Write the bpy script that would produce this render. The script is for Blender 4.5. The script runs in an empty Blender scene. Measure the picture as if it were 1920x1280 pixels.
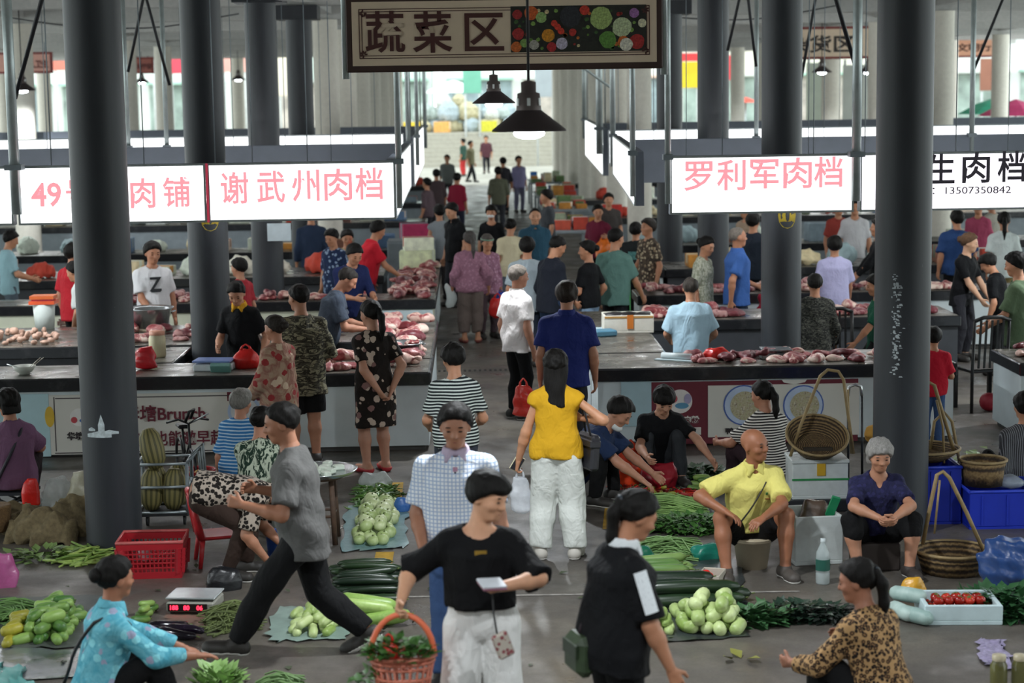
import bpy, bmesh, math, random
import numpy as np
from mathutils import Vector, Matrix, Euler

# ---------------------------------------------------------------- camera, world, exposure
SC = bpy.context.scene
COL = SC.collection
F_PX, CAM_H = 3500.0, 3.45
YAW, PITCH, ROLL = math.radians(1.13), math.radians(7.54), math.radians(0.85)
cam_d = bpy.data.cameras.new('camera')
cam_d.sensor_width = 36.0
cam_d.lens = F_PX / 1920 * 36
cam_d.clip_end = 400
cam_d.dof.use_dof = True
cam_d.dof.focus_distance = 15.5
cam_d.dof.aperture_fstop = 2.2
cam = bpy.data.objects.new('camera', cam_d)
COL.objects.link(cam)
CAM_R = (Matrix.Rotation(-YAW, 3, 'Z') @ Matrix.Rotation(math.pi / 2 - PITCH, 3, 'X') @ Matrix.Rotation(-ROLL, 3, 'Z'))
cam.matrix_world = Matrix.Translation((0, 0, CAM_H)) @ CAM_R.to_4x4()
SC.camera = cam

world = bpy.data.worlds.new('overcast_sky'); SC.world = world
world.use_nodes = True
wn = world.node_tree.nodes; wl = world.node_tree.links
wn['Background'].inputs[0].default_value = (0.90, 1.0, 0.99, 1)
wn['Background'].inputs[1].default_value = 2.1
SC.view_settings.view_transform = 'Standard'
SC.view_settings.look = 'None'
SC.view_settings.exposure = 0.5
SC.view_settings.gamma = 1.0
SC.view_settings.use_curve_mapping = False

def ray(px, py):
    return (CAM_R @ Vector(((px - 960) / F_PX, (640 - py) / F_PX, -1)))
def on_z(px, py, z=0.0):            # world point seen at a pixel on a level plane
    d = ray(px, py); t = (z - CAM_H) / d.z
    return Vector((d.x * t, d.y * t, z))
def at_y(px, py, Y):                # world point seen at a pixel at a distance along the aisle
    d = ray(px, py); t = Y / d.y
    return Vector((d.x * t, Y, CAM_H + d.z * t))

# ---------------------------------------------------------------- helpers
def hexc(h):
    h = h.lstrip('#'); c = [int(h[i:i + 2], 16) / 255 for i in (0, 2, 4)]
    return tuple(((v / 12.92) if v <= 0.04045 else ((v + 0.055) / 1.055) ** 2.4) for v in c) + (1.0,)
MATS = {}
class NT:
    def __init__(s, name):
        s.m = bpy.data.materials.new(name); s.m.use_nodes = True
        s.t = s.m.node_tree; s.b = s.t.nodes['Principled BSDF']
    def n(s, kind, **kw):
        nd = s.t.nodes.new(kind)
        for k, v in kw.items():
            if k.startswith('i_'):
                k = k[2:].replace('_', ' ')
                nd.inputs[int(k) if k.isdigit() else k].default_value = v
            else: setattr(nd, k, v)
        return nd
    def l(s, a, b): s.t.links.new(a, b)
    def obj(s):
        if not hasattr(s, '_o'): s._o = s.n('ShaderNodeTexCoord').outputs['Object']
        return s._o
    def mapped(s, scale=(1, 1, 1), rot=(0, 0, 0)):
        mp = s.n('ShaderNodeMapping'); mp.inputs['Scale'].default_value = scale; mp.inputs['Rotation'].default_value = rot
        s.l(s.obj(), mp.inputs['Vector']); return mp.outputs[0]
    def noise(s, scale, detail=4, rough=.55, vec=None, dist=0):
        nd = s.n('ShaderNodeTexNoise'); nd.inputs['Scale'].default_value = scale
        nd.inputs['Detail'].default_value = detail; nd.inputs['Roughness'].default_value = rough
        nd.inputs['Distortion'].default_value = dist
        s.l(vec if vec is not None else s.obj(), nd.inputs['Vector']); return nd.outputs['Fac']
    def voro(s, scale, vec=None, feature='F1', out='Distance', rnd=1.0):
        nd = s.n('ShaderNodeTexVoronoi', feature=feature); nd.inputs['Scale'].default_value = scale
        nd.inputs['Randomness'].default_value = rnd
        s.l(vec if vec is not None else s.obj(), nd.inputs['Vector']); return nd.outputs[out]
    def ramp(s, fac, stops, const=False):
        r = s.n('ShaderNodeValToRGB'); cr = r.color_ramp
        if const: cr.interpolation = 'CONSTANT'
        while len(cr.elements) < len(stops): cr.elements.new(0.5)
        for e, (p, c) in zip(cr.elements, stops):
            e.position = p; e.color = hexc(c) if isinstance(c, str) else c
        s.l(fac, r.inputs[0]); return r.outputs[0]
    def mix(s, fac, a, b, mode='MIX'):
        m = s.n('ShaderNodeMix', data_type='RGBA', blend_type=mode)
        for v, i in ((fac, 0), (a, 6), (b, 7)):
            if hasattr(v, 'links'): s.l(v, m.inputs[i])
            else: m.inputs[i].default_value = hexc(v) if isinstance(v, str) else v
        return m.outputs[2]
    def math(s, op, a, b=0.0):
        m = s.n('ShaderNodeMath', operation=op)
        for v, i in ((a, 0), (b, 1)):
            if hasattr(v, 'links'): s.l(v, m.inputs[i])
            else: m.inputs[i].default_value = v
        return m.outputs[0]
    def bump(s, h, strength=.3, dist=.01):
        b = s.n('ShaderNodeBump'); b.inputs['Strength'].default_value = strength; b.inputs['Distance'].default_value = dist
        s.l(h, b.inputs['Height']); s.l(b.outputs[0], s.b.inputs['Normal'])
    def col(s, c):
        if hasattr(c, 'links'): s.l(c, s.b.inputs['Base Color'])
        else: s.b.inputs['Base Color'].default_value = hexc(c) if isinstance(c, str) else c
    def rough(s, v):
        if hasattr(v, 'links'): s.l(v, s.b.inputs['Roughness'])
        else: s.b.inputs['Roughness'].default_value = v

def M(color, rough=.6, metal=0.0, var=.12, nscale=6.0, bump=0.0, spec=None, emit=0.0, alpha=1.0, trans=0.0):
    """plain coloured surface with slight procedural unevenness"""
    key = (color, rough, metal, var, nscale, bump, spec, emit, alpha, trans)
    if key in MATS: return MATS[key]
    t = NT('surface_' + str(color).strip('#'))
    c = hexc(color)
    if var > 0:
        f = t.noise(nscale, 5)
        lo = tuple(max(0, v * (1 - var)) for v in c[:3]) + (1,); hi = tuple(min(1, v * (1 + var)) for v in c[:3]) + (1,)
        t.col(t.ramp(f, [(.3, lo), (.7, hi)]))
    else: t.col(c)
    t.rough(rough); t.b.inputs['Metallic'].default_value = metal
    if spec is not None: t.b.inputs['Specular IOR Level'].default_value = spec
    if bump > 0: t.bump(t.noise(nscale * 3, 5), bump, .01)
    if emit > 0:
        t.b.inputs['Emission Color'].default_value = c; t.b.inputs['Emission Strength'].default_value = emit
    if alpha < 1: t.b.inputs['Alpha'].default_value = alpha
    if trans > 0: t.b.inputs['Transmission Weight'].default_value = trans
    MATS[key] = t.m
    return t.m

def link(name, me, parent=None, loc=(0, 0, 0), rot=(0, 0, 0), scale=None):
    o = bpy.data.objects.new(name, me); COL.objects.link(o)
    o.location = loc; o.rotation_euler = rot
    if scale is not None: o.scale = scale
    if parent is not None: o.parent = parent
    return o
def tag(o, label=None, cat=None, group=None, kind=None):
    if label: o['label'] = label
    if cat: o['category'] = cat
    if group: o['group'] = group
    if kind: o['kind'] = kind
    return o
def thing(name, label, cat, loc=(0, 0, 0), rotz=0.0, group=None):
    o = link(name, None, loc=loc, rot=(0, 0, rotz)); o.empty_display_size = .1
    return tag(o, label, cat, group)

class MB:
    """collects shapes; build() links them as one mesh object"""
    def __init__(s): s.v = []; s.f = []; s.mi = []; s.sm = []; s.m = 0
    def add(s, vs, fs, smooth=False):
        b = len(s.v); s.v += [tuple(v) for v in vs]
        for f in fs: s.f.append([i + b for i in f]); s.mi.append(s.m); s.sm.append(smooth)
        return s
    def box(s, c, size, rot=None, bev=0.0):
        x, y, z = (v / 2 for v in size); c = Vector(c)
        if bev > 0:
            b = min(bev, x * .9, y * .9, z * .9); vs = []
            bmx = bmesh.new(); bmesh.ops.create_cube(bmx, size=1.0)
            for v in bmx.verts: v.co = Vector((v.co.x * 2 * x, v.co.y * 2 * y, v.co.z * 2 * z))
            bmesh.ops.bevel(bmx, geom=bmx.edges[:], offset=b, segments=1, affect='EDGES')
            bmx.verts.index_update()
            vs = [v.co.copy() for v in bmx.verts]; fs = [[v.index for v in f.verts] for f in bmx.faces]; bmx.free()
        else:
            vs = [Vector((i, j, k)) for i in (-x, x) for j in (-y, y) for k in (-z, z)]
            fs = [(0, 1, 3, 2), (4, 6, 7, 5), (0, 4, 5, 1), (2, 3, 7, 6), (0, 2, 6, 4), (1, 5, 7, 3)]
        if rot is not None:
            R = rot if isinstance(rot, Matrix) else Euler(rot).to_matrix()
            vs = [R @ v for v in vs]
        return s.add([v + c for v in vs], fs)
    def bx(s, x0, x1, y0, y1, z0, z1, bev=0.0):
        return s.box(((x0 + x1) / 2, (y0 + y1) / 2, (z0 + z1) / 2), (x1 - x0, y1 - y0, z1 - z0), None, bev)
    def tube(s, pts, r, n=8, caps=True, smooth=True):
        pts = [Vector(p) for p in pts]; rs = r if isinstance(r, (list, tuple)) else [r] * len(pts)
        vs = []; up = None
        for i, p in enumerate(pts):
            d = (pts[min(i + 1, len(pts) - 1)] - pts[max(i - 1, 0)]).normalized()
            if up is None:
                a = Vector((0, 0, 1)) if abs(d.z) < .9 else Vector((1, 0, 0)); up = (a - d * a.dot(d)).normalized()
            else:
                up = (up - d * up.dot(d)); up = up.normalized() if up.length > 1e-6 else Vector((1, 0, 0))
            w = d.cross(up)
            for k in range(n):
                a = 2 * math.pi * k / n; vs.append(p + (up * math.cos(a) + w * math.sin(a)) * rs[i])
        fs = []
        for i in range(len(pts) - 1):
            for k in range(n):
                a = i * n + k; b = i * n + (k + 1) % n; fs.append((a, b, b + n, a + n))
        s.add(vs, fs, smooth)
        if caps:
            b = len(s.v) - len(vs)
            s.f.append([b + k for k in range(n)][::-1]); s.mi.append(s.m); s.sm.append(False)
            s.f.append([b + (len(pts) - 1) * n + k for k in range(n)]); s.mi.append(s.m); s.sm.append(False)
        return s
    def lathe(s, prof, c=(0, 0, 0), n=20, smooth=True, sx=1.0, sy=1.0):
        vs = []; fs = []; c = Vector(c)
        for r, z in prof:
            for k in range(n):
                a = 2 * math.pi * k / n; vs.append(c + Vector((r * math.cos(a) * sx, r * math.sin(a) * sy, z)))
        for i in range(len(prof) - 1):
            for k in range(n):
                a = i * n + k; b = i * n + (k + 1) % n; fs.append((a, b, b + n, a + n))
        return s.add(vs, fs, smooth)
    def ell(s, c, r, n=12, m=8, rot=None, jit=0.0, rnd=None):
        R = (rot if isinstance(rot, Matrix) else Euler(rot).to_matrix()) if rot is not None else Matrix.Identity(3)
        c = Vector(c); r = Vector((r, r, r)) if not hasattr(r, '__len__') else Vector(r)
        def P(t, a):
            k = 1.0 + (rnd.uniform(-jit, jit) if jit else 0)
            return c + R @ Vector((r.x * math.sin(t) * math.cos(a) * k, r.y * math.sin(t) * math.sin(a) * k, r.z * math.cos(t) * k))
        vs = [P(0, 0)] + [P(math.pi * i / m, 2 * math.pi * k / n) for i in range(1, m) for k in range(n)] + [P(math.pi, 0)]
        fs = [(0, 1 + k, 1 + (k + 1) % n) for k in range(n)]
        for i in range(m - 2):
            for k in range(n):
                a = 1 + i * n + k; b = 1 + i * n + (k + 1) % n; fs.append((a, a + n, b + n, b))
        e = len(vs) - 1; o = 1 + (m - 2) * n
        fs += [(e, o + (k + 1) % n, o + k) for k in range(n)]
        return s.add(vs, fs, True)
    def prism(s, poly, d0, d1, frame=None):
        """flat outline (u,v) pushed from d0 to d1; frame maps (u,d,v)"""
        n = len(poly); fr = frame or (lambda u, d, v: (u, d, v))
        vs = [fr(u, d0, v) for u, v in poly] + [fr(u, d1, v) for u, v in poly]
        fs = [list(range(n)), list(range(2 * n - 1, n - 1, -1))]
        fs += [(i, i + n, (i + 1) % n + n, (i + 1) % n) for i in range(n)]
        return s.add(vs, fs)
    def mesh(s, name, mats):
        me = bpy.data.meshes.new(name); me.from_pydata(s.v, [], s.f)
        for m in (mats if isinstance(mats, (list, tuple)) else [mats]): me.materials.append(m)
        me.polygons.foreach_set('material_index', s.mi); me.polygons.foreach_set('use_smooth', s.sm)
        me.update(); return me
    def build(s, name, mats, parent=None, loc=(0, 0, 0), rot=(0, 0, 0)):
        o = link(name, s.mesh(name, mats), parent, loc, rot)
        bmx = bmesh.new(); bmx.from_mesh(o.data); bmesh.ops.recalc_face_normals(bmx, faces=bmx.faces); bmx.to_mesh(o.data); bmx.free()
        return o
def structure(name, mb, mats, label=None):
    o = mb.build(name, mats); o['kind'] = 'structure'
    if label: o['label'] = label
    return o
def lettering(text, size, mat, parent, loc, rot=(math.pi / 2, 0, 0), name='lettering', weight=0.0, width=None, spacing=1.0, depth=.004):
    cu = bpy.data.curves.new(name, 'FONT'); cu.body = text; cu.size = size; cu.align_x = 'CENTER'; cu.align_y = 'CENTER'
    cu.offset = weight; cu.extrude = depth; cu.space_character = spacing; cu.resolution_u = 3
    tmp = bpy.data.objects.new(name, cu); COL.objects.link(tmp)
    dg = bpy.context.evaluated_depsgraph_get(); dg.update()
    me = bpy.data.meshes.new_from_object(tmp.evaluated_get(dg))
    bpy.data.objects.remove(tmp); bpy.data.curves.remove(cu)
    if me.vertices:
        cy = (max(v.co.y for v in me.vertices) + min(v.co.y for v in me.vertices)) / 2; cx = (max(v.co.x for v in me.vertices) + min(v.co.x for v in me.vertices)) / 2
        for v in me.vertices: v.co.y -= cy; v.co.x -= cx
    me.name = name; me.materials.clear(); me.materials.append(mat)
    o = link(name, me, parent, loc, rot)
    if width and me.vertices:
        xs = [v.co.x for v in me.vertices]; o.scale.x = width / max(.001, max(xs) - min(xs))
    return o
RND = random.Random(7)
# ================================================================ materials of the hall
def mat_floor():
    t = NT('worn_concrete')
    a = t.noise(.9, 8, .6); b = t.noise(7, 8, .65); c = t.noise(60, 3)
    base = t.ramp(a, [(.28, '#3d3a38'), (.5, '#57524c'), (.72, '#70695e')])
    base = t.mix(t.ramp(b, [(.45, '#000000'), (.75, '#5a5a5a')]), base, '#3a3735')
    base = t.mix(t.ramp(t.noise(2.3, 6, .7), [(.56, '#000000'), (.66, '#6a6a6a')]), base, '#827b70')
    base = t.mix(.16, base, t.ramp(c, [(.35, '#222222'), (.65, '#dddddd')]), 'OVERLAY')
    t.col(base)
    t.rough(t.ramp(t.noise(1.6, 6, .6), [(.35, '#8a8a8a'), (.6, '#cfcfcf')]))
    t.bump(t.noise(25, 6, .7), .1, .006)
    return t.m
def mat_column():
    t = NT('charcoal_column_paint')
    v = t.mapped((1, 1, .15)); a = t.noise(5, 6, .6, v); b = t.noise(34, 4)
    c = t.ramp(a, [(.3, '#202328'), (.7, '#2f3339')])
    c = t.mix(t.ramp(b, [(.72, '#000000'), (.76, '#7a7a7a')]), c, '#8c9298')
    t.col(c); t.rough(.5); t.bump(t.noise(40, 4), .08, .005)
    return t.m
def mat_concrete(c1='#8f8a83', c2='#aaa59c', name='bare_concrete'):
    t = NT(name)
    t.col(t.mix(.5, t.ramp(t.noise(1.2, 6, .6), [(.3, c1), (.7, c2)]), t.ramp(t.noise(14, 6), [(.3, c1), (.7, c2)])))
    t.rough(.85); t.bump(t.noise(30, 5), .2, .01)
    return t.m
def mat_slab():
    t = NT('black_stone_worktop')
    c = t.mix(t.ramp(t.noise(6, 8, .7), [(.5, '#000000'), (.75, '#909090')]), '#26272a', '#5c5c5c')
    t.col(c); t.rough(t.ramp(t.noise(5, 6), [(.3, '#3c3c3c'), (.7, '#858585')])); t.bump(t.noise(40, 4), .1, .004)
    return t.m
def mat_worn():
    t = NT('worn_wet_stone')
    t.col(t.ramp(t.noise(4, 8, .7), [(.3, '#35342f'), (.55, '#5c5850'), (.75, '#7d776c')])); t.rough(t.ramp(t.noise(3, 5), [(.35, '#707070'), (.65, '#c0c0c0')])); t.bump(t.noise(30, 4), .15, .005)
    return t.m
WORN = mat_worn()
FLOOR = mat_floor(); COLUMN = mat_column(); CONC = mat_concrete(); SLAB = mat_slab()
PALE = mat_concrete('#cfcabf', '#e3dfd3', 'pale_column_concrete')
CEIL = mat_concrete('#a6a6a3', '#bebdb9', 'ceiling_concrete')
STEEL = M('#a9b0b2', .35, .8, .1, 20)
GREYMET = M('#7d868c', .5, .3)
DARK = M('#1c1d1f', .6)
PANELW = M('#c9d3d6', .5, 0, .08, 3)
LITE = M('#fbfdff', .5, 0, 0, emit=1.25)
PINKLET = M('#ef8f98', .5, 0, 0, emit=.8)
BACKGREY = M('#6d7480', .6, 0, .06)

# ================================================================ floor, ground, ceiling, beams
structure('floor', MB().bx(-19, 19, -3, 72, -.12, 0), FLOOR, 'worn grey concrete floor of the market hall')
structure('trim_1', MB().bx(-90, 90, 72, 190, -.2, -.06), M('#98958c', .9, 0, .15, .5, .2), 'pale street paving beyond the hall')
structure('wall_added', MB().bx(-19, 19, -3.3, -3, 0, 5.7), CEIL, 'added unseen wall cutting daylight from behind the viewer')  # added to close the open end, so less daylight reaches the fronts
structure('ceiling', MB().bx(-19, 19, -3, 71, 5.5, 5.7), CEIL, 'bare concrete ceiling slab')
mb = MB()
ROWS = [14.3 + 5.7 * k for k in range(-3, 11)]
for y in ROWS: mb.bx(-19, 19, y - .17, y + .17, 4.95, 5.5)
structure('trim_2', mb, CEIL, 'concrete cross beams under the ceiling')
mb = MB()
for x in (-14.8, -8.8, -2.84, 3.31, 9.3, 15.3): mb.bx(x - .15, x + .15, -3, 71, 5.05, 5.5)
structure('trim_3', mb, CEIL, 'concrete long beams under the ceiling')

def bent(o, R):       # wrap a flat upright mesh (x across, z up, y towards the column) round a column of radius R
    for v in o.data.vertices:
        a = v.co.x / R; r = R - v.co.y
        v.co = Vector((math.sin(a) * r, -math.cos(a) * r, v.co.z))
for X in (-14.8, -8.8, -2.84, 3.31, 9.3, 15.3):
    for k, y in enumerate(ROWS):
        if abs(X) > 4 and abs(X - .3) > y * .285: continue
        if y < 13: continue
        dark = y < 34
        mb = MB(); R = .215 if dark else .245
        mb.lathe([(R * 1.0, 0), (R, .02), (R, 4.93), (R * 1.02, 4.95)], n=36)
        if dark and y > 25: mb.bx(-.34, .34, -.34, .34, 4.72, 4.95)
        o = mb.build('column', COLUMN if dark else PALE, loc=(X, y, 0)); o['kind'] = 'structure'
        if k == 3 and X == -2.84:
            o['label'] = 'charcoal painted round column with a white paint smear'
            sm = MB(); smear = M('#b9c4c8', .8, 0, .3, 30)
            for (u, w, w2, zz, h) in ((-.01, .05, .11, .92, .16), (-.035, .2, .15, .90, .05), (.05, .14, .08, .925, .035), (-.09, .06, .05, .95, .03)):
                n = 8
                for i in range(n):
                    u0, u1 = u - w / 2 + w * i / n, u - w / 2 + w * (i + 1) / n
                    e0 = h * (1 - abs(2 * i / n - 1) * .5); e1 = h * (1 - abs(2 * (i + 1) / n - 1) * .5)
                    sm.add([(u0, -.003, zz), (u1, -.003, zz), (u1, -.003, zz + e1), (u0, -.003, zz + e0)], [(0, 1, 2, 3)])
            s = sm.build('paint_smear', smear, o); bent(s, R)
            s.rotation_euler.z = -.06
        if k == 3 and X == 3.31:
            o['label'] = 'charcoal painted round column with scraped white paint marks'
            sm = MB(); rr = random.Random(3)
            for i in range(110):
                zz = rr.uniform(1.25, 2.05); u = -.105 + rr.gauss(0, .018); w = rr.uniform(.006, .03); h = rr.uniform(.004, .018)
                sm.add([(u, -.002, zz), (u + w, -.002, zz), (u + w * .8, -.002, zz + h), (u + .1 * w, -.002, zz + h)], [(0, 1, 2, 3)])
            s = sm.build('scraped_paint', M('#aab2b6', .8, 0, .2), o); bent(s, R)
        if k == 4 and abs(X) < 4:
            lt = lettering('0', .34, M('#b09a2c', .6), o, (0, 0, 0), (0, 0, 0), 'painted_numeral', .02, .2)
            sxx = lt.scale.x; lt.scale.x = 1
            for v in lt.data.vertices: v.co = Vector((v.co.x * sxx + (.03 if X > 0 else .06), -.003, v.co.y + (2.13 if X > 0 else 2.2)))
            bent(lt, R)

# painted yellow floor marks and drain cover
mb = MB(); yel = M('#b08a1e', .8, 0, .35, 9)
fl = bpy.data.objects['floor']
for (px0, py0, px1, py1, w) in ((742, 905, 738, 935, 36), (722, 1035, 714, 1075, 36), (1150, 948, 1146, 992, 36), (735, 955, 730, 975, 30)):
    a = on_z(px0, py0); b = on_z(px1, py1)
    p = MB().add([(a.x - .07, a.y, .004), (a.x + .07, a.y, .004), (b.x + .07, b.y, .004), (b.x - .07, b.y, .004)], [(0, 1, 2, 3)])
    p.build('painted_mark', yel, fl)
a = on_z(812, 696); b = on_z(955, 692)
for i in range(15):
    MB().bx(a.x + (b.x - a.x) * i / 15, a.x + (b.x - a.x) * i / 15 + .03, a.y - .05, a.y + .07, .001, .006).build('drain_slot', DARK, fl)
a = on_z(640, 1122); b = on_z(1500, 1110)
MB().add([(a.x, a.y, .003), (b.x, b.y, .003), (b.x, b.y + .035, .003), (a.x, a.y + .035, .003)], [(0, 1, 2, 3)]).build('floor_seam', M('#8b8782', .8, 0, .4, 12), fl)

# ================================================================ meat counters
def counter(label, x0, x1, y0, y1, panel=PANELW, z=.78, slab_t=.13, kick=True, name='meat_counter'):
    t = thing(name, label, 'counter', ((x0 + x1) / 2, y0, 0))
    ox, oy = (x0 + x1) / 2, y0
    mb = MB(); mb.bx(x0 - ox + .03, x1 - ox - .03, .04, y1 - oy - .03, .05, z - slab_t)
    mb.build('base', panel, t)
    MB().bx(x0 - ox + .07, x1 - ox - .07, .09, y1 - oy - .07, 0, .05).build('plinth', M('#4b4a48', .8), t)
    MB().bx(x0 - ox, x1 - ox, 0, y1 - oy, z - slab_t, z - .004, .012).build('worktop', SLAB, t)
    MB().bx(x0 - ox + .03, x1 - ox - .03, .03, y1 - oy - .03, z - .006, z).build('worn_surface', WORN, t)
    return t
DKBASE = M('#3a3d42', .6, 0, .15); BRNBASE = M('#5a463c', .7)
YF = 18.0
c_left = counter('long black topped meat counter with the brunch banner on its front', -7.2, -.44, YF, YF + .95)
counter('meat counter running along the left edge of the aisle, piled with pork', -1.2, -.44, YF + .96, 22.2)
counter('dark meat counter behind the man in the white printed shirt', -7.2, -1.21, 20.35, 22.2, DKBASE)
counter('small brown side counter carrying the cream plastic jar', -3.82, -3.1, 19.05, 20.3, BRNBASE, z=.77)
c_right = counter('long black topped meat counter with the maroon noodle banner', 1.16, 4.72, YF, YF + 1.1)
counter('bare black counter along the right edge of the aisle', 1.16, 1.98, YF + 1.11, 22.9)
counter('dark meat counter behind the man in the pale blue smock', 1.99, 5.75, 21.8, 22.9, DKBASE)
counter('corner meat counter at the right edge beside the man in the olive shirt', 5.3, 9.0, 17.9, 18.95)
CREAM = M('#d8dcc6', .5, 0, .05); REDP = M('#9d2f3f', .6)
c2l = counter('second meat counter on the left with a cream front panel', -9.5, -.52, 24.55, 25.42, CREAM)
counter('second aisle side meat counter on the left', -1.2, -.52, 25.43, 29.6)
counter('second rear meat counter on the left', -9.5, -1.36, 28.0, 29.6, DKBASE)
counter('second meat counter on the right in front of the man in the floral shirt', 2.15, 7.6, 24.55, 25.42)
counter('second aisle side meat counter on the right', 2.15, 2.9, 28.2, 29.5)
counter('second rear meat counter on the right', 2.91, 8.5, 28.2, 29.5, DKBASE)
for i, y in enumerate((32.6, 40.0, 46.9, 55.6)):
    nth = ('third', 'fourth', 'fifth', 'sixth')[i]
    counter(nth + ' row trading table left of the aisle', -12, -.95 - .06 * i, y, y + 1.1, GREYMET)
    counter(nth + ' row trading table right of the aisle', 2.2 + .15 * i, 12, y, y + 1.1, GREYMET)
# red and white end panels seen behind the meat
p = MB().bx(-2.0, -1.45, 24.555, 24.58, .08, .64).build('red_panel', REDP); p.parent = c2l; p.location = (-c2l.location.x, -c2l.location.y, 0)
p = MB().bx(-1.43, -.56, 24.555, 24.58, .08, .64).build('white_panel', M('#d5e6ea', .5)); p.parent = c2l; p.location = (-c2l.location.x, -c2l.location.y, 0)
lettering('日常', .22, M('#6a4a44', .6), c2l, (at_y(105, 590, 24.55).x - c2l.location.x, .03, .5), weight=.004)

# banner on the left counter ---------------------------------------------------------
def on_front(t, name, px0, px1, py0, py1, mat, d=.012, y=YF):
    a = at_y(px0, (py0 + py1) / 2, y); b = at_y(px1, (py0 + py1) / 2, y)
    zt = at_y((px0 + px1) / 2, py0, y).z; zb = at_y((px0 + px1) / 2, py1, y).z
    return MB().bx(a.x - t.location.x, b.x - t.location.x, .04 - d, .04 - d + .01, zb, zt, .002).build(name, mat, t)
def text_on(t, s, px, py, hpx, mat, y=YF, d=.018, wpx=None, weight=0.0, name='lettering', sp=1.0):
    p = at_y(px, py, y); k = y / F_PX
    return lettering(s, hpx * k * 1.05, mat, t, (p.x - t.location.x, .04 - d, p.z), weight=weight * k, width=wpx * k if wpx else None, name=name, spacing=sp)
MAROON = M('#6b2130', .55, 0, .06); CREAMB = M('#d6d3cb', .55, 0, .05, 2); NEARBLK = M('#2b2426', .6)
on_front(c_left, 'blue_panel', -40, 92, 740, 858, M('#b4d3da', .55, 0, .05))
on_front(c_left, 'banner', 92, 505, 738, 850, CREAMB)
on_front(c_left, 'maroon_corner', 425, 505, 735, 752, MAROON, .014)
LINE = M('#4c4446', .6)
for (a0, a1, b0, b1) in ((102, 480, 743.5, 745.5), (102, 480, 846, 848), (101, 103, 745, 847)):
    on_front(c_left, 'border_line', a0, a1, b0, b1, LINE, .015)
def disc(t, name, px, py, rpx, mat, y=YF, d=.015, seg=28, ry=1.0):
    p = at_y(px, py, y); r = rpx * y / F_PX
    mb = MB().prism([(r * math.cos(2 * math.pi * i / seg), r * ry * math.sin(2 * math.pi * i / seg)) for i in range(seg)], 0, .006)
    return mb.build(name, mat, t, loc=(p.x - t.location.x, .04 - d, p.z))
disc(c_left, 'yellow_emblem', 92, 782, 9, M('#d9b23a', .5), ry=2.2)
disc(c_left, 'round_emblem', 147, 783, 17, M('#e6e4e0', .5)); disc(c_left, 'emblem_patch', 138, 788, 6, M('#c24a52', .5), d=.018); disc(c_left, 'emblem_patch', 156, 789, 8, M('#4f74b0', .5), d=.018, ry=.5)
text_on(c_left, '华塘', 140, 818, 15, NEARBLK, weight=.5)
text_on(c_left, '华塘Brunch', 307, 775, 31, MAROON, weight=.6, wpx=156)
text_on(c_left, '熬夜也能邀早起', 328, 822, 29, MAROON, weight=.45, wpx=186)
disc(c_left, 'plate_picture', 458, 772, 32, M('#b9cbe6', .4)); disc(c_left, 'plate_centre', 458, 772, 26, M('#d9dde0', .4), d=.019)
# banner on the right counter --------------------------------------------------------
on_front(c_right, 'maroon_banner', 1222, 1800 - 190, 714, 831, MAROON)
on_front(c_right, 'menu_board', 1328, 1612, 721, 818, CREAMB, .018)
on_front(c_right, 'pale_blue_panel', 1165, 1222, 716, 800, M('#a9c4cd', .5, 0, .05))
disc(c_right, 'round_emblem', 1276, 753, 23, M('#e2dcd8', .5), d=.018); disc(c_right, 'emblem_patch', 1263, 748, 8, M('#c05a62', .5), d=.021); disc(c_right, 'emblem_patch', 1279, 761, 13, M('#5f97b8', .5), d=.022, ry=.45); disc(c_right, 'emblem_patch', 1290, 748, 7, M('#a8a0c0', .5), d=.021, ry=1.4)
text_on(c_right, '华塘砍肉粉', 1275, 787, 13, M('#e8e2dc', .5), weight=.6, wpx=76, d=.02)
on_front(c_right, 'white_strip', 1262, 1315, 802, 816, M('#ded9d2', .5), .018)
text_on(c_right, '饮品', 1286, 809, 11, NEARBLK, d=.024, wpx=24)
def noodle():
    t = NT('printed_noodle_bowl'); v = t.noise(55, 5, .7)
    t.col(t.mix(t.ramp(t.noise(28, 3), [(.5, '#000000'), (.62, '#ffffff')]), t.ramp(v, [(.35, '#8a7a5c'), (.5, '#c3b89a'), (.62, '#8f9a62')]), t.ramp(v, [(.4, '#5d4a38'), (.6, '#d8d0bc')])))
    t.rough(.5); return t.m
NOOD = noodle()
for px in (1395, 1507):
    disc(c_right, 'plate_rim', px, 760, 39, M('#4d69b0', .4), d=.024); disc(c_right, 'plate_print', px, 760, 36.5, M('#bccbe4', .4), d=.027)
    disc(c_right, 'noodle_print', px + 2, 761, 28, NOOD, d=.030)
text_on(c_right, '鸭肉粉', 1385, 808, 12, NEARBLK, d=.024, wpx=50, weight=.4); text_on(c_right, '香肉猪肝粉', 1507, 808, 12, NEARBLK, d=.024, wpx=52, weight=.4)
p = at_y(1490, 716, YF); r = YF / F_PX
MB().prism([(-24 * r, 4 * r), (24 * r, 4 * r), (20 * r, -1 * r), (0, -5 * r), (-20 * r, -1 * r)], 0, .005).build('white_pointer', M('#dfdcd6', .5), c_right, loc=(p.x - c_right.location.x, .015, p.z))

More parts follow.
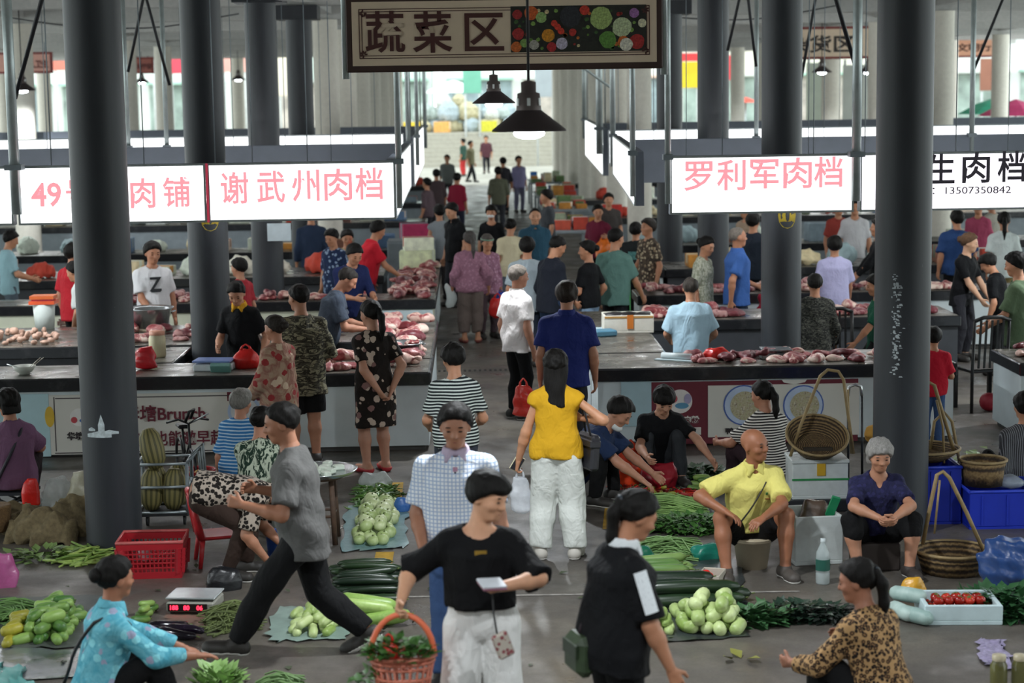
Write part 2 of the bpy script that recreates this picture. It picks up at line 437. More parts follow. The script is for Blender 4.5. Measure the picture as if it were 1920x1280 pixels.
# ================================================================ hanging light box signs
def light_box(label, a, b, z0, z1, thick=.12, texts=(), red_edge=None, name='light_box_sign', face=LITE):
    """a, b: plan points of the lit face's two ends (left to right as seen from the front)"""
    a = Vector((a[0], a[1], 0)); b = Vector((b[0], b[1], 0)); d = b - a; L = d.length
    ang = math.atan2(d.y, d.x)
    t = thing(name, label, 'sign', (a.x, a.y, z0), ang)
    h = z1 - z0
    MB().bx(0, L, .012, thick, 0, h, .004).build('case', BACKGREY, t)
    MB().bx(.02, L - .02, 0, .011, .02, h - .02).build('lit_face', face, t)
    for (x0, x1, w0, w1) in ((0, L, 0, .02), (0, L, h - .02, h), (0, .02, .02, h - .02), (L - .02, L, .02, h - .02)):
        MB().bx(x0, x1, -.006, .012, w0, w1).build('edge_strip', STEEL, t)
    if 'further one' in label:
        for u in (.1, L - .1): MB().tube([(u, thick / 2, h), (u, thick / 2, 5.5 - z0)], .015, 6).build('hanger', STEEL, t)
    for (s, u, v, size, mat, wd, wt) in texts:
        lettering(s, size, mat, t, (u, -.006, v), weight=wt, width=wd)
    return t
def front_sign(label, px0, px1, Y, z0, z1, texts, face=LITE):
    xa, xb = at_y(px0, 350, Y).x, at_y(px1, 350, Y).x
    tx = []
    for (s, px, py, hpx, mat, wpx, wt) in texts:
        p = at_y(px, py, Y); tx.append((s, p.x - xa, p.z - z0, hpx * Y / F_PX * 1.05, mat, wpx * Y / F_PX if wpx else None, wt))
    return light_box(label, (xa, Y), (xb, Y), z0, z1, texts=tx, face=face)
ZS0, ZS1 = 2.28, 2.84
front_sign('lit white stall sign cut off at the left edge', -330, 23, 17.9, ZS0, ZS1, [])
front_sign('lit white stall sign starting with 49 in pink lettering, partly behind the column', 32, 386, 17.9, ZS0, ZS1,
           [('49', 87, 365, 58, PINKLET, 56, .006), ('号', 150, 362, 52, PINKLET, 52, .005), ('肉', 268, 362, 56, PINKLET, 46, .005), ('铺', 331, 360, 56, PINKLET, 50, .005)])
s2 = front_sign('lit white stall sign with five pink characters left of the aisle', 389, 742, 17.9, ZS0, ZS1, [(c, px, 352 - i * 2, 60, PINKLET, 52, .005) for i, (c, px) in enumerate(zip('谢武州肉档', (440, 508, 573, 634, 692)))])
MB().bx(-.012, .01, -.012, 0, .0, ZS1 - ZS0).build('red_divider', M('#c23a52', .5, emit=.3), s2)
s3 = front_sign('lit white stall sign with five pink characters right of the aisle', 1256, 1601, 17.9, ZS0, ZS1, [(c, px, 330 - i * 2, 58, PINKLET, 54, .005) for i, (c, px) in enumerate(zip('罗利军肉档', (1309, 1371, 1433, 1495, 1553)))])
BLKLET = M('#4a4350', .5)
front_sign('lit white stall sign with black characters and a telephone number', 1612, 1990, 17.9, ZS0, ZS1,
           [(c, px, 318 - i * 2, 58, BLKLET, 52, .005) for i, (c, px) in enumerate(zip('易生肉档', (1706, 1764, 1830, 1896)))] + [('电话：13507350842', 1798, 356, 18, BLKLET, 196, 0)], M('#fbf6ff', .5, 0, 0, emit=1.15))
# signs along the aisle sides
light_box('lit white sign box facing the aisle on the left, nearest one', (-.74, 18.06), (-.80, 24.3), ZS0, ZS1, thick=.1)
light_box('lit white sign box facing the aisle on the left, further one', (-.90, 29.0), (-.98, 38.0), 2.06, 2.84, thick=.1)
light_box('lit white sign box facing the aisle on the right, nearest one', (2.03, 27.0), (1.68, 19.4), ZS0, ZS1, thick=.1)
light_box('lit white sign box facing the aisle on the right, further one', (2.66, 44.0), (2.30, 33.0), 2.0, 2.84, thick=.1)
# sign boxes of the rear side of the block, seen from behind (their lit face looks away)
light_box('back of the grey sign box behind the left stalls', (-.95, 24.5), (-7.2, 24.5), ZS0, ZS1)
light_box('back of the grey sign box behind the right stalls', (7.6, 24.5), (2.12, 24.5), ZS0, ZS1)
light_box('lit sign strip of the second block left of the aisle', (-9.6, 30.9), (-1.12, 30.9), ZS0, ZS1)
light_box('lit sign strip of the second block right of the aisle', (2.25, 30.9), (10.2, 30.9), ZS0, ZS1)
light_box('back of the grey sign box behind the second block on the left', (-1.15, 38.2), (-11.5, 38.0), ZS0, ZS1)
light_box('back of the grey sign box behind the second block on the right', (12.4, 38.2), (2.65, 38.2), ZS0, ZS1)

# posts carrying the signs, and slanted braces
POLE = M('#aeb8b8', .4, .5, .15)
def post(px, Y, label, r=.028, z0=None, z1=5.5, mat=POLE):
    x = at_y(px, 250, Y).x; z0 = ZS1 - .45 if z0 is None else z0
    t = thing('sign_post', label, 'post', (x, Y, z0), group='steel posts holding the stall signs')
    MB().tube([(0, 0, 0), (0, 0, z1 - z0)], r, 8).build('pole', mat, t)
    MB().bx(-r * 1.6, r * 1.6, -r * 1.6, r * 1.6, .42, .47).build('clamp', GREYMET, t)
PL = 'grey steel post holding up a stall sign'
for px, Y, r in ((24, 17.8, .05), (746, 17.82, .03), (1252, 17.82, .03), (1606, 17.82, .045), (765, 24.6, .03), (1186, 19.2, .03), (1149, 27.2, .04), (782, 28.8, .03), (1124, 32.8, .06), (240, 24.6, .03), (312, 24.6, .03), (1822, 24.4, .035), (1418, 24.6, .03), (797, 38.2, .04), (1096, 44.3, .05)):
    post(px, Y, PL, r)
for i, (p0, p1, Y0, Y1) in enumerate((((78, 0), (28, 185), 18.3, 18.3), ((268, 0), (240, 135), 24.4, 24.4), ((279, 15), (318, 160), 24.4, 24.4), ((1386, 0), (1364, 95), 24.4, 24.4), ((1403, 0), (1418, 125), 24.4, 24.4), ((1529, 0), (1501, 155), 24.4, 24.4), ((1568, 0), (1608, 138), 18.3, 18.3), ((1880, 0), (1822, 140), 24.4, 24.4), ((1098, 130), (1146, 165), 30, 30))):
    a = at_y(p0[0], p0[1], Y0); b = at_y(p1[0], p1[1], Y1); d = (a - b).normalized()
    k = (5.5 - b.z) / d.z if d.z > .3 else 1.2
    t = tag(MB().tube([(0, 0, 0), d * k], .022 if Y0 < 20 else .02, 6).build('slanted_brace', M('#26262a', .5, .3) if i < 8 else POLE, loc=b), 'dark slanted steel rod bracing a sign frame', 'rod', 'slanted braces under the ceiling')

for k, (x0, x1, y, z) in enumerate(((-2.6, 1.2, 26.0, 4.95), (-3.0, -.8, 21.5, 4.75), (2.6, 6.4, 33.0, 4.9), (-8.0, -4.0, 33.0, 4.9))):
    o = MB().tube([(x0 + (x1 - x0) * i / 12, y + .2 * math.sin(i), z - .22 * math.sin(math.pi * i / 12)) for i in range(13)], .012, 5).build('ceiling_cable', M('#b9b9b6', .6) if k < 2 else M('#33353a', .6)); tag(o, ('pale cable sagging under the ceiling left of the vegetable board', 'thin pale cable hanging low beside the left columns', 'dark cable sagging under the ceiling at the right', 'dark cable sagging under the ceiling at the far left')[k], 'cable')
# ================================================================ big hanging board: vegetable area
YB = 14.9
def hanging_board():
    a = at_y(648, 60, YB); b = at_y(1243, 60, YB); zt = at_y(945, -12, YB).z; zb = at_y(945, 132, YB).z
    w = b.x - a.x; h = zt - zb; k = YB / F_PX
    t = thing('hanging_sign', 'large beige hanging board with three maroon characters and a vegetable picture', 'sign', (a.x, YB, zb))
    ang = 0.0
    MB().bx(0, w, 0, .1, 0, h, .01).build('case', M('#3b2620', .6), t)
    face = M('#d8c3aa', .6, 0, .04)
    MB().bx(.05, w - .05, -.006, 0, .05, h - .05).build('face', face, t)
    br = M('#4a2420', .6)
    for k1 in (.105, .125):
        for (x0, x1, z0, z1) in ((k1, w - k1, k1, k1 + .006), (k1, w - k1, h - k1 - .006, h - k1), (k1, k1 + .006, k1, h - k1), (w - k1 - .006, w - k1, k1, h - k1)):
            MB().bx(x0, x1, -.010, -.006, z0, z1).build('border_line', br, t)
    for (cx, sx) in ((.12, 1), (w - .12, -1)):
        for (cz, sz) in ((.12, 1), (h - .12, -1)):
            mb = MB()
            for q in range(6):
                an = q * .9; mb.box((cx + sx * (.02 + .018 * math.cos(an)), -.012, cz + sz * (.02 + .018 * math.sin(an))), (.022, .004, .012), (0, -an, 0))
            mb.build('corner_ornament', br, t)
    for c, px in zip('蔬菜区', (722, 811, 908)):
        p = at_y(px, 60, YB)
        lettering(c, .34, br, t, (p.x - a.x, -.01, p.z - zb), weight=.0055, width=.31)
    # printed picture of vegetables
    p0 = at_y(957, 12, YB); p1 = at_y(1212, 95, YB); x0, x1, z1, z0 = p0.x - a.x, p1.x - a.x, p0.z - zb, p1.z - zb
    pic = MB().bx(x0, x1, -.011, -.006, z0, z1, .002).build('vegetable_picture', M('#23241d', .6, 0, .4, 30), t)
    rr = random.Random(11)
    fixed = [('#c9861f', .275, .36, 12), ('#9cb06a', .665, .72, 21), ('#b7c39a', .82, .52, 18), ('#5d8a3c', .715, .25, 16), ('#a52a28', .93, .2, 14), ('#c8682a', .83, .2, 11), ('#b9b0c4', .375, .18, 11), ('#a02c2a', .055, .4, 11), ('#c25a24', .15, .86, 13), ('#9b2a2a', .05, .82, 9), ('#c2642a', .04, .12, 10), ('#8fae6a', .225, .75, 10), ('#c13a2a', .545, .95, 9), ('#9a6aa0', .91, .82, 9), ('#a8262a', .3, .08, 9), ('#d9d4c4', .85, .04, 12), ('#d4d0b0', .97, .6, 8), ('#b03028', .455, .42, 7), ('#2a2b30', .44, .82, 20), ('#c83a28', .32, .62, 6), ('#c83a28', .345, .54, 6), ('#c83a28', .37, .45, 6), ('#a8a49a', .17, .16, 9), ('#7a9a50', .1, .2, 8)]
    for i, (c, u, v, r) in enumerate(fixed):
        R = r * YB / F_PX; R = min(R, .97 * min(u * (x1 - x0) + .02, (1 - u) * (x1 - x0) + .02))
        R = min(R, .48 * (z1 - z0)); cz = min(max(z0 + v * (z1 - z0), z0 + R), z1 - R); cx = min(max(x0 + u * (x1 - x0), x0 + R), x1 - R)
        seg = 14
        MB().prism([(R * math.cos(2 * math.pi * j / seg) * (1 + .08 * rr.uniform(-1, 1)), R * math.sin(2 * math.pi * j / seg)) for j in range(seg)], 0, .002).build('printed_vegetable', M(c, .6, 0, .45, 60), pic, loc=(cx, -.0135 - .0004 * i, cz))
    for i in range(60):
        R = rr.uniform(.008, .02); cx = rr.uniform(x0 + R, x1 - R); cz = rr.uniform(z0 + R, z1 - R)
        MB().prism([(R * math.cos(2 * math.pi * j / 9), R * rr.uniform(.7, 1.1) * math.sin(2 * math.pi * j / 9)) for j in range(9)], 0, .002).build('printed_vegetable', M(rr.choice(('#5a7a34', '#2f4a24', '#8a2a26', '#b8682a', '#7a9a4a', '#4a3020', '#c9b88a', '#3a5a2c')), .6, 0, .45, 60), pic, loc=(cx, -.0125, cz))
    for px, n in ((646, 'left'), (1246, 'right')):
        x = at_y(px, 60, YB).x - a.x
        MB().tube([(x, .05, -.05), (x, .05, 5.5 - zb)], .028, 8).build('hanger_pole', POLE, t)
hanging_board()
# distant hanging boards
def far_board(label, px0, px1, py0, py1, Y, text, col, tcol, hpx, tpx, wpx):
    a = at_y(px0, (py0 + py1) / 2, Y); b = at_y(px1, (py0 + py1) / 2, Y); zt = at_y((px0 + px1) / 2, py0, Y).z; zb = at_y((px0 + px1) / 2, py1, Y).z
    t = thing('hanging_sign', label, 'sign', (a.x, Y, zb)); w = b.x - a.x; h = zt - zb
    MB().bx(0, w, 0, .1, 0, h).build('case', M('#7a2c2c', .6), t)
    MB().bx(.06, w - .06, -.01, 0, .06, h - .06).build('face', M(col, .6, 0, .04), t)
    for x in (.2, w - .2): MB().tube([(x, .05, h), (x, .05, 5.5 - zb)], .03, 6).build('hanger_pole', GREYMET, t)
    p = at_y(tpx, (py0 + py1) / 2 + 2, Y)
    lettering(text, hpx * Y / F_PX, M(tcol, .6), t, (p.x - a.x, -.014, p.z - zb), weight=.01, width=wpx * Y / F_PX)
far_board('distant beige board with the last two characters of goods area', 1440, 1640, 50, 111, 46, '杂货区', '#dcc6ae', '#332a26', 33, 1538, 128)
far_board('distant orange pink board with a row of small characters at the right', 1700, 1886, 66, 108, 60, '文明行为', '#d8a284', '#5c3a2c', 15, 1836, 86)
far_board('distant pink board about hygiene at the upper left', -30, 98, 98, 138, 54, '人卫生', '#cf9a8c', '#6a3430', 15, 72, 36)
far_board('small distant brown red board between two pale columns', 246, 288, 107, 138, 66, '文明经营', '#9a5a50', '#5c2c2c', 10, 266, 36)
# ================================================================ lamps
def lamp_mat():
    t = NT('lamp_bulb'); t.b.inputs['Emission Color'].default_value = (.85, .95, 1, 1); t.b.inputs['Emission Strength'].default_value = 20; return t.m
BULB = lamp_mat(); SHADE = M('#4a4143', .45, .4, .1); SHADEIN = M('#e8ecec', .4)
def pendant(label, loc, dia=.45, energy=60, group=None, bright=True):
    t = thing('pendant_lamp', label, 'lamp', loc, 0, group); R = dia / 2
    MB().lathe([(R, 0), (R * .98, .012), (R * .38, R * .52), (R * .34, R * .56)], n=28).build('shade', SHADE, t)
    MB().lathe([(R * .97, .003), (R * .36, R * .50), (R * .1, R * .52)], n=28).build('shade_lining', SHADEIN, t)
    nk = MB().lathe([(R * .34, R * .54), (R * .30, R * 1.0), (R * .2, R * 1.04), (R * .2, R * 1.3), (R * .06, R * 1.34)], n=20).build('neck', M('#6d6260', .5, .3), t)
    for k in range(6):
        a = math.pi / 3 * k + .5; rr = R * .32
        MB().box((rr * math.cos(a), rr * math.sin(a), R * .78), (.012, R * .09, R * .2), (0, 0, a)).build('vent_slot', SHADEIN, nk)
    MB().tube([(0, 0, R * 1.3), (0, 0, 5.5 - loc[2])], R * .04, 6).build('cord', DARK, t)
    MB().ell((0, 0, -.012), (R * .42, R * .42, .036), 16, 8).build('bulb', BULB, t)
    ld = bpy.data.lights.new('lamp_glow', 'SPOT'); ld.energy = energy; ld.color = (.92, .97, 1); ld.spot_size = math.radians(160); ld.spot_blend = .6; ld.shadow_soft_size = R * .4
    lo = bpy.data.objects.new('lamp_glow', ld); COL.objects.link(lo); lo.parent = t; lo.location = (0, 0, -.09)
    return t
p = at_y(992, 246, 11.3); pendant('large dark pendant lamp hanging nearest below the vegetable board', p, .45, 300)
p = at_y(926, 194, 19.6); pendant('smaller looking pendant lamp just behind the nearest one', p, .45, 300)
for px, py, Y, lab in ((1760, 140, 40, 'distant lit pendant lamp in front of the pale column at the right'), (1341, 137, 62, 'distant lit pendant lamp between two dark columns'), (1541, 136, 45, 'distant pendant lamp under the goods area board'), (1628, 136, 45, 'distant pendant lamp half hidden by the right column'), (42, 170, 36, 'distant lit pendant lamp at the left edge'), (266, 155, 60, 'distant pendant lamp below the small brown board'), (447, 150, 62, 'distant pendant lamp between the dark left columns')):
    pendant(lab, at_y(px, py, Y), .5, 450)  # every one of these shines, also the one below the brown board
for x, y, z in ((-5.0, 10.5, 3.3), (5.6, 10.5, 3.3), (-6.5, 20, 3.3), (7.5, 20, 3.3), (-1.8, 6.0, 4.3), (2.2, 6.0, 4.3), (.2, 2.5, 4.3)):  # unseen added lamps; the higher-hung ones brighten people's fronts from above
    pendant('added pendant lamp out of view, lighting the hall', (x, y, z), .45, (130 if y < 15 else 330) if z < 4 else 220, 'added pendant lamps out of view')
# tube lamps fixed under the stall frames behind the signs
TUBE = M('#ffffff', .4, 0, 0, emit=32)
def tube_lamp(x0, x1, y, z=2.42):
    t = thing('tube_lamp', 'white fluorescent tube lamp fixed behind a stall sign', 'lamp', ((x0 + x1) / 2, y, z), 0, 'fluorescent tubes over the meat counters')
    h = (x1 - x0) / 2
    MB().tube([(-h, 0, 0), (h, 0, 0)], .016, 8).build('tube', TUBE, t)
    MB().bx(-h, h, -.03, .03, .018, .06).build('fitting', PANELW, t)
    for u in (-h * .8, h * .8): MB().tube([(u, 0, .06), (u, 0, 5.5 - z)], .006, 5).build('hanger', GREYMET, t)
for y in (19.6, 22.9, 27.0, 33.5):
    for x in (-5.6, -3.9, -2.2, 3.1, 4.6, 6.1):
        if abs(x) > .27 * y + .5: continue
        tube_lamp(x - .6, x + .6, y)
# ================================================================ people: smooth bodies grown from limbs
def snets(Fv, xs, ys, zs):
    S = Fv < 0
    c = np.zeros(tuple(n - 1 for n in Fv.shape), np.int8)
    for a in (0, 1):
        for b in (0, 1):
            for d in (0, 1):
                c += S[a:S.shape[0] - 1 + a, b:S.shape[1] - 1 + b, d:S.shape[2] - 1 + d]
    mask = (c > 0) & (c < 8)
    I, J, K = np.nonzero(mask)
    if len(I) == 0: return np.zeros((0, 3)), np.zeros((0, 4), int)
    idx = -np.ones(mask.shape, np.int64); idx[I, J, K] = np.arange(len(I))
    acc = np.zeros((len(I), 3)); cnt = np.zeros(len(I))
    for ax in range(3):
        for p in (0, 1):
            for q in (0, 1):
                o0 = [0, 0, 0]; oth = [k for k in range(3) if k != ax]
                o0[oth[0]] = p; o0[oth[1]] = q; o1 = list(o0); o1[ax] = 1
                va = Fv[I + o0[0], J + o0[1], K + o0[2]]; vb = Fv[I + o1[0], J + o1[1], K + o1[2]]
                m = (va < 0) != (vb < 0)
                t = np.where(m, va / np.where(m, va - vb, 1), 0)
                P = np.empty((len(I), 3))
                for k, (ar, ii) in enumerate(((xs, I), (ys, J), (zs, K))):
                    a0 = ar[ii + o0[k]]; a1 = ar[ii + o1[k]]; P[:, k] = a0 + (a1 - a0) * t
                acc += P * m[:, None]; cnt += m
    V = acc / cnt[:, None]
    Q = []
    for ax in range(3):
        o1, o2 = [(1, 2), (2, 0), (0, 1)][ax]
        sl0 = [slice(None)] * 3; sl1 = [slice(None)] * 3
        sl0[ax] = slice(0, -1); sl1[ax] = slice(1, None)
        for o in (o1, o2): sl0[o] = slice(1, -1); sl1[o] = slice(1, -1)
        A = S[tuple(sl0)]; B = S[tuple(sl1)]
        e = np.nonzero(A != B); e = [x.copy() for x in e]
        for o in (o1, o2): e[o] = e[o] + 1
        def cell(d1, d2):
            q = [x.copy() for x in e]; q[o1] = q[o1] - d1; q[o2] = q[o2] - d2
            return idx[q[0], q[1], q[2]]
        qd = np.stack([cell(1, 1), cell(0, 1), cell(0, 0), cell(1, 0)], 1)
        flip = ~A[A != B]
        qd[flip] = qd[flip][:, ::-1]
        Q.append(qd)
    return V, np.concatenate(Q)

class Field:
    """signed distance field on a grid, built from rounded limbs with soft joins"""
    def __init__(s, lo, hi, res):
        lo = np.array(lo, float) - 2.5 * res; hi = np.array(hi, float) + 2.5 * res
        n = np.maximum(4, np.ceil((hi - lo) / res).astype(int) + 1)
        s.ax = [lo[k] + res * np.arange(n[k]) for k in range(3)]
        s.F = np.full(tuple(n), .25, np.float32); s.res = res
    def view(s, lo, hi, m=.1):
        sl = []
        for k in range(3):
            a = np.searchsorted(s.ax[k], lo[k] - m); b = np.searchsorted(s.ax[k], hi[k] + m)
            sl.append(slice(max(0, a), max(b, a + 1)))
        sl = tuple(sl)
        return sl, s.ax[0][sl[0]][:, None, None], s.ax[1][sl[1]][None, :, None], s.ax[2][sl[2]][None, None, :]
    def join(s, sl, d, k):
        f = s.F[sl]
        if k > 0:
            h = np.maximum(k - np.abs(f - d), 0) / k; s.F[sl] = np.minimum(f, d) - h * h * k * .25
        else: s.F[sl] = np.minimum(f, d)
    def cut(s, sl, d, k=0):          # remove where d < 0
        f = s.F[sl]; s.F[sl] = np.maximum(f, -d)
    def cone(s, a, b, r0, r1, k=.02, flat=False, sub=False, sq=None):
        a = np.array(a, float); b = np.array(b, float); R = max(r0, r1)
        sl, X, Y, Z = s.view(np.minimum(a, b) - R, np.maximum(a, b) + R, .06 + k)
        if s.F[sl].size == 0: return
        d = b - a; L2 = max(float(d @ d), 1e-9); L = math.sqrt(L2)
        px, py, pz = X - a[0], Y - a[1], Z - a[2]
        t = (px * d[0] + py * d[1] + pz * d[2]) / L2
        tc = np.clip(t, 0, 1)
        qx, qy, qz = px - d[0] * tc, py - d[1] * tc, pz - d[2] * tc
        D = np.sqrt(qx * qx + qy * qy + qz * qz) - (r0 + (r1 - r0) * tc)
        if flat:
            tt = t if flat == 2 else np.maximum(t, 0)
            ux, uy, uz = px - d[0] * tt, py - d[1] * tt, pz - d[2] * tt
            D = np.maximum(np.sqrt(ux * ux + uy * uy + uz * uz) - (r0 + (r1 - r0) * tc), np.maximum((t - 1) * L, -t * L - (0 if flat == 2 else r0)))
        s.cut(sl, D) if sub else s.join(sl, D, k)
    def ell(s, c, rad, fr=None, k=.02, sub=False):
        c = np.array(c, float); rad = np.array(rad, float); R = rad.max()
        sl, X, Y, Z = s.view(c - R, c + R, .06 + k)
        if s.F[sl].size == 0: return
        px, py, pz = X - c[0], Y - c[1], Z - c[2]
        if fr is None: u, v, w = px, py, pz
        else: u, v, w = (px * f[0] + py * f[1] + pz * f[2] for f in fr)
        q = np.sqrt((u / rad[0]) ** 2 + (v / rad[1]) ** 2 + (w / rad[2]) ** 2)
        D = (q - 1) * rad.min()
        s.cut(sl, D) if sub else s.join(sl, D, k)
    def loft(s, o, fr, prof, k=.02, grow=0.0, t0=None, t1=None):
        """elliptical sections along fr[2] from o; prof rows: t, half width, half depth, forward offset"""
        prof = np.array(prof, float); o = np.array(o, float); r, f, u = fr
        R = prof[:, 1:3].max() + grow + .03; e0 = o + u * prof[0, 0]; e1 = o + u * prof[-1, 0]
        sl, X, Y, Z = s.view(np.minimum(e0, e1) - R, np.maximum(e0, e1) + R, .06)
        if s.F[sl].size == 0: return
        px, py, pz = X - o[0], Y - o[1], Z - o[2]
        t = px * u[0] + py * u[1] + pz * u[2]; x = px * r[0] + py * r[1] + pz * r[2]; y = px * f[0] + py * f[1] + pz * f[2]
        a = np.interp(t, prof[:, 0], prof[:, 1]) + grow; b = np.interp(t, prof[:, 0], prof[:, 2]) + grow
        y = y - np.interp(t, prof[:, 0], prof[:, 3])
        D = (np.sqrt((x / a) ** 2 + (y / b) ** 2) - 1) * np.minimum(a, b)
        lo = prof[0, 0] if t0 is None else t0; hi = prof[-1, 0] if t1 is None else t1
        D = np.maximum(D, np.maximum(t - hi, lo - t))
        s.join(sl, D, k)
    def plane(s, p, n):              # keep the side the normal points to
        p = np.array(p, float); n = np.array(n, float); n = n / np.linalg.norm(n)
        X, Y, Z = s.ax[0][:, None, None], s.ax[1][None, :, None], s.ax[2][None, None, :]
        d = (X - p[0]) * n[0] + (Y - p[1]) * n[1] + (Z - p[2]) * n[2]
        s.F = np.maximum(s.F, -d).astype(np.float32)
    def ripple(s, amp, rnd, f=22.0):
        X, Y, Z = s.ax[0][:, None, None], s.ax[1][None, :, None], s.ax[2][None, None, :]
        for i in range(4):
            w = np.array([rnd.uniform(-1, 1), rnd.uniform(-1, 1), rnd.uniform(-1, 1) * .55]); w = w / np.linalg.norm(w) * f * rnd.uniform(.6, 1.6)
            s.F = s.F + (amp / 2 * np.sin(X * w[0] + Y * w[1] + Z * w[2] + rnd.uniform(0, 6))).astype(np.float32)
    def surf(s):
        F = s.F; F[0] = F[-1] = .1; F[:, 0] = F[:, -1] = .1; F[:, :, 0] = F[:, :, -1] = .1
        return snets(F, *s.ax)

def np_mesh(name, parts, mats):
    vs = []; fs = []; b = 0
    for V, Q in parts:
        vs.append(V); fs.append(Q + b); b += len(V)
    V = np.concatenate(vs); Q = np.concatenate(fs)
    me = bpy.data.meshes.new(name)
    me.vertices.add(len(V)); me.vertices.foreach_set('co', V.astype(np.float32).ravel())
    me.loops.add(len(Q) * 4); me.loops.foreach_set('vertex_index', Q.astype(np.int32).ravel())
    me.polygons.add(len(Q)); me.polygons.foreach_set('loop_start', np.arange(0, len(Q) * 4, 4, dtype=np.int32))
    try: me.polygons.foreach_set('loop_total', np.full(len(Q), 4, np.int32))
    except Exception: pass
    me.polygons.foreach_set('use_smooth', np.ones(len(Q), bool))
    me.update(calc_edges=True); me.materials.append(mats)
    return me

def nv(v): v = np.array(v, float); return v / max(np.linalg.norm(v), 1e-9)
def ik(a, b, l0, l1, hint):
    """middle joint of a two-bone limb; returns joint and the end actually reached"""
    d = b - a; L = np.linalg.norm(d); mx = (l0 + l1) * .995
    if L > mx: b = a + d / L * mx; d = b - a; L = mx
    if L < abs(l0 - l1) * 1.05 + .02: L = abs(l0 - l1) * 1.05 + .02; b = a + nv(d) * L; d = b - a
    u = d / L; x = (l0 * l0 - l1 * l1 + L * L) / (2 * L); h = math.sqrt(max(l0 * l0 - x * x, 0))
    w = np.array(hint, float); w = w - u * (w @ u); w = nv(w)
    return a + u * x + w * h, b

# ---------------- cloth, skin and hair surfaces
def cloth(kind, *c, scale=1.0, rough=.85):
    key = ('cloth', kind, c, scale, rough)
    if key in MATS: return MATS[key]
    t = NT('cloth_' + kind)
    if kind == 'plain':
        col = t.mix(t.ramp(t.noise(9, 5), [(.3, '#000000'), (.7, '#303030')]), c[0], '#000000' if len(c) < 2 else c[1])
    elif kind == 'stripes':
        sp = t.n('ShaderNodeSeparateXYZ'); t.l(t.obj(), sp.inputs[0])
        w = t.math('ADD', sp.outputs['Z'], t.math('MULTIPLY', t.noise(4, 2), .02))
        f = t.math('FRACT', t.math('MULTIPLY', w, 1 / (.03 * scale)))
        col = t.mix(t.math('GREATER_THAN', f, .5 if len(c) < 3 else float(c[2])), c[0], c[1])
    elif kind == 'pinstripes':
        sp = t.n('ShaderNodeSeparateXYZ'); t.l(t.obj(), sp.inputs[0])
        f = t.math('FRACT', t.math('MULTIPLY', sp.outputs['X'], 1 / (.022 * scale)))
        col = t.mix(t.math('GREATER_THAN', f, .72), c[0], c[1])
    elif kind == 'check':
        sp = t.n('ShaderNodeSeparateXYZ'); t.l(t.obj(), sp.inputs[0])
        fx = t.math('GREATER_THAN', t.math('FRACT', t.math('MULTIPLY', sp.outputs['X'], 1 / (.03 * scale))), .72)
        fz = t.math('GREATER_THAN', t.math('FRACT', t.math('MULTIPLY', sp.outputs['Z'], 1 / (.03 * scale))), .72)
        col = t.mix(t.math('MAXIMUM', fx, fz), c[0], c[1])
    elif kind == 'floral':
        base = t.ramp(t.noise(5 / scale, 4, .6, None, 1.2), [(.40, c[0]), (.5, c[1]), (.6, c[0])])
        v = t.voro(13 / scale); n = t.noise(34 / scale, 3)
        fl = t.math('LESS_THAN', t.math('ADD', v, t.math('MULTIPLY', n, .35)), .52)
        col = t.mix(fl, base, c[2])
        if len(c) > 3: col = t.mix(t.math('LESS_THAN', t.math('ADD', t.voro(9 / scale), t.math('MULTIPLY', n, .3)), .40), col, c[3])
    elif kind == 'leaf':
        v = t.mapped((1, 1, .45), (.3, .6, 0)); n = t.noise(30 / scale, 4, .6, v, 1.5)
        col = t.ramp(n, [(0, c[1]), (.47, c[1]), (.52, c[0]), (1, c[0])])
    elif kind == 'leopard':
        n = t.noise(20 / scale, 2); vv = t.n('ShaderNodeMix', data_type='VECTOR'); 
        v1 = t.voro(36 / scale, None, 'F1', 'Distance', .85)
        a = t.math('ADD', v1, t.math('MULTIPLY', t.math('SUBTRACT', n, .5), .35))
        col = t.ramp(a, [(0, c[2]), (.24, c[2]), (.27, c[1]), (.50, c[1]), (.54, c[0]), (1, c[0])])
    elif kind == 'camo':
        v = t.mapped((1, 1, 2.8)); n = t.noise(11 / scale, 4, .6, v, 1.0)
        col = t.ramp(n, [(0, c[0]), (.43, c[1]), (.5, c[2]), (.57, c[0]), (.64, c[1])], True)
    t.col(col); t.rough(rough)
    t.b.inputs['Specular IOR Level'].default_value = .25
    v = t.mapped((1, 1, .5))
    h = t.math('ADD', t.noise(7, 3, .5, v, 1.2), t.math('MULTIPLY', t.noise(16, 2, .4, None, .8), .3))
    t.bump(h, .6, .045)
    MATS[key] = t.m; return t.m
def skin(c='#c68e6c'):
    key = ('skin', c)
    if key in MATS: return MATS[key]
    t = NT('skin'); h = hexc(c)
    t.col(t.ramp(t.noise(14, 4), [(.3, tuple(v * .88 for v in h[:3]) + (1,)), (.7, tuple(min(1, v * 1.06) for v in h[:3]) + (1,))]))
    t.rough(.55); t.b.inputs['Subsurface Weight'].default_value = .08; t.b.inputs['Subsurface Radius'].default_value = (.02, .008, .004)
    MATS[key] = t.m; return t.m
def hairm(c='#17130f'):
    key = ('hair', c)
    if key in MATS: return MATS[key]
    t = NT('hair'); h = hexc(c); v = t.mapped((1, 1, .12))
    n = t.noise(120, 3, .6, v)
    t.col(t.ramp(n, [(.3, tuple(x * .6 for x in h[:3]) + (1,)), (.7, tuple(min(1, x * 1.3 + .004) for x in h[:3]) + (1,))]))
    t.rough(.6); t.b.inputs['Specular IOR Level'].default_value = .18; t.bump(n, .5, .008)
    MATS[key] = t.m; return t.m
EYE_MESH = {}
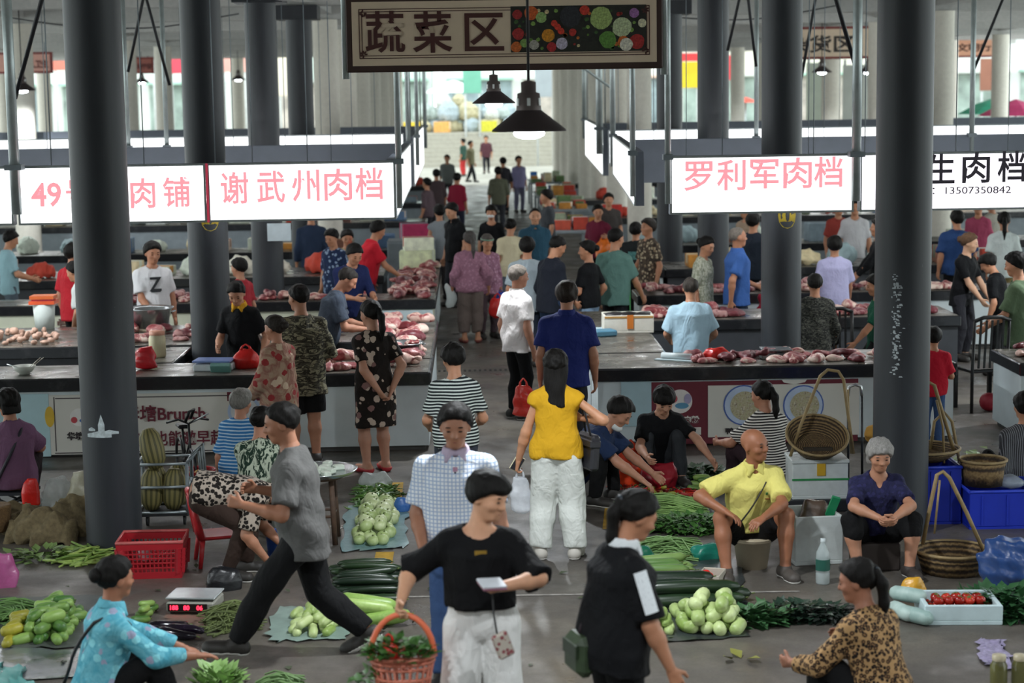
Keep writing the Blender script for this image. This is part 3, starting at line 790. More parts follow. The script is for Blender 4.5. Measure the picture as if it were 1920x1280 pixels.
def small_ell(name, rad, mat):
    k = (name, rad, mat.name)
    if k not in EYE_MESH: EYE_MESH[k] = MB().ell((0, 0, 0), rad, 10, 6).mesh(name, mat)
    return EYE_MESH[k]

LOD = {0: (.016, .0145, .0072, .0056), 1: (.021, .018, .0105, .008), 2: (.028, .025, .016, .013)}
PEOPLE = {}
def person(label, pos, face=0.0, H=1.65, lod=1, girth=1.0, woman=False, lean=0.0, side=0.0, twist=0.0, pelvis=None,
           head=(0, 0, 0), rh=None, lh=None, rf=None, lf=None, rk=None, lk=None, re=None, le=None, feet=(0, 0),
           top=None, sleeve=.40, hem=-.10, loose=.014, neck='round', collar=None, pants=None, pleg=.98, pwide=0.0, dress=None, dhem=.28,
           hair='#0d0a08', style='short', skinc='#b98263', shoe='#2a2724', features=True, group=None, curl=.6, name='person',
           headgear=None, shoetype='shoe', palm=(None, None), seed=None):
    """pos: ground point; face: heading in degrees (0 = looks away along the aisle, 180 = looks at the camera, 90 = left)"""
    rnd = random.Random(seed if seed is not None else hash(label) % 9973 if False else sum(map(ord, label)))
    root = thing(name, label, 'person', (pos[0], pos[1], pos[2] if len(pos) > 2 else 0), math.radians(face), group)
    rb, rg, rhd, rhn = LOD[lod]
    h = H; g = girth
    P = np.array(pelvis if pelvis is not None else (0, 0, .53)) * h
    R3 = Matrix.Rotation(-math.radians(twist), 3, 'Z') @ Matrix.Rotation(-math.radians(lean), 3, 'X') @ Matrix.Rotation(math.radians(side), 3, 'Y')
    r, f, u = (np.array(R3 @ Vector(e)) for e in ((1, 0, 0), (0, 1, 0), (0, 0, 1)))
    R0 = Matrix.Rotation(-math.radians(lean * .35), 3, 'X')
    pr, pf, pu = (np.array(R0 @ Vector(e)) for e in ((1, 0, 0), (0, 1, 0), (0, 0, 1)))
    sw = (.088 if woman else .098) * (.6 + .4 * g); hw = (.050 if woman else .047) * h * (.7 + .3 * g)
    NB = P + u * .295 * h
    shoulder = {s: P + u * .236 * h + r * s * sw * h for s in (1, -1)}
    hipj = {s: P + pr * s * hw - pu * .035 * h for s in (1, -1)}
    ua, fa, th, sh = .172 * h, .15 * h, .229 * h, .226 * h
    J = {}
    for s, tgt, hint in ((1, rh, re), (-1, lh, le)):
        t = np.array(tgt) * h if tgt is not None else shoulder[s] + np.array((s * .045, .02, -.31)) * h
        e, w = ik(shoulder[s], t, ua, fa, hint if hint is not None else (s * .5, -1, -.4))
        J['el', s], J['wr', s] = e, w
    for s, tgt, hint in ((1, rf, rk), (-1, lf, lk)):
        t = np.array(tgt) * h if tgt is not None else np.array((s * .06, 0, .045)) * h
        kx, an = ik(hipj[s], t, th, sh, hint if hint is not None else (s * .1, 1, 0))
        J['kn', s], J['an', s] = kx, an
    # head frame
    hy, hp, hr_ = head
    RH = Matrix.Rotation(-math.radians(twist), 3, 'Z') @ Matrix.Rotation(-math.radians(lean * .55), 3, 'X') @ Matrix.Rotation(math.radians(hy), 3, 'Z') @ Matrix.Rotation(-math.radians(hp), 3, 'X') @ Matrix.Rotation(math.radians(hr_), 3, 'Y')
    qr, qf, qu = (np.array(RH @ Vector(e)) for e in ((1, 0, 0), (0, 1, 0), (0, 0, 1)))
    HS = h / 1.65 * 1.07 if h > 1.3 else h / 1.65 * 1.2
    HC = NB + (u * .35 + qu * .65) * .034 * h + qu * .098 * HS + qf * .012
    def hp_(x, y, z): return HC + (qr * x + qf * y + qu * z) * HS
    if woman:
        prof = [(-.075, .070, .050, 0), (-.03, .098, .066, -.004), (.03, .094, .066, 0), (.10, .078, .058, 0), (.17, .088, .066, .006), (.215, .092, .066, .004), (.238, .088, .058, .002), (.258, .074, .050, -.002), (.278, .052, .044, -.004), (.296, .036, .037, -.006), (.308, .032, .034, -.006)]
    else:
        prof = [(-.075, .068, .050, 0), (-.03, .090, .062, -.002), (.03, .090, .064, .002), (.10, .088, .064, .002), (.17, .098, .068, .002), (.215, .104, .068, 0), (.240, .100, .060, -.001), (.260, .084, .052, -.003), (.278, .060, .046, -.004), (.296, .040, .040, -.006), (.308, .035, .036, -.006)]
    prof = [(t * h, a * h * (g if t < .23 else .6 + .4 * g), b * h * (g if t < .25 else .6 + .4 * g), y * h) for t, a, b, y in prof]
    lg = .75 + .25 * g
    legr = (.052 * h * lg * (1.06 if woman else 1), .034 * h * lg, .035 * h * lg, .022 * h)
    armr = (.030 * h * lg * (.92 if woman else 1), .024 * h * lg, .0245 * h * lg, .0165 * h)
    allp = np.array([P, NB, HC + qu * .14] + [J[k] for k in J] + [shoulder[1], shoulder[-1], P + pr * .12, P - pr * .12])
    pad = .1 * h
    blo, bhi = allp.min(0) - pad, allp.max(0) + pad
    def limb_leg(Fd, s, grow=0.0, k=.03, upto=1.0):
        a, b, c = hipj[s], J['kn', s], J['an', s]
        lo_ = cp if pleg > .75 and dress is None else 0.0
        Fd.cone(a, b, legr[0] - cp, legr[1] - (cp if pleg > .5 and dress is None else 0.0), k)
        Fd.cone(b, b + (c - b) * .35, legr[1] - lo_, legr[2] - lo_, k)
        Fd.cone(b + (c - b) * .35, c, legr[2] - lo_, legr[3], k)
    def limb_arm(Fd, s, k=.025):
        a, b, c = shoulder[s], J['el', s], J['wr', s]
        Fd.cone(a, b, armr[0] - ct, armr[1], k); Fd.cone(b, b + (c - b) * .3, armr[1], armr[2], k); Fd.cone(b + (c - b) * .3, c, armr[2], armr[3], k)
    def feet_dir(s):
        a = math.radians(feet[0] if s > 0 else feet[1]); kd = J['an', s] - J['kn', s]
        fy = np.array((math.sin(s * .18), math.cos(.18), 0))
        return nv(fy * math.cos(a) + np.array((0, 0, 1)) * math.sin(a))
    def foot(Fd, s, grow=0.0):
        d = feet_dir(s); n = nv(np.array((0, 0, 1)) - d * d[2]); an = J['an', s]
        sole = an - n * .040 * h
        Fd.cone(an + n * .0, sole + n * .022 * h - d * .022 * h, .024 * h + grow, .024 * h + grow, .02)
        Fd.cone(sole + n * .022 * h - d * .022 * h, sole + n * .016 * h + d * .10 * h, .024 * h + grow, .019 * h + grow, .02)
        side_ = np.cross(d, n)
        Fd.cone(sole + n * .016 * h + d * .06 * h + side_ * .012 * h, sole + n * .014 * h + d * .10 * h + side_ * .008 * h, .018 * h + grow, .016 * h + grow, .02)
        Fd.cone(sole + n * .016 * h + d * .06 * h - side_ * .012 * h, sole + n * .014 * h + d * .09 * h - side_ * .01 * h, .018 * h + grow, .015 * h + grow, .02)
    skm = skin(skinc)
    parts = []
    B = Field(blo, bhi, rb)
    ct = .012 if top is not None else 0.0; cp = .012 if (pants is not None or dress is not None) else 0.0
    B.loft(P, (r, f, u), prof, .03, grow=-ct)
    B.ell(P - pu * .02 * h, (.088 * h * g - cp, .064 * h * g - cp, .06 * h - cp), (pr, pf, pu), .03)
    for s in (1, -1):
        B.ell(shoulder[s] - u * .008 * h, (.030 * h * lg - ct,) * 3, None, .03)
        B.cone(NB - u * .012 * h, shoulder[s] + u * .004 * h, .026 * h, .026 * h - ct, .03)
        limb_leg(B, s); limb_arm(B, s); foot(B, s)
    B.cone(NB - u * .02 * h, hp_(0, -.012, -.06), .034 * h, .031 * h, .02)
    parts.append(B.surf())
    # head, finer grid
    E = Field(HC - .175 * HS, HC + .175 * HS, rhd)
    fr = (qr, qf, qu); hs = HS
    E.ell(hp_(0, -.012, .022), (.077 * hs, .094 * hs, .080 * hs), fr, .0)
    E.ell(hp_(0, .018, -.03), (.060 * hs, .070 * hs, .082 * hs), fr, .03)
    E.cone(hp_(-.012, .058, -.086), hp_(.012, .058, -.086), .021 * hs, .021 * hs, .03)
    E.cone(hp_(-.03, .066, .018), hp_(.03, .066, .018), .016 * hs, .016 * hs, .015)
    for s in (1, -1):
        E.ell(hp_(s * .030, .094, -.001), (.017 * hs, .012 * hs, .010 * hs), fr, sub=True)
        E.ell(hp_(s * .038, .055, -.028), (.024 * hs, .024 * hs, .022 * hs), fr, .02)
        E.ell(hp_(s * .074, -.008, -.012), (.010 * hs, .020 * hs, .031 * hs), fr, .006)
    E.cone(hp_(0, .082, .008), hp_(0, .100, -.026), .008 * hs, .0125 * hs, .012)
    E.cone(hp_(-.012, .088, -.030), hp_(.012, .088, -.030), .0085 * hs, .0085 * hs, .008)
    E.cone(hp_(-.016, .078, -.056), hp_(.016, .078, -.056), .0095 * hs, .0095 * hs, .008)
    E.cone(hp_(-.012, .075, -.067), hp_(.012, .075, -.067), .009 * hs, .009 * hs, .008)
    E.cone(hp_(0, -.012, -.05), NB - u * .005 * h, .031 * h, .034 * h, .02)
    parts.append(E.surf())
    # hands with five fingers
    for s in (1, -1):
        W = J['wr', s]; d = nv(W - J['el', s])
        pn = palm[0] if s > 0 else palm[1]
        pn = np.array(pn, float) if pn is not None else np.array((-s, .25, 0.0))
        n = pn - d * (pn @ d); n = nv(n) if np.linalg.norm(n) > .05 else nv(np.cross(d, (1, 0, 0)))
        w = np.cross(d, n) * s           # towards the thumb
        if (w @ np.array((0, 1, .0))) < -.2 and pn is None: w = -w
        k = h / 1.65; c = curl if not isinstance(curl, tuple) else (curl[0] if s > 0 else curl[1])
        HF = Field(W - .02 - .19 * k * np.maximum(0, -d) - .09 * k, W + .02 + .19 * k * np.maximum(0, d) + .09 * k, rhn)
        HF.cone(W - d * .05 * k, W + d * .02 * k, armr[3] * 1.02, .021 * k, .012)
        for q in (-.024, -.008, .008, .024):
            HF.cone(W + d * .012 * k + w * q * .6 * k, W + d * .078 * k + w * q * k, .0145 * k, .0125 * k, .010)
        fr_ = max(.0082 * k, rhn * 1.05)
        for q, L, off in ((.027, .068, 0), (.0095, .077, .003), (-.0085, .070, .002), (-.026, .056, -.004)):
            p0 = W + d * (.080 + off) * k + w * q * k
            dd = d; pp = p0
            for sgm, fracL in ((0, .42), (1, .32), (2, .26)):
                ang = c * (.55 if sgm == 0 else .75)
                dd = nv(dd * math.cos(ang) + n * math.sin(ang)) if sgm == 0 else nv(dd * math.cos(ang) + nv(n - d * 1.0 * 0 - dd * (n @ dd)) * math.sin(ang))
                p1 = pp + dd * L * fracL * k
                HF.cone(pp, p1, fr_ * (1 - .06 * sgm), fr_ * (1 - .06 * (sgm + 1)), .003); pp = p1
        t0 = W + d * .025 * k + w * .024 * k; t1 = t0 + nv(d * .75 + w * .75 + n * .35) * .042 * k; t2 = t1 + nv(d * .95 + w * .2 + n * (.2 + .5 * c)) * .034 * k
        HF.cone(t0, t1, .013 * k, .0105 * k, .008); HF.cone(t1, t2, .0105 * k, .0085 * k, .004)
        parts.append(HF.surf())
        J['pm', s] = W + d * .075 * k + n * .02 * k; J['gr', s] = W + d * .085 * k + n * .022 * k; J['hn', s] = n
    body = link('body', np_mesh('body', parts, skm), root)
    # ---------------- clothing
    G = rg
    if top is not None:
        T = Field(np.minimum.reduce([P - .2 * h, NB, J['el', 1], J['el', -1], J['wr', 1], J['wr', -1]]) - .12 * h, np.maximum.reduce([P + .2 * h, NB, J['el', 1], J['el', -1], J['wr', 1], J['wr', -1]]) + .1 * h, G)
        pt = [list(q) for q in prof]
        lowa = hw + legr[0] + .006 + pwide * .3
        for q in pt:
            if q[0] < .2 * h:
                q[1] = max(q[1], (lowa if q[0] < .06 * h else pt[5][1] * (.95 if not woman else .92)) if hem < .0 else pt[5][1] * .92); q[2] = max(q[2], .066 * h * g + (.012 if q[0] < .06 * h else 0))
        if hem < -.075: pt.insert(0, [hem * h, pt[0][1] * 1.04, pt[0][2] * 1.04, pt[0][3]])
        for q in pt:
            if q[0] < .22 * h: q[1] += max(0, loose - .012); q[2] += max(0, loose - .012)
        T.loft(P, (r, f, u), pt, .03, grow=min(loose, .012), t0=hem * h, t1=.292 * h)
        for s in (1, -1):
            a, b, c = shoulder[s], J['el', s], J['wr', s]
            T.ell(a - u * .006 * h, (.030 * h * lg + min(loose, .014),) * 3, None, .04)
            T.cone(NB - u * .012 * h, a + u * .004 * h, .027 * h + min(loose, .012), .027 * h + min(loose, .012), .03)
            if sleeve <= 0: continue
            if sleeve <= .55:
                T.cone(a, a + (b - a) * (sleeve / .5), armr[0] + min(loose, .011), armr[0] + loose * 1.2, .03, flat=True)
            else:
                T.cone(a, b, armr[0] + min(loose, .012), armr[1] + loose, .03)
                T.cone(b, b + (c - b) * ((sleeve - .5) / .5), armr[1] + loose, max(armr[3], .02) + loose * .9, .03, flat=True)
        T.ripple(.0045 + .13 * loose, rnd, 26)
        pn_ = NB + u * .012 * h
        nr = {'round': .040, 'wide': .056, 'vee': .044, 'high': .036, 'boat': .062}[neck] * h
        T.cone(pn_ - u * .012 * h + f * .008 * h, pn_ + u * .08 * h, nr, nr * 1.3, 0, sub=True)
        if neck == 'vee': T.cone(pn_, pn_ + f * .055 * h - u * .055 * h, nr * .7, .012 * h, 0, sub=True)
        if neck == 'wide': T.cone(pn_ + f * .03 * h, pn_ + f * .05 * h - u * .02 * h, nr * .8, .03 * h, 0, sub=True)
        topo = link('top', np_mesh('top', [T.surf()], top), root)
        if collar is not None:
            Cc = Field(NB - .1 * h, NB + .1 * h, min(G, .0125))
            Cc.cone(NB - u * .012 * h, NB + (u * .7 + qu * .3) * .022 * h, .054 * h, .044 * h, 0, flat=2)
            for s in (1, -1): Cc.cone(NB + f * .034 * h + r * s * .018 * h, NB + f * .047 * h + r * s * .032 * h - u * .026 * h, .012 * h, .009 * h, .012)
            Cc.cone(NB - u * .05 * h, NB + u * .07 * h, .036 * h, .034 * h, 0, sub=True)
            Cc.cone(NB + f * .05 * h + u * .05 * h, NB + f * .06 * h - u * .03 * h, .022 * h, .012 * h, 0, sub=True)
            link('collar', np_mesh('collar', [Cc.surf()], collar), topo)
    if pants is not None:
        pts_ = [P - .13 * h, P + .13 * h] + [J['kn', s] for s in (1, -1)] + [J['an', s] for s in (1, -1)]
        pts_ = np.array(pts_)
        T = Field(pts_.min(0) - .09 * h, pts_.max(0) + .09 * h, G)
        T.loft(P, (pr, pf, pu), [q for q in prof if q[0] < .12 * h], .03, grow=.010, t0=-.07 * h, t1=.055 * h)
        T.ell(P - pu * .02 * h, (.090 * h * g + .008, .066 * h * g + .008, .062 * h), (pr, pf, pu), .03)
        for s in (1, -1):
            a, b, c = hipj[s], J['kn', s], J['an', s]; gw = .010 + pwide * .5
            if pleg <= .5:
                T.cone(a, a + (b - a) * (pleg / .5), legr[0] + gw, legr[0] * .82 + gw + .012, .03, flat=True)
            else:
                T.cone(a, b, legr[0] + gw, legr[1] + gw + pwide * .5, .012)
                q = min((pleg - .5) / .5, 1.0)
                T.cone(b, b + (c - b) * min(q, .35), legr[1] + gw + pwide * .5, legr[2] + gw + pwide * .6, .012)
                if q > .35: T.cone(b + (c - b) * .35, b + (c - b) * q, legr[2] + gw + pwide * .6, max(legr[3] + .016, legr[2] * .86) + pwide, .012, flat=True)
        T.ripple(.007, rnd, 22)
        link('trousers', np_mesh('trousers', [T.surf()], pants), root)
    if dress is not None:
        z1 = P[2] + .03 * h; z0 = dhem * h
        T = Field((P[0] - .22 * h, P[1] - .2 * h, z0 - .02), (P[0] + .22 * h, P[1] + .2 * h, z1 + .06), G)
        T.loft((P[0], P[1], 0), (np.array((1., 0, 0)), np.array((0, 1., 0)), np.array((0, 0, 1.))), [(z0, .112 * h * g, .086 * h * g, 0), (P[2] - .04 * h, .112 * h * g, .080 * h * g, 0), (z1 + .03, .098 * h * g, .070 * h * g, 0)], .02, grow=.012)
        T.ripple(.008, rnd, 16)
        link('skirt', np_mesh('skirt', [T.surf()], dress), root)
    if shoe is not None:
        for s in (1, -1):
            an = J['an', s]
            T = Field(an - .16 * h, an + .16 * h, max(.009, G * .75)); d = feet_dir(s); n = nv(np.array((0, 0, 1)) - d * d[2])
            foot(T, s, .008)
            T.plane(an - n * .047 * h, n)
            T.plane(an + n * (.012 if shoetype == 'shoe' else -.018) * h, -n)
            so = link('shoe', np_mesh('shoe', [T.surf()], M(shoe, .6, 0, .1)), root)
            if shoetype == 'shoe' and lod == 0:
                T = Field(an - .16 * h, an + .16 * h, .009); foot(T, s, .012); T.plane(an - n * .049 * h, n); T.plane(an - n * .034 * h, -n)
                link('sole', np_mesh('sole', [T.surf()], M('#b9b6b0', .6)), so)
    # ---------------- hair
    if style != 'bald':
        T = Field(HC - .2 * HS, HC + .2 * HS, min(rhd * 1.35, .016))
        thk = {'short': .021, 'crop': .009, 'thin': .0035, 'bowl': .02, 'full': .022, 'pony': .012, 'bun': .013, 'long': .016, 'bob': .022, 'receding': .006}[style]
        T.ell(hp_(0, -.014, .024), ((.077 + thk) * hs, (.094 + thk) * hs, (.081 + thk) * hs), fr, 0)
        if style in ('full', 'bowl', 'bob'): T.ell(hp_(0, .0, .055), (.085 * hs, .098 * hs, .068 * hs), fr, .02)
        if style in ('short', 'pony', 'bun'): T.ell(hp_(0, -.006, .05), (.078 * hs, .094 * hs, .072 * hs), fr, .02)
        T.ripple(.0022, rnd, 90)
        zc = {'short': .0, 'crop': .006, 'thin': .012, 'bowl': -.012, 'full': -.01, 'pony': .004, 'bun': .004, 'long': -.02, 'bob': -.03, 'receding': .01}[style]
        sl_ = .95 if style not in ('receding', 'thin') else 1.3
        if style == 'bowl': sl_ = .5
        nrm = qu - qf * sl_
        T.plane(hp_(0, 0, zc - .004), nrm); T.ripple(.003, rnd, 120)
        if style in ('bowl', 'full'):      # fringe
            T.ell(hp_(0, .062, .058), (.066 * hs, .040 * hs, .032 * hs), fr, .012)
        hpieces = [T.surf()]
        if style == 'pony':
            T2 = Field(HC - .46 * HS, HC + .3 * HS, .013)
            T2.ell(hp_(0, -.105, .03), (.026 * hs,) * 3, None, .02)
            g0 = hp_(0, -.11, .03); back = nv(-qf * np.array((1, 1, 0)) + 1e-6); dn = np.array((0, 0, -1.))
            g1 = g0 + (back * .034 + dn * .06) * hs; g2 = g1 + (back * .012 + dn * .11) * hs; g3 = g2 + (dn * .11 - back * .004) * hs
            T2.cone(g0, g1, .024 * hs, .032 * hs, .02); T2.cone(g1, g2, .032 * hs, .028 * hs, .02); T2.cone(g2, g3, .028 * hs, .010, .02)
            hpieces.append(T2.surf())
        if style == 'bun':
            T2 = Field(HC - .24 * HS, HC + .24 * HS, .011); T2.ell(hp_(0, -.118, .015), (.045 * hs, .04 * hs, .042 * hs), fr, .02); T2.ripple(.002, rnd, 70); hpieces.append(T2.surf())
        if style in ('long', 'bob'):
            T2 = Field(HC - .42 * HS, HC + .2 * HS, .014); bot = -.30 if style == 'long' else -.095
            T2.loft(HC, (qr, qf, qu), [(bot * hs, .062 * hs, .030 * hs, -.085 * hs), (-.1 * hs, .082 * hs, .045 * hs, -.062 * hs), (.0, .088 * hs, .062 * hs, -.045 * hs), (.05 * hs, .08 * hs, .06 * hs, -.04 * hs)], 0)
            T2.ripple(.003, rnd, 60); hpieces.append(T2.surf())
        ho = link('hair', np_mesh('hair', hpieces, hairm(hair)), root)
        if style == 'pony': link('hair_tie', MB().ell((0, 0, 0), (.028, .022, .028), 10, 6).mesh('hair_tie', M('#26303a', .5)), ho, hp_(0, -.112, .03))
    if features and lod < 2:
        eul = Matrix((Vector(qr), Vector(qf), Vector(qu))).transposed().to_euler()
        for s in (1, -1):
            link('eye', small_ell('eye', (.0125, .005, .0042), M('#1a1412', .25)), root, hp_(s * .031, .0835, -.001), eul, (hs,) * 3)
            link('eyebrow', small_ell('eyebrow', (.017, .005, .0035), hairm(hair if hair != '#8e8b88' else '#5a5652')), root, hp_(s * .032, .0835, .022), eul, (hs,) * 3)
        link('lips', small_ell('lips', (.019, .007, .0075), M('#9a5348' if woman else '#94584a', .5)), root, hp_(0, .082, -.061), eul, (hs,) * 3)
    Mw = Matrix.Translation(root.location) @ Matrix.Rotation(math.radians(face), 4, 'Z')
    W = {k: Mw @ Vector(v) for k, v in J.items()}
    W['head'] = Mw @ Vector(HC); W['neck'] = Mw @ Vector(NB); W['pelvis'] = Mw @ Vector(P); W['chest'] = Mw @ Vector(P + u * .2 * h)
    for s in (1, -1): W['sh', s] = Mw @ Vector(shoulder[s]); W['hip', s] = Mw @ Vector(hipj[s])
    W['root'] = root; W['mw'] = Mw; W['fr'] = (r, f, u); W['loc'] = lambda v: Mw @ Vector(tuple(v)); W['P'] = P; W['NB'] = NB; W['hp'] = hp_; W['h'] = h; W['q'] = (qr, qf, qu)
    return W
# ================================================================ the people
PL_ = lambda c, d=None: cloth('plain', c) if d is None else cloth('plain', c, d)
BLACK = PL_('#0c0d10'); BLKP = PL_('#0e0e10'); JEAN = PL_('#37507a', '#8ea4c0'); LJEAN = PL_('#8fa9c4', '#c8d6e2'); NAVY = PL_('#1c2746'); WHITEP = PL_('#cfd2cf', '#e8e8e6')
def hd(px, py, Y, dx=0.0, dy=0.0):           # ground point of a person whose head is seen at a pixel at distance Y
    p = at_y(px, py, Y); return (p.x + dx, Y + dy), p.z
def gp(px, py): p = on_z(px, py); return (p.x, p.y)
SITLO = dict(pelvis=(0, -.06, .155), rf=(.10, .17, .045), lf=(-.10, .17, .045), rk=(.35, .6, 1), lk=(-.35, .6, 1))
SQUAT = dict(pelvis=(0, -.10, .125), rf=(.09, .03, .045), lf=(-.09, .03, .045), rk=(.3, 1, .6), lk=(-.3, 1, .6))
SITHI = dict(pelvis=(0, -.05, .30), rf=(.07, .16, .045), lf=(-.07, .16, .045), rk=(.1, 1, .6), lk=(-.1, 1, .6))
# ---- nearest people
P_shopper = person('woman in black blouse and white trousers carrying the orange basket', hd(897, 890, 9.15)[0], 182, 1.60, 0, 1.05, True,
    head=(52, 16, -6), rh=(.25, .06, .60), lh=(-.055, .20, .675), re=(.6, -.7, -.3), le=(-1, -.3, -.2), top=cloth('plain', '#08080b', '#101016'), sleeve=.52, hem=.035, loose=.034, neck='wide',
    pants=PL_('#e6e6e4', '#f2f2f0'), pwide=.03, rf=(.085, .02, .045), lf=(-.085, -.03, .045), style='full', skinc='#d09c7c', palm=(None, (0, .2, 1)), curl=(1.5, .8))
P_check = person('man in a white and blue checked polo shirt walking towards the camera', hd(853, 752, 10.75)[0], 178, 1.68, 0, 1.12,
    head=(0, 12, 0), rh=(.115, .10, .50), lh=(-.17, .06, .46), rf=(.06, .10, .045), lf=(-.06, -.10, .06), top=cloth('check', '#e9ecf2', '#a3b6d4', scale=.75), hem=-.10, loose=.024,
    collar=PL_('#b7a8bd'), pants=PL_('#3d5580', '#5b779f'), style='short', skinc='#a8745a')
P_walker = person('man in a grey T-shirt and black trousers striding to the left', hd(560, 760, 11.3)[0], 92, 1.70, 0, 1.05, lean=7,
    head=(0, 10, 0), rh=(.13, .17, .60), lh=(-.13, .20, .60), re=(.4, -1, -.4), le=(-.4, -1, -.4), rf=(.04, -.22, .075), lf=(-.04, .265, .045), feet=(-28, 8), pelvis=(0, 0, .485), top=PL_('#5d5c5b', '#4a4a49'), hem=-.11, loose=.024,
    pants=BLKP, pwide=.016, style='crop', skinc='#9f6c52', curl=1.4)
P_polo = person('woman with a ponytail in a black polo shirt with white collar, in profile', hd(1150, 942, 8.75)[0], -72, 1.58, 0, 1.34, True, lean=6,
    head=(0, 24, 0), rh=(.16, .13, .43), lh=(-.16, .10, .44), top=cloth('plain', '#0a0b0f', '#12131a'), sleeve=.45, hem=-.09, loose=.024, collar=PL_('#d5d9dc'), pants=BLKP, style='pony', skinc='#b07a5c')
P_teal = person('woman in a turquoise blouse with black bun and shoulder strap crouching at the lower left', hd(205, 1062, 10.1)[0], -62, 1.56, 0, 1.05, True, lean=12,
    head=(8, 0, 0), pelvis=(0, -.06, .15), rf=(.10, .20, .045), lf=(-.10, .22, .045), rk=(.35, .6, 1), lk=(-.35, .6, 1), rh=(.15, .25, .25), lh=(-.02, .27, .23), top=cloth('floral', '#4f9fb4', '#6fb6c6', '#86cdd8', '#9a9fb8', scale=.9), sleeve=.88, hem=-.05, loose=.02,
    neck='high', collar=PL_('#63adbf'), pants=BLKP, style='bun', skinc='#a46d52', palm=((0, 0, -1), (0, 0, -1)), curl=.3)
P_leopard = person('woman in a leopard print blouse squatting at the lower right, seen from behind', hd(1632, 1052, 9.7)[0], 38, 1.56, 0, 1.12, True, lean=16,
    head=(28, 6, 0), rh=(.17, .22, .26), lh=(-.13, .24, .22), top=cloth('leopard', '#a9865c', '#1d1512', '#7d5d3e', scale=.82), sleeve=.9, hem=-.04, loose=.02, pants=BLKP, style='pony', skinc='#9c6850', **SITLO)
P_yellow = person('bald man in a pale yellow polo shirt and black shorts sitting on a cream bucket', (on_z(1430, 1095).x, 13.15), 184, 1.64, 0, 1.0, lean=14,
    head=(38, -4, 0), pelvis=(0, -.10, .185), rf=(.155, .13, .045), lf=(-.105, .13, .045), rk=(.5, .5, 1), lk=(-.3, .5, 1), rh=(.15, .10, .295), lh=(.01, .20, .285), re=(1, -.3, 0), le=(-1, -.2, -.1),
    top=PL_('#d9cf76', '#bfb45c'), sleeve=.40, hem=.0, loose=.024, collar=PL_('#d2c870'), pants=BLKP, pleg=.40, style='bald', hair='#5a4a40', skinc='#945f43', shoe='#4a4440', palm=((0, .3, -1), (0, -.2, -1)), curl=.5)
P_granny = person('grey haired woman in a navy blouse sitting with folded hands beside the blue crates', (on_z(1668, 1095).x, 13.1), 180, 1.52, 0, 1.08, True, lean=16,
    head=(0, 6, 0), pelvis=(0, -.10, .185), rf=(.12, .13, .045), lf=(-.12, .13, .045), rk=(.45, .5, 1), lk=(-.45, .5, 1), rh=(.035, .21, .30), lh=(-.02, .215, .30), re=(1, -.2, 0), le=(-1, -.2, 0),
    top=cloth('floral', '#1e1f3c', '#25264a', '#2c2c55', scale=.5), sleeve=.38, hem=.0, loose=.02, neck='vee', pants=BLKP, pleg=.62, pwide=.01, style='bob', hair='#8e8b88', skinc='#b17e63', shoe='#3a3432', curl=1.0)
# ---- middle ground, both sides of the aisle mouth
P_yellowtop = person('woman in a mustard yellow top and wide white trousers seen from behind', gp(1046, 1046), -4, 1.585, 0, .96, True,
    head=(0, 4, 0), lh=(-.185, .05, .455), rh=(.115, .07, .66), re=(1, -.4, -.6), top=PL_('#c99a1e', '#b38514'), sleeve=.10, hem=-.045, loose=.016, neck='high', pants=PL_('#d3d6d1', '#eceeea'), pwide=.032, rf=(.082, 0, .045), lf=(-.082, 0, .045), style='long', skinc='#bf8a6a', shoe='#b9b4ac', curl=1.2)
P_stripe = person('woman in a black and white striped T-shirt with short hair facing away', hd(852, 656, 14.4)[0], 8, 1.54, 0, 1.0, True, head=(12, 12, 0), rh=(.12, .16, .55), lh=(-.12, .17, .55),
    top=cloth('stripes', '#1c2326', '#c8d0cc', .55, scale=.85), sleeve=.37, hem=-.06, loose=.018, pants=PL_('#3a3f4a'), style='short', skinc='#b98466')
P_navyback = person('broad man in a navy blue shirt seen from behind', hd(1062, 518, 17.3)[0], -6, 1.72, 0, 1.18, head=(0, 6, 0), top=PL_('#1d2866', '#161f50'), sleeve=.37, hem=-.10, loose=.024, collar=PL_('#1d2866'), pants=PL_('#23252c'), style='short', hair='#2a221d', skinc='#a8745a')
P_whitepolo = person('elderly man with cropped hair in a white polo shirt and black trousers', gp(972, 784), -55, 1.665, 0, 1.08, head=(-12, 6, 0), top=PL_('#d6d0cf', '#c4bcbc'), sleeve=.37, hem=-.09, loose=.024, collar=PL_('#d9d2d0'), pants=BLKP, style='crop', hair='#6a625b', skinc='#a9745b')
P_dress = person('woman in a black dress with pale flowers and red slippers at the meat counter', gp(706, 884), 28, 1.60, 0, 1.04, True, head=(18, 8, 0), rh=(.07, -.09, .49), lh=(-.02, -.10, .49), re=(1, -.6, 0), le=(-1, -.5, 0),
    top=cloth('floral', '#19130f', '#1f1713', '#b9a596', '#80605c', scale=1.15), sleeve=.36, hem=-.03, loose=.018, dress=cloth('floral', '#19130f', '#1f1713', '#b9a596', '#80605c', scale=1.15), dhem=.27, style='pony', skinc='#b5826a', shoe='#b23238', shoetype='slipper')
P_camo = person('man in a camouflage shirt and black shorts at the meat counter', hd(564, 545, 17.5)[0], 14, 1.72, 0, 1.1, lean=3, head=(28, 8, 0), rh=(.12, .15, .52), lh=(-.12, .16, .52), top=cloth('camo', '#858069', '#4a463a', '#2b2820', scale=1.7), sleeve=.55, hem=-.14, loose=.03, pants=BLKP, pleg=.46, pwide=.02, style='crop', skinc='#a9755a')
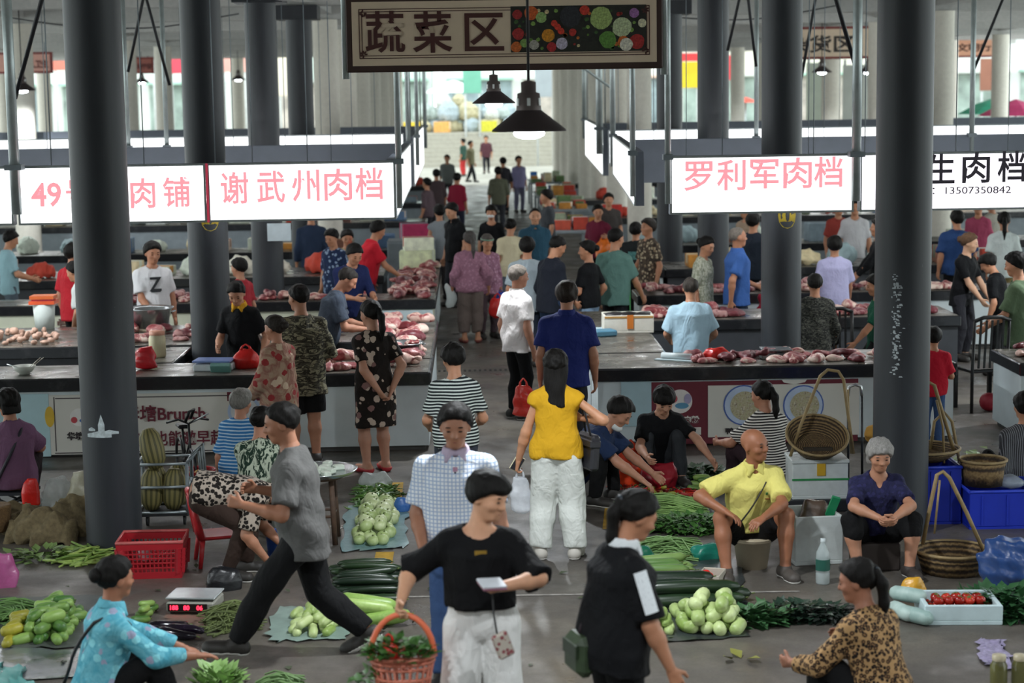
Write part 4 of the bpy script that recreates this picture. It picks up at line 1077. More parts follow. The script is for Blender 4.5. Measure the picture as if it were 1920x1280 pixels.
P_floral = person('older woman in a red and beige flowered blouse standing at the meat counter', hd(518, 588, 16.85)[0], 52, 1.50, 0, 1.1, True, head=(8, 6, 0), rh=(.12, .14, .50), lh=(-.13, .12, .5), top=cloth('floral', '#a58a74', '#8a5c50', '#8e2f30', '#c4ac94', scale=1.25), sleeve=.93, hem=-.11, loose=.028, pants=PL_('#2a1c1c'), style='bun', hair='#2c2622', skinc='#b07a60')
P_seller = person('meat seller in a dark grey T-shirt leaning over the left aisle counter', (-1.62, 20.0), -82, 1.70, 0, 1.02, lean=18, head=(-5, 28, 0), rh=(.08, .26, .57), lh=(-.10, .28, .57), top=PL_('#3b4350', '#2c323c'), sleeve=.37, hem=-.10, loose=.022, pants=PL_('#272a33'), style='crop', hair='#221d1a', skinc='#b07a60')
P_seller2 = person('meat seller in a navy shirt bending over pork behind the man in dark grey', hd(650, 462, 23.4)[0], -150, 1.68, 1, 1.08, lean=16, head=(0, 20, 0), rh=(.06, .24, .58), lh=(-.10, .25, .57), top=PL_('#1b2550'), sleeve=.7, hem=-.10, pants=BLKP, style='short', skinc='#b57f62')
P_scale = person('saleswoman in a black shirt with a yellow collar looking down behind the counter scale', (-2.42, 19.42), 165, 1.62, 0, 1.0, True, lean=12, head=(8, 26, 0), rh=(.10, .20, .56), lh=(-.16, .10, .50), top=PL_('#0b0c10'), sleeve=.37, hem=-.1, loose=.02, collar=PL_('#cf9a24'), pants=BLKP, style='pony', skinc='#b98468')
P_redtee = person('woman in a crimson T-shirt standing behind the second left column', hd(450, 486, 22.8)[0], 60, 1.52, 1, 1.0, True, head=(0, 6, 0), top=PL_('#a12a34', '#b9545a'), sleeve=.37, pants=BLKP, style='short', skinc='#b98468')
P_whitetee = person('man in a white T-shirt with a black printed mark facing right', hd(283, 446, 22.75)[0], -158, 1.75, 1, 1.0, head=(6, 12, 0), rh=(.05, .17, .52), top=PL_('#dcdcdf', '#c8c8ce'), sleeve=.37, hem=-.12, loose=.022, pants=PL_('#8f9296'), style='short', skinc='#b57d60')
P_redblack = person('man in a red and black shirt half hidden by the left column', hd(133, 452, 23.3)[0], -40, 1.70, 1, 1.0, head=(0, 10, 0), top=PL_('#b0202c', '#8a1822'), sleeve=.37, hem=-.1, pants=BLKP, style='short', skinc='#b98468')
person('person in a white shirt bending behind the left column', hd(182, 512, 22.65, .0)[0], 70, 1.6, 1, 1.0, lean=32, top=PL_('#d0d6d4'), pants=PL_('#55504a'), features=False)
person('person in a light blue shirt at the far left edge', hd(12, 428, 27.0)[0], -70, 1.62, 1, 1.0, head=(0, 20, 0), rh=(.1, .2, .56), lh=(-.1, .2, .56), top=PL_('#8fb3bd', '#a9c6cc'), pants=PL_('#55606a'), style='short')
person('man in a bright red T-shirt bending over the second left counter', hd(684, 412, 26.9)[0], -75, 1.70, 1, 1.15, lean=14, head=(10, 16, 0), rh=(.12, .26, .52), top=PL_('#c51f30', '#a81828'), sleeve=.37, loose=.022, pants=PL_('#20232a'), style='short')
person('woman in a dark blue flowered shirt behind the second left counter', hd(625, 415, 26.4)[0], 150, 1.62, 1, 1.0, True, head=(0, 20, 0), top=cloth('floral', '#1f2c48', '#26355a', '#8ea2bc', scale=.8), pants=BLKP, style='short')
person('person in a dark blue jacket standing with back turned near the left poster', hd(583, 402, 30.2)[0], 10, 1.70, 1, 1.1, top=PL_('#26334a'), sleeve=.9, pants=BLKP, features=False)
person('person in a beige top beside the man in bright red', hd(650, 425, 27.1)[0], 190, 1.55, 1, .95, True, head=(0, 15, 0), top=PL_('#a59a78'), pants=BLKP, style='short')
# ---- people in the aisle
P_mauve = person('woman in a mauve blouse and grey brown trousers walking away down the aisle', gp(884, 642), 6, 1.57, 1, 1.05, True, head=(14, 0, 0), rh=(.165, .0, .49), lh=(-.16, .03, .49), top=cloth('floral', '#9c6f82', '#8c6476', '#a57a8c', scale=.6), sleeve=.88, hem=-.07, loose=.022, pants=PL_('#6b5f5a', '#7d716b'), pleg=.9, pwide=.022, style='pony', hair='#4a4644', shoe='#7a3c36', shoetype='slipper')
P_band = person('small old woman with a headband in a pink purple jacket facing the camera', hd(912, 446, 26.5)[0], 200, 1.49, 1, 1.0, True, head=(0, 10, 0), top=cloth('floral', '#a2758c', '#8f6478', '#b890a4', scale=.7), sleeve=.9, pants=PL_('#5a4a50'), style='short', hair='#5a5450')
person('man in a black polo shirt looking down to the left in the aisle', hd(851, 376, 30.6)[0], 128, 1.72, 1, 1.0, head=(8, 20, 0), top=PL_('#0b0c10'), sleeve=.37, hem=-.1, collar=PL_('#0b0c10'), pants=PL_('#2b2d33'), style='short', skinc='#c48f70')
person('person with bare arms in a grey sleeveless top in the aisle', hd(824, 402, 31.7)[0], 20, 1.62, 1, .95, top=PL_('#8d9399'), sleeve=.05, pants=PL_('#4d484a'), style='short', features=False)
P_mask = person('woman wearing a white face mask and a black top with white neckline', hd(921, 381, 31.6)[0], 172, 1.60, 1, .98, True, top=PL_('#0b0c10'), sleeve=.42, neck='wide', pants=BLKP, style='full')
person('woman in a cream blouse with tied hair facing away in the aisle', hd(956, 414, 28.6)[0], 12, 1.57, 1, 1.0, True, head=(-30, 14, 0), top=PL_('#d9cfae', '#cbbf9a'), sleeve=.37, pants=PL_('#6a7480'), style='bun')
person('man with receding hair in a steel blue polo shirt facing the camera', hd(1003, 392, 28.9)[0], 182, 1.71, 1, 1.12, head=(0, 4, 0), top=PL_('#2f5468'), sleeve=.37, collar=PL_('#2f5468'), pants=BLKP, style='receding', skinc='#c48f70')
person('man in a dark grey T-shirt looking left behind the man in steel blue', hd(1027, 357, 34.2)[0], 95, 1.72, 1, 1.0, head=(0, 8, 0), top=PL_('#3a3d42'), pants=BLKP, style='short')
person('man in a light grey T-shirt seen from behind in the aisle', hd(988, 441, 23.6)[0], -8, 1.66, 1, 1.12, top=PL_('#9fabb2', '#8e9aa2'), sleeve=.42, loose=.024, pants=PL_('#2b3240'), style='short')
person('man in a dark navy long sleeved shirt bowing his head to the right', hd(1030, 441, 23.2)[0], -60, 1.72, 1, 1.1, lean=5, head=(0, 26, 0), rh=(.12, .14, .50), top=PL_('#191d28'), sleeve=.92, hem=-.1, loose=.024, pants=PL_('#2a3c58'), style='crop')
person('woman in a black T-shirt and light jeans turned to the left', hd(1104, 439, 23.4)[0], 60, 1.62, 1, 1.0, True, head=(20, 6, 0), lh=(-.09, .17, .56), rh=(.14, .04, .5), top=PL_('#0b0c10'), sleeve=.37, hem=-.05, pants=LJEAN, style='bun')
P_apron = person('man in a grey green T-shirt with a green apron seen from behind', hd(1152, 417, 23.9)[0], -35, 1.74, 1, 1.05, head=(-10, 8, 0), rh=(.15, .15, .48), top=PL_('#5d8078', '#517068'), sleeve=.42, hem=-.1, loose=.024, pants=PL_('#1a1b20'), pleg=.5, style='crop')
P_maroon = person('woman in a maroon blouse behind the right aisle counter', hd(1121, 381, 31.4)[0], 160, 1.60, 1, 1.05, True, head=(20, 10, 0), lh=(-.14, .12, .66), top=PL_('#6a1f36'), pants=BLKP, style='short')
person('person in a dark top behind the woman in maroon', hd(1141, 362, 34.4)[0], 185, 1.62, 1, 1.0, top=PL_('#3f3a38'), pants=BLKP, style='short')
P_teelogo = person('person in a dark T-shirt with a teal print on the back', hd(1192, 430, 27.4)[0], -20, 1.56, 1, 1.1, top=PL_('#25282a'), pants=BLKP, style='short', features=False)
person('man in a brown and cream flowered shirt behind the second right counter', hd(1216, 405, 26.6)[0], 118, 1.67, 1, 1.0, head=(0, 0, 0), rh=(.13, .12, .5), top=cloth('floral', '#3a322c', '#5a4c40', '#b9a98e', '#8a7660', scale=.7), sleeve=.37, pants=BLKP, style='short', hair='#2a2420')
P_smock = person('man in a pale blue smock sitting with his back turned inside the right stall', hd(1295, 522, 20.25)[0], -4, 1.60, 0, 1.12, pelvis=(0, 0, .435), head=(0, 12, 0), rh=(.14, .16, .45), lh=(-.14, .16, .45), top=PL_('#a9c6d6', '#b9d2de'), sleeve=.42, hem=-.12, loose=.026, pants=PL_('#5a6a76'), style='crop', hair='#3a342f')
person('woman in a cream patterned blouse with her hair in a bun looking down', hd(1318, 440, 23.8)[0], -120, 1.63, 1, 1.0, True, head=(-12, 20, 0), top=cloth('leaf', '#c3c4b2', '#8d917c', scale=.8), sleeve=.42, pants=BLKP, style='bun')
P_bluepolo = person('bald man in a medium blue polo shirt facing right', hd(1382, 424, 23.6)[0], -78, 1.75, 1, 1.1, rh=(.12, -.09, .47), lh=(-.1, .19, .55), top=PL_('#3f65a8', '#365796'), sleeve=.37, hem=-.1, loose=.022, collar=PL_('#3f65a8'), pants=PL_('#2a3547'), style='thin', hair='#7a726a', skinc='#b97f60')
person('person in dark clothes behind the man in medium blue', hd(1412, 400, 27.0)[0], -30, 1.70, 1, 1.1, top=PL_('#222a36'), pants=BLKP, features=False)
person('person in a dark camouflage shirt sitting with back turned inside the right stall', hd(1528, 521, 20.6)[0], 0, 1.58, 1, 1.08, pelvis=(0, 0, .44), top=cloth('camo', '#5a5a52', '#2c2d2a', '#1a1b1a', scale=.7), sleeve=.9, hem=-.14, loose=.024, pants=PL_('#2c2d2a'), style='crop', hair='#1c1a18', features=False)
person('person in a lilac T-shirt seen from behind right of the dark column', hd(1565, 447, 23.7)[0], -8, 1.60, 1, 1.02, rh=(.13, .16, .47), top=PL_('#b9b7dc', '#a9a7d0'), sleeve=.42, hem=-.12, loose=.026, pants=PL_('#4a4a58'), style='short', features=False)
person('woman in a shiny green blouse beside the right column', hd(1648, 520, 20.7)[0], 90, 1.54, 1, 1.0, True, pelvis=(0, 0, .44), head=(0, 15, 0), lh=(-.1, .22, .38), top=PL_('#1c5a44', '#0e3c2c'), sleeve=.42, pants=BLKP, style='short')
person('person in black beyond the right column', hd(1648, 415, 25.9)[0], 80, 1.66, 1, 1.0, rh=(.1, .2, .5), lh=(-.1, .2, .5), top=PL_('#0b0c10'), sleeve=.9, pants=BLKP, features=False)
person('person in a white shirt far behind beside the right column', hd(1603, 385, 30.2)[0], 170, 1.68, 1, 1.0, top=PL_('#c9c9cc'), pants=BLKP)
P_blacktee = person('woman with brown hair in a black T-shirt and waist bag cutting meat', hd(1806, 438, 23.5)[0], -135, 1.64, 1, .98, True, lean=6, head=(20, 8, 0), rh=(.05, .2, .48), lh=(-.12, .17, .48), top=PL_('#0b0c10'), sleeve=.37, pants=PL_('#2a2a30'), style='bun', hair='#5a4230', skinc='#d0a284')
person('child in black bending beside the man in olive', hd(1880, 470, 22.2)[0], 60, 1.50, 1, 1.0, head=(10, 25, 0), lean=12, top=PL_('#0b0c10'), pants=BLKP, style='full')
P_olive = person('man in an olive green T-shirt at the right edge', hd(1912, 466, 19.85)[0], 62, 1.70, 0, 1.08, head=(0, 14, 0), lh=(-.1, .18, .52), top=PL_('#57694f', '#4c5d46'), sleeve=.42, hem=-.13, loose=.028, pants=PL_('#23252a'), style='short')
person('broad man in a royal blue shirt seen from behind at the right', hd(1795, 390, 27.4)[0], 5, 1.66, 1, 1.35, top=PL_('#24406e', '#1e3760'), sleeve=.42, loose=.03, pants=BLKP, features=False)
person('woman with a ponytail in a white blouse at the far right', hd(1883, 392, 26.9)[0], -12, 1.66, 1, 1.0, True, top=PL_('#cfd8d6'), sleeve=.37, loose=.024, pants=PL_('#8a7a52'), style='pony', features=False)
P_child = person('child in a red shirt and blue jeans half hidden by the right column', (on_z(1748, 842).x, 17.62), -10, 1.17, 1, .95, top=PL_('#b3152c', '#960f24'), sleeve=.42, hem=-.08, pants=JEAN, style='short', rh=(.1, .16, .6))
# ---- crouching and sitting people of the vegetable rows
P_pin = person('person in a grey pinstriped shirt crouching at the right edge', hd(1912, 768, 15.1)[0], 12, 1.56, 0, 1.0, top=cloth('pinstripes', '#3f4044', '#8a8c90', scale=.7), sleeve=.9, hem=-.08, pants=BLKP, style='short', features=False, **SITLO)
P_stripe2 = person('woman in a black and white striped T-shirt with tied hair sitting before the noodle banner', hd(1432, 744, 15.9)[0], 24, 1.56, 0, 1.08, True, lean=8, head=(20, 8, 0), lh=(-.16, .22, .25), rh=(.14, .22, .24), top=cloth('stripes', '#1d1a1c', '#d8d2cc', .5, scale=.75), sleeve=.37, hem=-.06, loose=.02, pants=PL_('#33242a'), style='pony', skinc='#b07a60', **SITLO)
P_navysq = person('man in a navy T-shirt squatting and reaching for red chillies', hd(1118, 800, 15.55)[0], -112, 1.66, 0, 1.05, lean=38, head=(-4, 18, 0), pelvis=(0, -.12, .17), rf=(.09, .02, .045), lf=(-.09, .06, .045), rk=(.3, 1, .6), lk=(-.3, 1, .6), rh=(.08, .36, .07), lh=(-.10, .30, .12), top=PL_('#1f2f4f', '#192742'), sleeve=.37, hem=-.05, loose=.022, pants=BLKP, style='short', skinc='#b7836a', palm=((0, -.3, -1), None))
P_blacksq = person('woman in a black T-shirt squatting behind the chillies with an outstretched hand', hd(1240, 752, 16.25)[0], 184, 1.60, 0, 1.0, True, lean=26, head=(4, 20, 0), lh=(-.24, .20, .17), rh=(.12, .24, .20), le=(-1, -.2, .2), top=PL_('#0b0c10'), sleeve=.37, hem=-.02, loose=.02, pants=PL_('#33363a'), style='bowl', skinc='#c29076', pelvis=(0, -.12, .14), rf=(.10, .05, .045), lf=(-.10, .05, .045), rk=(.25, 1, .6), lk=(-.25, 1, .6))
P_purple = person('woman with bobbed hair in a mauve T-shirt on a folding stool at left', hd(18, 772, 15.7)[0], 16, 1.58, 0, 1.12, True, head=(25, 10, 0), pelvis=(0, -.06, .20), rf=(.10, .16, .045), lf=(-.10, .16, .045), rk=(.35, .6, 1), lk=(-.35, .6, 1), rh=(.14, .2, .3), lh=(-.15, .2, .3), top=PL_('#71506a', '#614459'), sleeve=.42, hem=-.06, loose=.026, pants=PL_('#2a2226'), style='bob', skinc='#b07a60')
P_bluestripe = person('grey haired old woman in a blue and white striped top sitting with her back turned', hd(452, 754, 16.2)[0], -8, 1.50, 0, 1.0, True, lean=6, head=(-20, 4, 0), top=cloth('stripes', '#2f6fa8', '#a9c4da', .6, scale=.95), sleeve=.42, hem=-.05, loose=.02, pants=PL_('#17474a'), style='full', hair='#77746f', skinc='#b07a60', **SITLO)
P_leafy = person('woman in a white blouse with dark green leaf print sitting by the round tray', hd(487, 800, 14.75)[0], -20, 1.56, 0, 1.08, True, lean=10, head=(0, 12, 0), rh=(.15, .24, .27), lh=(-.1, .26, .27), top=cloth('leaf', '#b9c2ae', '#20352a', scale=1.3), sleeve=.42, hem=-.06, loose=.026, pants=PL_('#22242a'), style='bun', skinc='#b07a60', pelvis=(0, -.06, .185), rf=(.10, .16, .045), lf=(-.10, .16, .045), rk=(.35, .6, 1), lk=(-.35, .6, 1))
P_bend = person('woman in a black and white patterned blouse bending far forward beside the red chair', (on_z(398, 1100).x, 13.3), -92, 1.58, 0, 1.05, True, lean=94, head=(0, 30, 0), pelvis=(0, -.03, .40), rf=(.08, .06, .045), lf=(-.08, .12, .045), rh=(.08, .24, .10), lh=(-.08, .30, .12), re=(.5, -1, .3), le=(-.5, -1, .3), top=cloth('leopard', '#a3968a', '#17120f', '#17120f', scale=1.05), sleeve=.42, hem=-.06, loose=.024, pants=PL_('#33251f'), style='full', skinc='#a8745a')
# ---- far down the aisle
for (px, py, Y, fc, H_, lab, tc, pc, st, wm) in (
    (818, 312, 47, 10, 1.62, 'person in a dark flowered jacket far down the aisle on the left', '#4c3f42', '#26242a', 'short', True),
    (857, 320, 45, -20, 1.60, 'person in a crimson top far down the aisle', '#8c2038', '#26283a', 'short', True),
    (838, 283, 59, 170, 1.60, 'small distant person in grey beside the left tables', '#6a6f6c', '#2a2c30', 'short', False),
    (934, 308, 47, 5, 1.66, 'person in an olive shirt with a dark sling bag far down the aisle', '#5e6050', '#383a40', 'short', False),
    (943, 290, 54, 20, 1.66, 'distant person in near black clothes ahead of the olive shirt', '#2c2a30', '#24242a', 'short', False),
    (972, 281, 55, 200, 1.66, 'distant person in a lavender top right of the aisle', '#8580a4', '#6a6a80', 'short', True),
    (868, 248, 80, 60, 1.62, 'distant person in dark green near the end of the aisle', '#2f4a40', '#c23a3a', 'short', True),
    (882, 252, 74, -120, 1.66, 'distant person in a khaki shirt and black trousers striding', '#6e6a52', '#1c1e22', 'short', False),
    (911, 247, 82, 178, 1.68, 'distant person in dark red walking towards the camera', '#54323a', '#202028', 'short', False),
    (800, 318, 43, 60, 1.58, 'distant person bending by the left aisle tables', '#5a4a50', '#2a2a30', 'short', True)):
    kw = dict(rf=(.05, .14, .05), lf=(-.05, -.14, .06)) if 'strid' in lab or 'walking' in lab else {}
    person(lab, hd(px, py, Y)[0], fc, H_, 2, 1.05, wm, top=PL_(tc), sleeve=.6, pants=PL_(pc), style=st, features=False, **kw)
person('distant person in white and blue outside between pale columns', hd(276, 183, 92)[0], 150, 1.75, 2, 1.0, top=PL_('#d9dce0'), pants=PL_('#4f86b8'), features=False)
person('person in a pink top behind the broad man in royal blue', hd(1835, 386, 30.4)[0], 150, 1.64, 2, 1.0, True, top=PL_('#a84a66'), pants=BLKP, features=False)
person('person in a pale beige top at the upper right', hd(1860, 386, 31.2)[0], 40, 1.64, 2, 1.0, top=PL_('#a9a59a'), pants=BLKP, features=False)
person('person with a red scarf behind the right column', hd(1572, 392, 31.0)[0], 190, 1.62, 2, 1.0, True, top=PL_('#9a4038'), pants=BLKP, features=False)
person('person in a tan shirt near the bald man in blue', hd(1400, 392, 30.2)[0], 120, 1.66, 2, 1.0, top=PL_('#a08a76'), pants=BLKP, features=False)
# ================================================================ things people hold and wear
def loc_of(W, v): return W['mw'].inverted() @ Vector(v)
def blob(name, prof, mat, res=.014, ripple=.008, n=None, seed=1, extra=()):
    """crumpled sack or bag: elliptical sections (z, a, b) with folds"""
    T = Field((-max(p[1] for p in prof) - .05,) * 2 + (prof[0][0] - .05,), (max(p[1] for p in prof) + .05,) * 2 + (prof[-1][0] + .05,), res)
    T.loft((0, 0, 0), (np.array((1., 0, 0)), np.array((0, 1., 0)), np.array((0, 0, 1.))), [(z, a, b, 0) for z, a, b in prof], .02)
    for (c, r) in extra: T.ell(c, r, None, .03)
    T.ripple(ripple, random.Random(seed), 40)
    return np_mesh(name, [T.surf()], mat)
def film(color, alpha=.5, rough=.25):
    return M(color, rough, 0, .1, 20, .3, alpha=alpha)
def plastic_bag(label, top, w, h, mat, rot=0.0, handles=True, seed=1, group=None, name='plastic_bag', fill=.6):
    """bag hanging from point top (world) downwards"""
    t = thing(name, label, 'bag', top, rot, group); a = w / 2; b = a * fill
    me = blob('bag_film', [(-h, a * .55, b * .6), (-h * .93, a * .9, b * .95), (-h * .6, a, b), (-h * .35, a * .8, b * .7), (-h * .2, a * .5, b * .4)], mat, max(.01, w / 22), .012 * w / .3, seed=seed)
    link('bag_film', me, t)
    if handles:
        for s in (1, -1): MB().tube([(s * a * .35, 0, -h * .24), (s * a * .28, .005, -h * .1), (0, 0, 0)], [a * .16, a * .08, a * .06], 6).build('handle', mat, t)
    return t
def strap(W, name, pts, r, mat, parent=None):
    return MB().tube([loc_of(W, p) for p in pts], r, 6).build(name, mat, parent or W['root'])
def body_strap(W, mat, s0=1, r=.008, name='strap', back=True, z1=-.02):
    """diagonal strap from shoulder s0 across to the opposite hip, hugging the torso front and back"""
    P, h = W['P'], W['h']; rr, ff, uu = W['fr']
    def loop(sgn):
        out = []
        for i in range(9):
            t = i / 8; x = s0 * (.062 - .155 * t) * h; up = (.272 - (.272 - z1) * t) * h
            dep = (.03 + .055 * math.sin(min(1, t * 1.15 + .12) * math.pi * .62)) * h * 1.16 if 0 < i else .012 * h
            out.append(P + rr * x + uu * up + ff * sgn * dep)
        return out
    for sgn in ((1, -1) if back else (1,)):
        MB().tube(loop(sgn), r, 6).build(name, mat, W['root'])

# --- basket of the woman in white trousers
def shopping_basket():
    hw = P_shopper['gr', 1]; c = Vector((hw.x, hw.y, hw.z - .20))
    t = thing('shopping_basket', 'orange plastic lattice basket with greens carried by the woman in white trousers', 'basket', (c.x, c.y, c.z - .29))
    org = M('#e2714e', .45, 0, .08); pnk = M('#c9745c', .45, 0, .1)
    def rx(z): return .105 + .055 * z / .29
    for z in (.0, .055, .11, .165, .22): 
        MB().tube([(rx(z) * math.cos(a), rx(z) * .72 * math.sin(a), z + .006) for a in [2 * math.pi * i / 28 for i in range(29)]], .008, 5, caps=False).build('ring', pnk, t)
    MB().tube([(rx(.28) * math.cos(a), rx(.28) * .72 * math.sin(a), .28) for a in [2 * math.pi * i / 28 for i in range(29)]], .013, 6, caps=False).build('rim', pnk, t)
    MB().tube([(rx(.255) * math.cos(a), rx(.255) * .72 * math.sin(a), .255) for a in [2 * math.pi * i / 28 for i in range(29)]], .011, 6, caps=False).build('rim', pnk, t)
    for i in range(24):
        a = 2 * math.pi * i / 24
        MB().tube([(rx(0) * math.cos(a), rx(0) * .72 * math.sin(a), 0), (rx(.28) * math.cos(a), rx(.28) * .72 * math.sin(a), .28)], .006, 5).build('slat', pnk, t)
    MB().lathe([(.0, 0), (.105, 0), (.105, .012)], n=24, sy=.72).build('bottom', pnk, t)
    MB().tube([(rx(.28) * math.cos(a), 0, .27 + .215 * math.sin(a)) for a in [math.pi * i / 14 for i in range(15)]], .015, 8).build('handle', org, t)
    mb = MB(); rr = random.Random(5)
    return t, c, rx
basket, bc, _rx = shopping_basket()
def leaves(n, spread, h0, size, seed, droop=.5, up=0.0):
    """cluster of single leaf blades (folded diamonds)"""
    rr = random.Random(seed); mb = MB()
    for i in range(n):
        a = rr.uniform(0, 2 * math.pi); d = math.sqrt(rr.random()) * spread[0]; x, y = d * math.cos(a), d * math.sin(a) * spread[1] / spread[0]
        z = rr.uniform(0, h0) * (1 - .6 * d / spread[0]); L = size * rr.uniform(.6, 1.3); w = L * .32
        dr = Vector((math.cos(a + rr.uniform(-.9, .9)), math.sin(a + rr.uniform(-.9, .9)), up + rr.uniform(-droop, .6))).normalized()
        sd = dr.cross(Vector((0, 0, 1))).normalized() * w; n_ = sd.cross(dr).normalized() * w * .3
        p = Vector((x, y, max(.004, z)))
        pts = [p, p + dr * L * .45 + sd + n_, p + dr * L, p + dr * L * .45 - sd + n_, p + dr * L * .5]
        for q in pts: q.z = max(q.z, .003)
        mb.add(pts, [(0, 1, 4), (1, 2, 4), (2, 3, 4), (3, 0, 4)], True)
    return mb
def strands(n, L, W_, h0, r, seed, jitter=.25, curve=.03):
    """bundle of long thin stalks lying mostly along x"""
    rr = random.Random(seed); mb = MB()
    for i in range(n):
        u = rr.uniform(-1, 1); y = u * W_ / 2; z = r + rr.random() * h0 * (1 - u * u) ; x = rr.uniform(-.12, .12) * L; a = rr.gauss(0, jitter); l = L * rr.uniform(.75, 1.1)
        c, s = math.cos(a), math.sin(a); b = rr.uniform(-curve, curve)
        pts = [(x + c * t * l - s * b * (1 - 4 * t * t), y + s * t * l + c * b * (1 - 4 * t * t), max(r, z * (1 - t * t * 1.6))) for t in (-.5, -.2, .1, .5)]
        mb.tube(pts, r * rr.uniform(.8, 1.2), 4, caps=False)
    return mb
LEAF = M('#3f6b2c', .55, 0, .35, 14); LEAFD = M('#23401f', .55, 0, .35, 14); LEAFL = M('#7d9a45', .55, 0, .3, 14)
o = leaves(170, (.15, .12), .12, .07, 3, .4, .3).build('herb_bunch', LEAF, loc=(bc.x - .02, bc.y - .02, bc.z - .02)); tag(o, 'bunch of leafy green herbs spilling out of the orange basket', 'herbs', kind='stuff')
o = leaves(60, (.06, .06), .26, .06, 9, .6, -.2).build('herb_bunch', LEAF, loc=(bc.x - .19, bc.y - .02, bc.z - .24)); tag(o, 'leafy stems hanging over the left side of the orange basket', 'herbs', kind='stuff')
plastic_bag('small red bag inside the orange basket', (bc.x - .07, bc.y + .03, bc.z + .09), .12, .16, film('#d8281f', .85), seed=4)
g = P_shopper['gr', -1]
t = thing('notebook', 'small white and mauve folded booklet in the shopper\'s left hand', 'booklet', (g.x + .02, g.y - .03, g.z + .02), .5)
MB().box((0, 0, 0), (.13, .08, .012), (.35, .1, 0), .002).build('pages', M('#cfd3da', .5), t); MB().box((0, -.004, -.012), (.132, .082, .008), (.35, .1, 0), .002).build('cover', M('#7a4a5a', .5), t)
t = thing('pouch', 'small pale pouch with red dots hanging from the shopper\'s hand by a strap', 'pouch', (g.x + .07, g.y + .01, g.z - .30), .3)
def dots():
    q = NT('dotted_pouch'); q.col(q.mix(q.math('LESS_THAN', q.voro(38), .38), '#b9b0a4', '#8a4a4e')); q.rough(.6); return q.m
MB().box((0, 0, 0), (.085, .03, .13), (0, -.35, 0), .01).build('pouch_body', dots(), t); MB().tube([(-.03, 0, .06), (-.045, 0, .16), (-.05, 0, .27)], .005, 5).build('cord', DARK, t)
# --- woman in yellow
def handbag():
    W = P_yellowtop; s = W['sh', 1]; t = thing('handbag', 'dark grey leather shoulder bag of the woman in the yellow top', 'bag', (s.x + .10, s.y + .02, .68), .15)
    m = M('#26262b', .4, 0, .1, 20, .2)
    MB().box((0, 0, .13), (.075, .26, .27), (0, .08, .25), .02).build('bag_body', m, t); MB().box((-.0, -.02, .2), (.088, .24, .06), (0, .08, .25), .01).build('flap', m, t)
    z = s.z + .035 - .68
    for dy in (-.09, .09): MB().tube([(0, dy, .26), (-.03, dy * .5, .42), (-.075, dy * .15 - .02, z)], .008, 6).build('strap', m, t)
handbag()
g = P_yellowtop['gr', -1]
plastic_bag('thin clear plastic bag with vegetables hanging from the hand of the woman in yellow', (g.x + .01, g.y - .01, g.z + .01), .17, .34, film('#d9dde4', .5), seed=8)
t = thing('phone', 'phone in a pale case in the hand of the woman in yellow', 'phone', (g.x - .01, g.y - .02, g.z + .05), .2); MB().box((0, 0, 0), (.075, .012, .12), (.2, .5, 0), .004).build('case', M('#d8cfae', .4), t); MB().box((0, -.008, 0), (.066, .004, .11), (.2, .5, 0)).build('screen', M('#2a2a30', .2), t)
# --- woman in the black polo
W = P_polo; r_, f_, u_ = W['fr']
body_strap(W, M('#a34a78', .6), 1, .009, z1=-.06)
b = W['loc'](W['P'] + f_ * -.15 + r_ * -.02 - u_ * .02)
t = thing('sling_bag', 'small dark green sling bag on the back of the woman in the black polo', 'bag', (b.x - .02, b.y, b.z - .16), math.radians(-72))
MB().box((0, 0, .1), (.22, .1, .2), None, .035).build('bag_body', M('#2b3a24', .5, 0, .4, 18), t); MB().box((0, -.05, .13), (.18, .012, .07), None, .004).build('flap', M('#23301f', .5), t); MB().tube([(.0, 0, .2), (.03, .03, .33)], .009, 6).build('strap', M('#3a2a34', .6), t)
sh, el = W['sh', 1], W['el', 1]; d = (el - sh); out = (W['mw'].to_3x3() @ Vector(r_)); out = (out - d.normalized() * out.dot(d.normalized())).normalized(); sd = d.normalized().cross(out)
mb = MB(); R = .030 * 1.58 * 1.085 * .92 + .034
for i in range(6):
    for j in range(4):
        a0, a1 = -.42 + .21 * j, -.42 + .21 * (j + 1); t0, t1 = .02 + .125 * i, .02 + .125 * (i + 1)
        def Q(a, tt): return loc_of(W, sh + d * tt + (out * math.cos(a) + sd * math.sin(a)) * (R + .004 * tt))
        mb.add([Q(a0, t0), Q(a1, t0), Q(a1, t1), Q(a0, t1)], [(0, 1, 2, 3)], True)
def lattice_mat():
    q = NT('white_printed_band'); sp = q.n('ShaderNodeTexCoord'); v = q.voro(90); q.col(q.mix(q.math('LESS_THAN', v, .16), '#d9dee2', '#55606a')); q.rough(.6); return q.m
mb.build('sleeve_band', lattice_mat(), W['root'])
body_strap(P_teal, DARK, 1, .010); body_strap(P_purple, M('#23202c', .6), 1, .014); body_strap(P_yellow, M('#2c2826', .6), -1, .006, z1=.02)
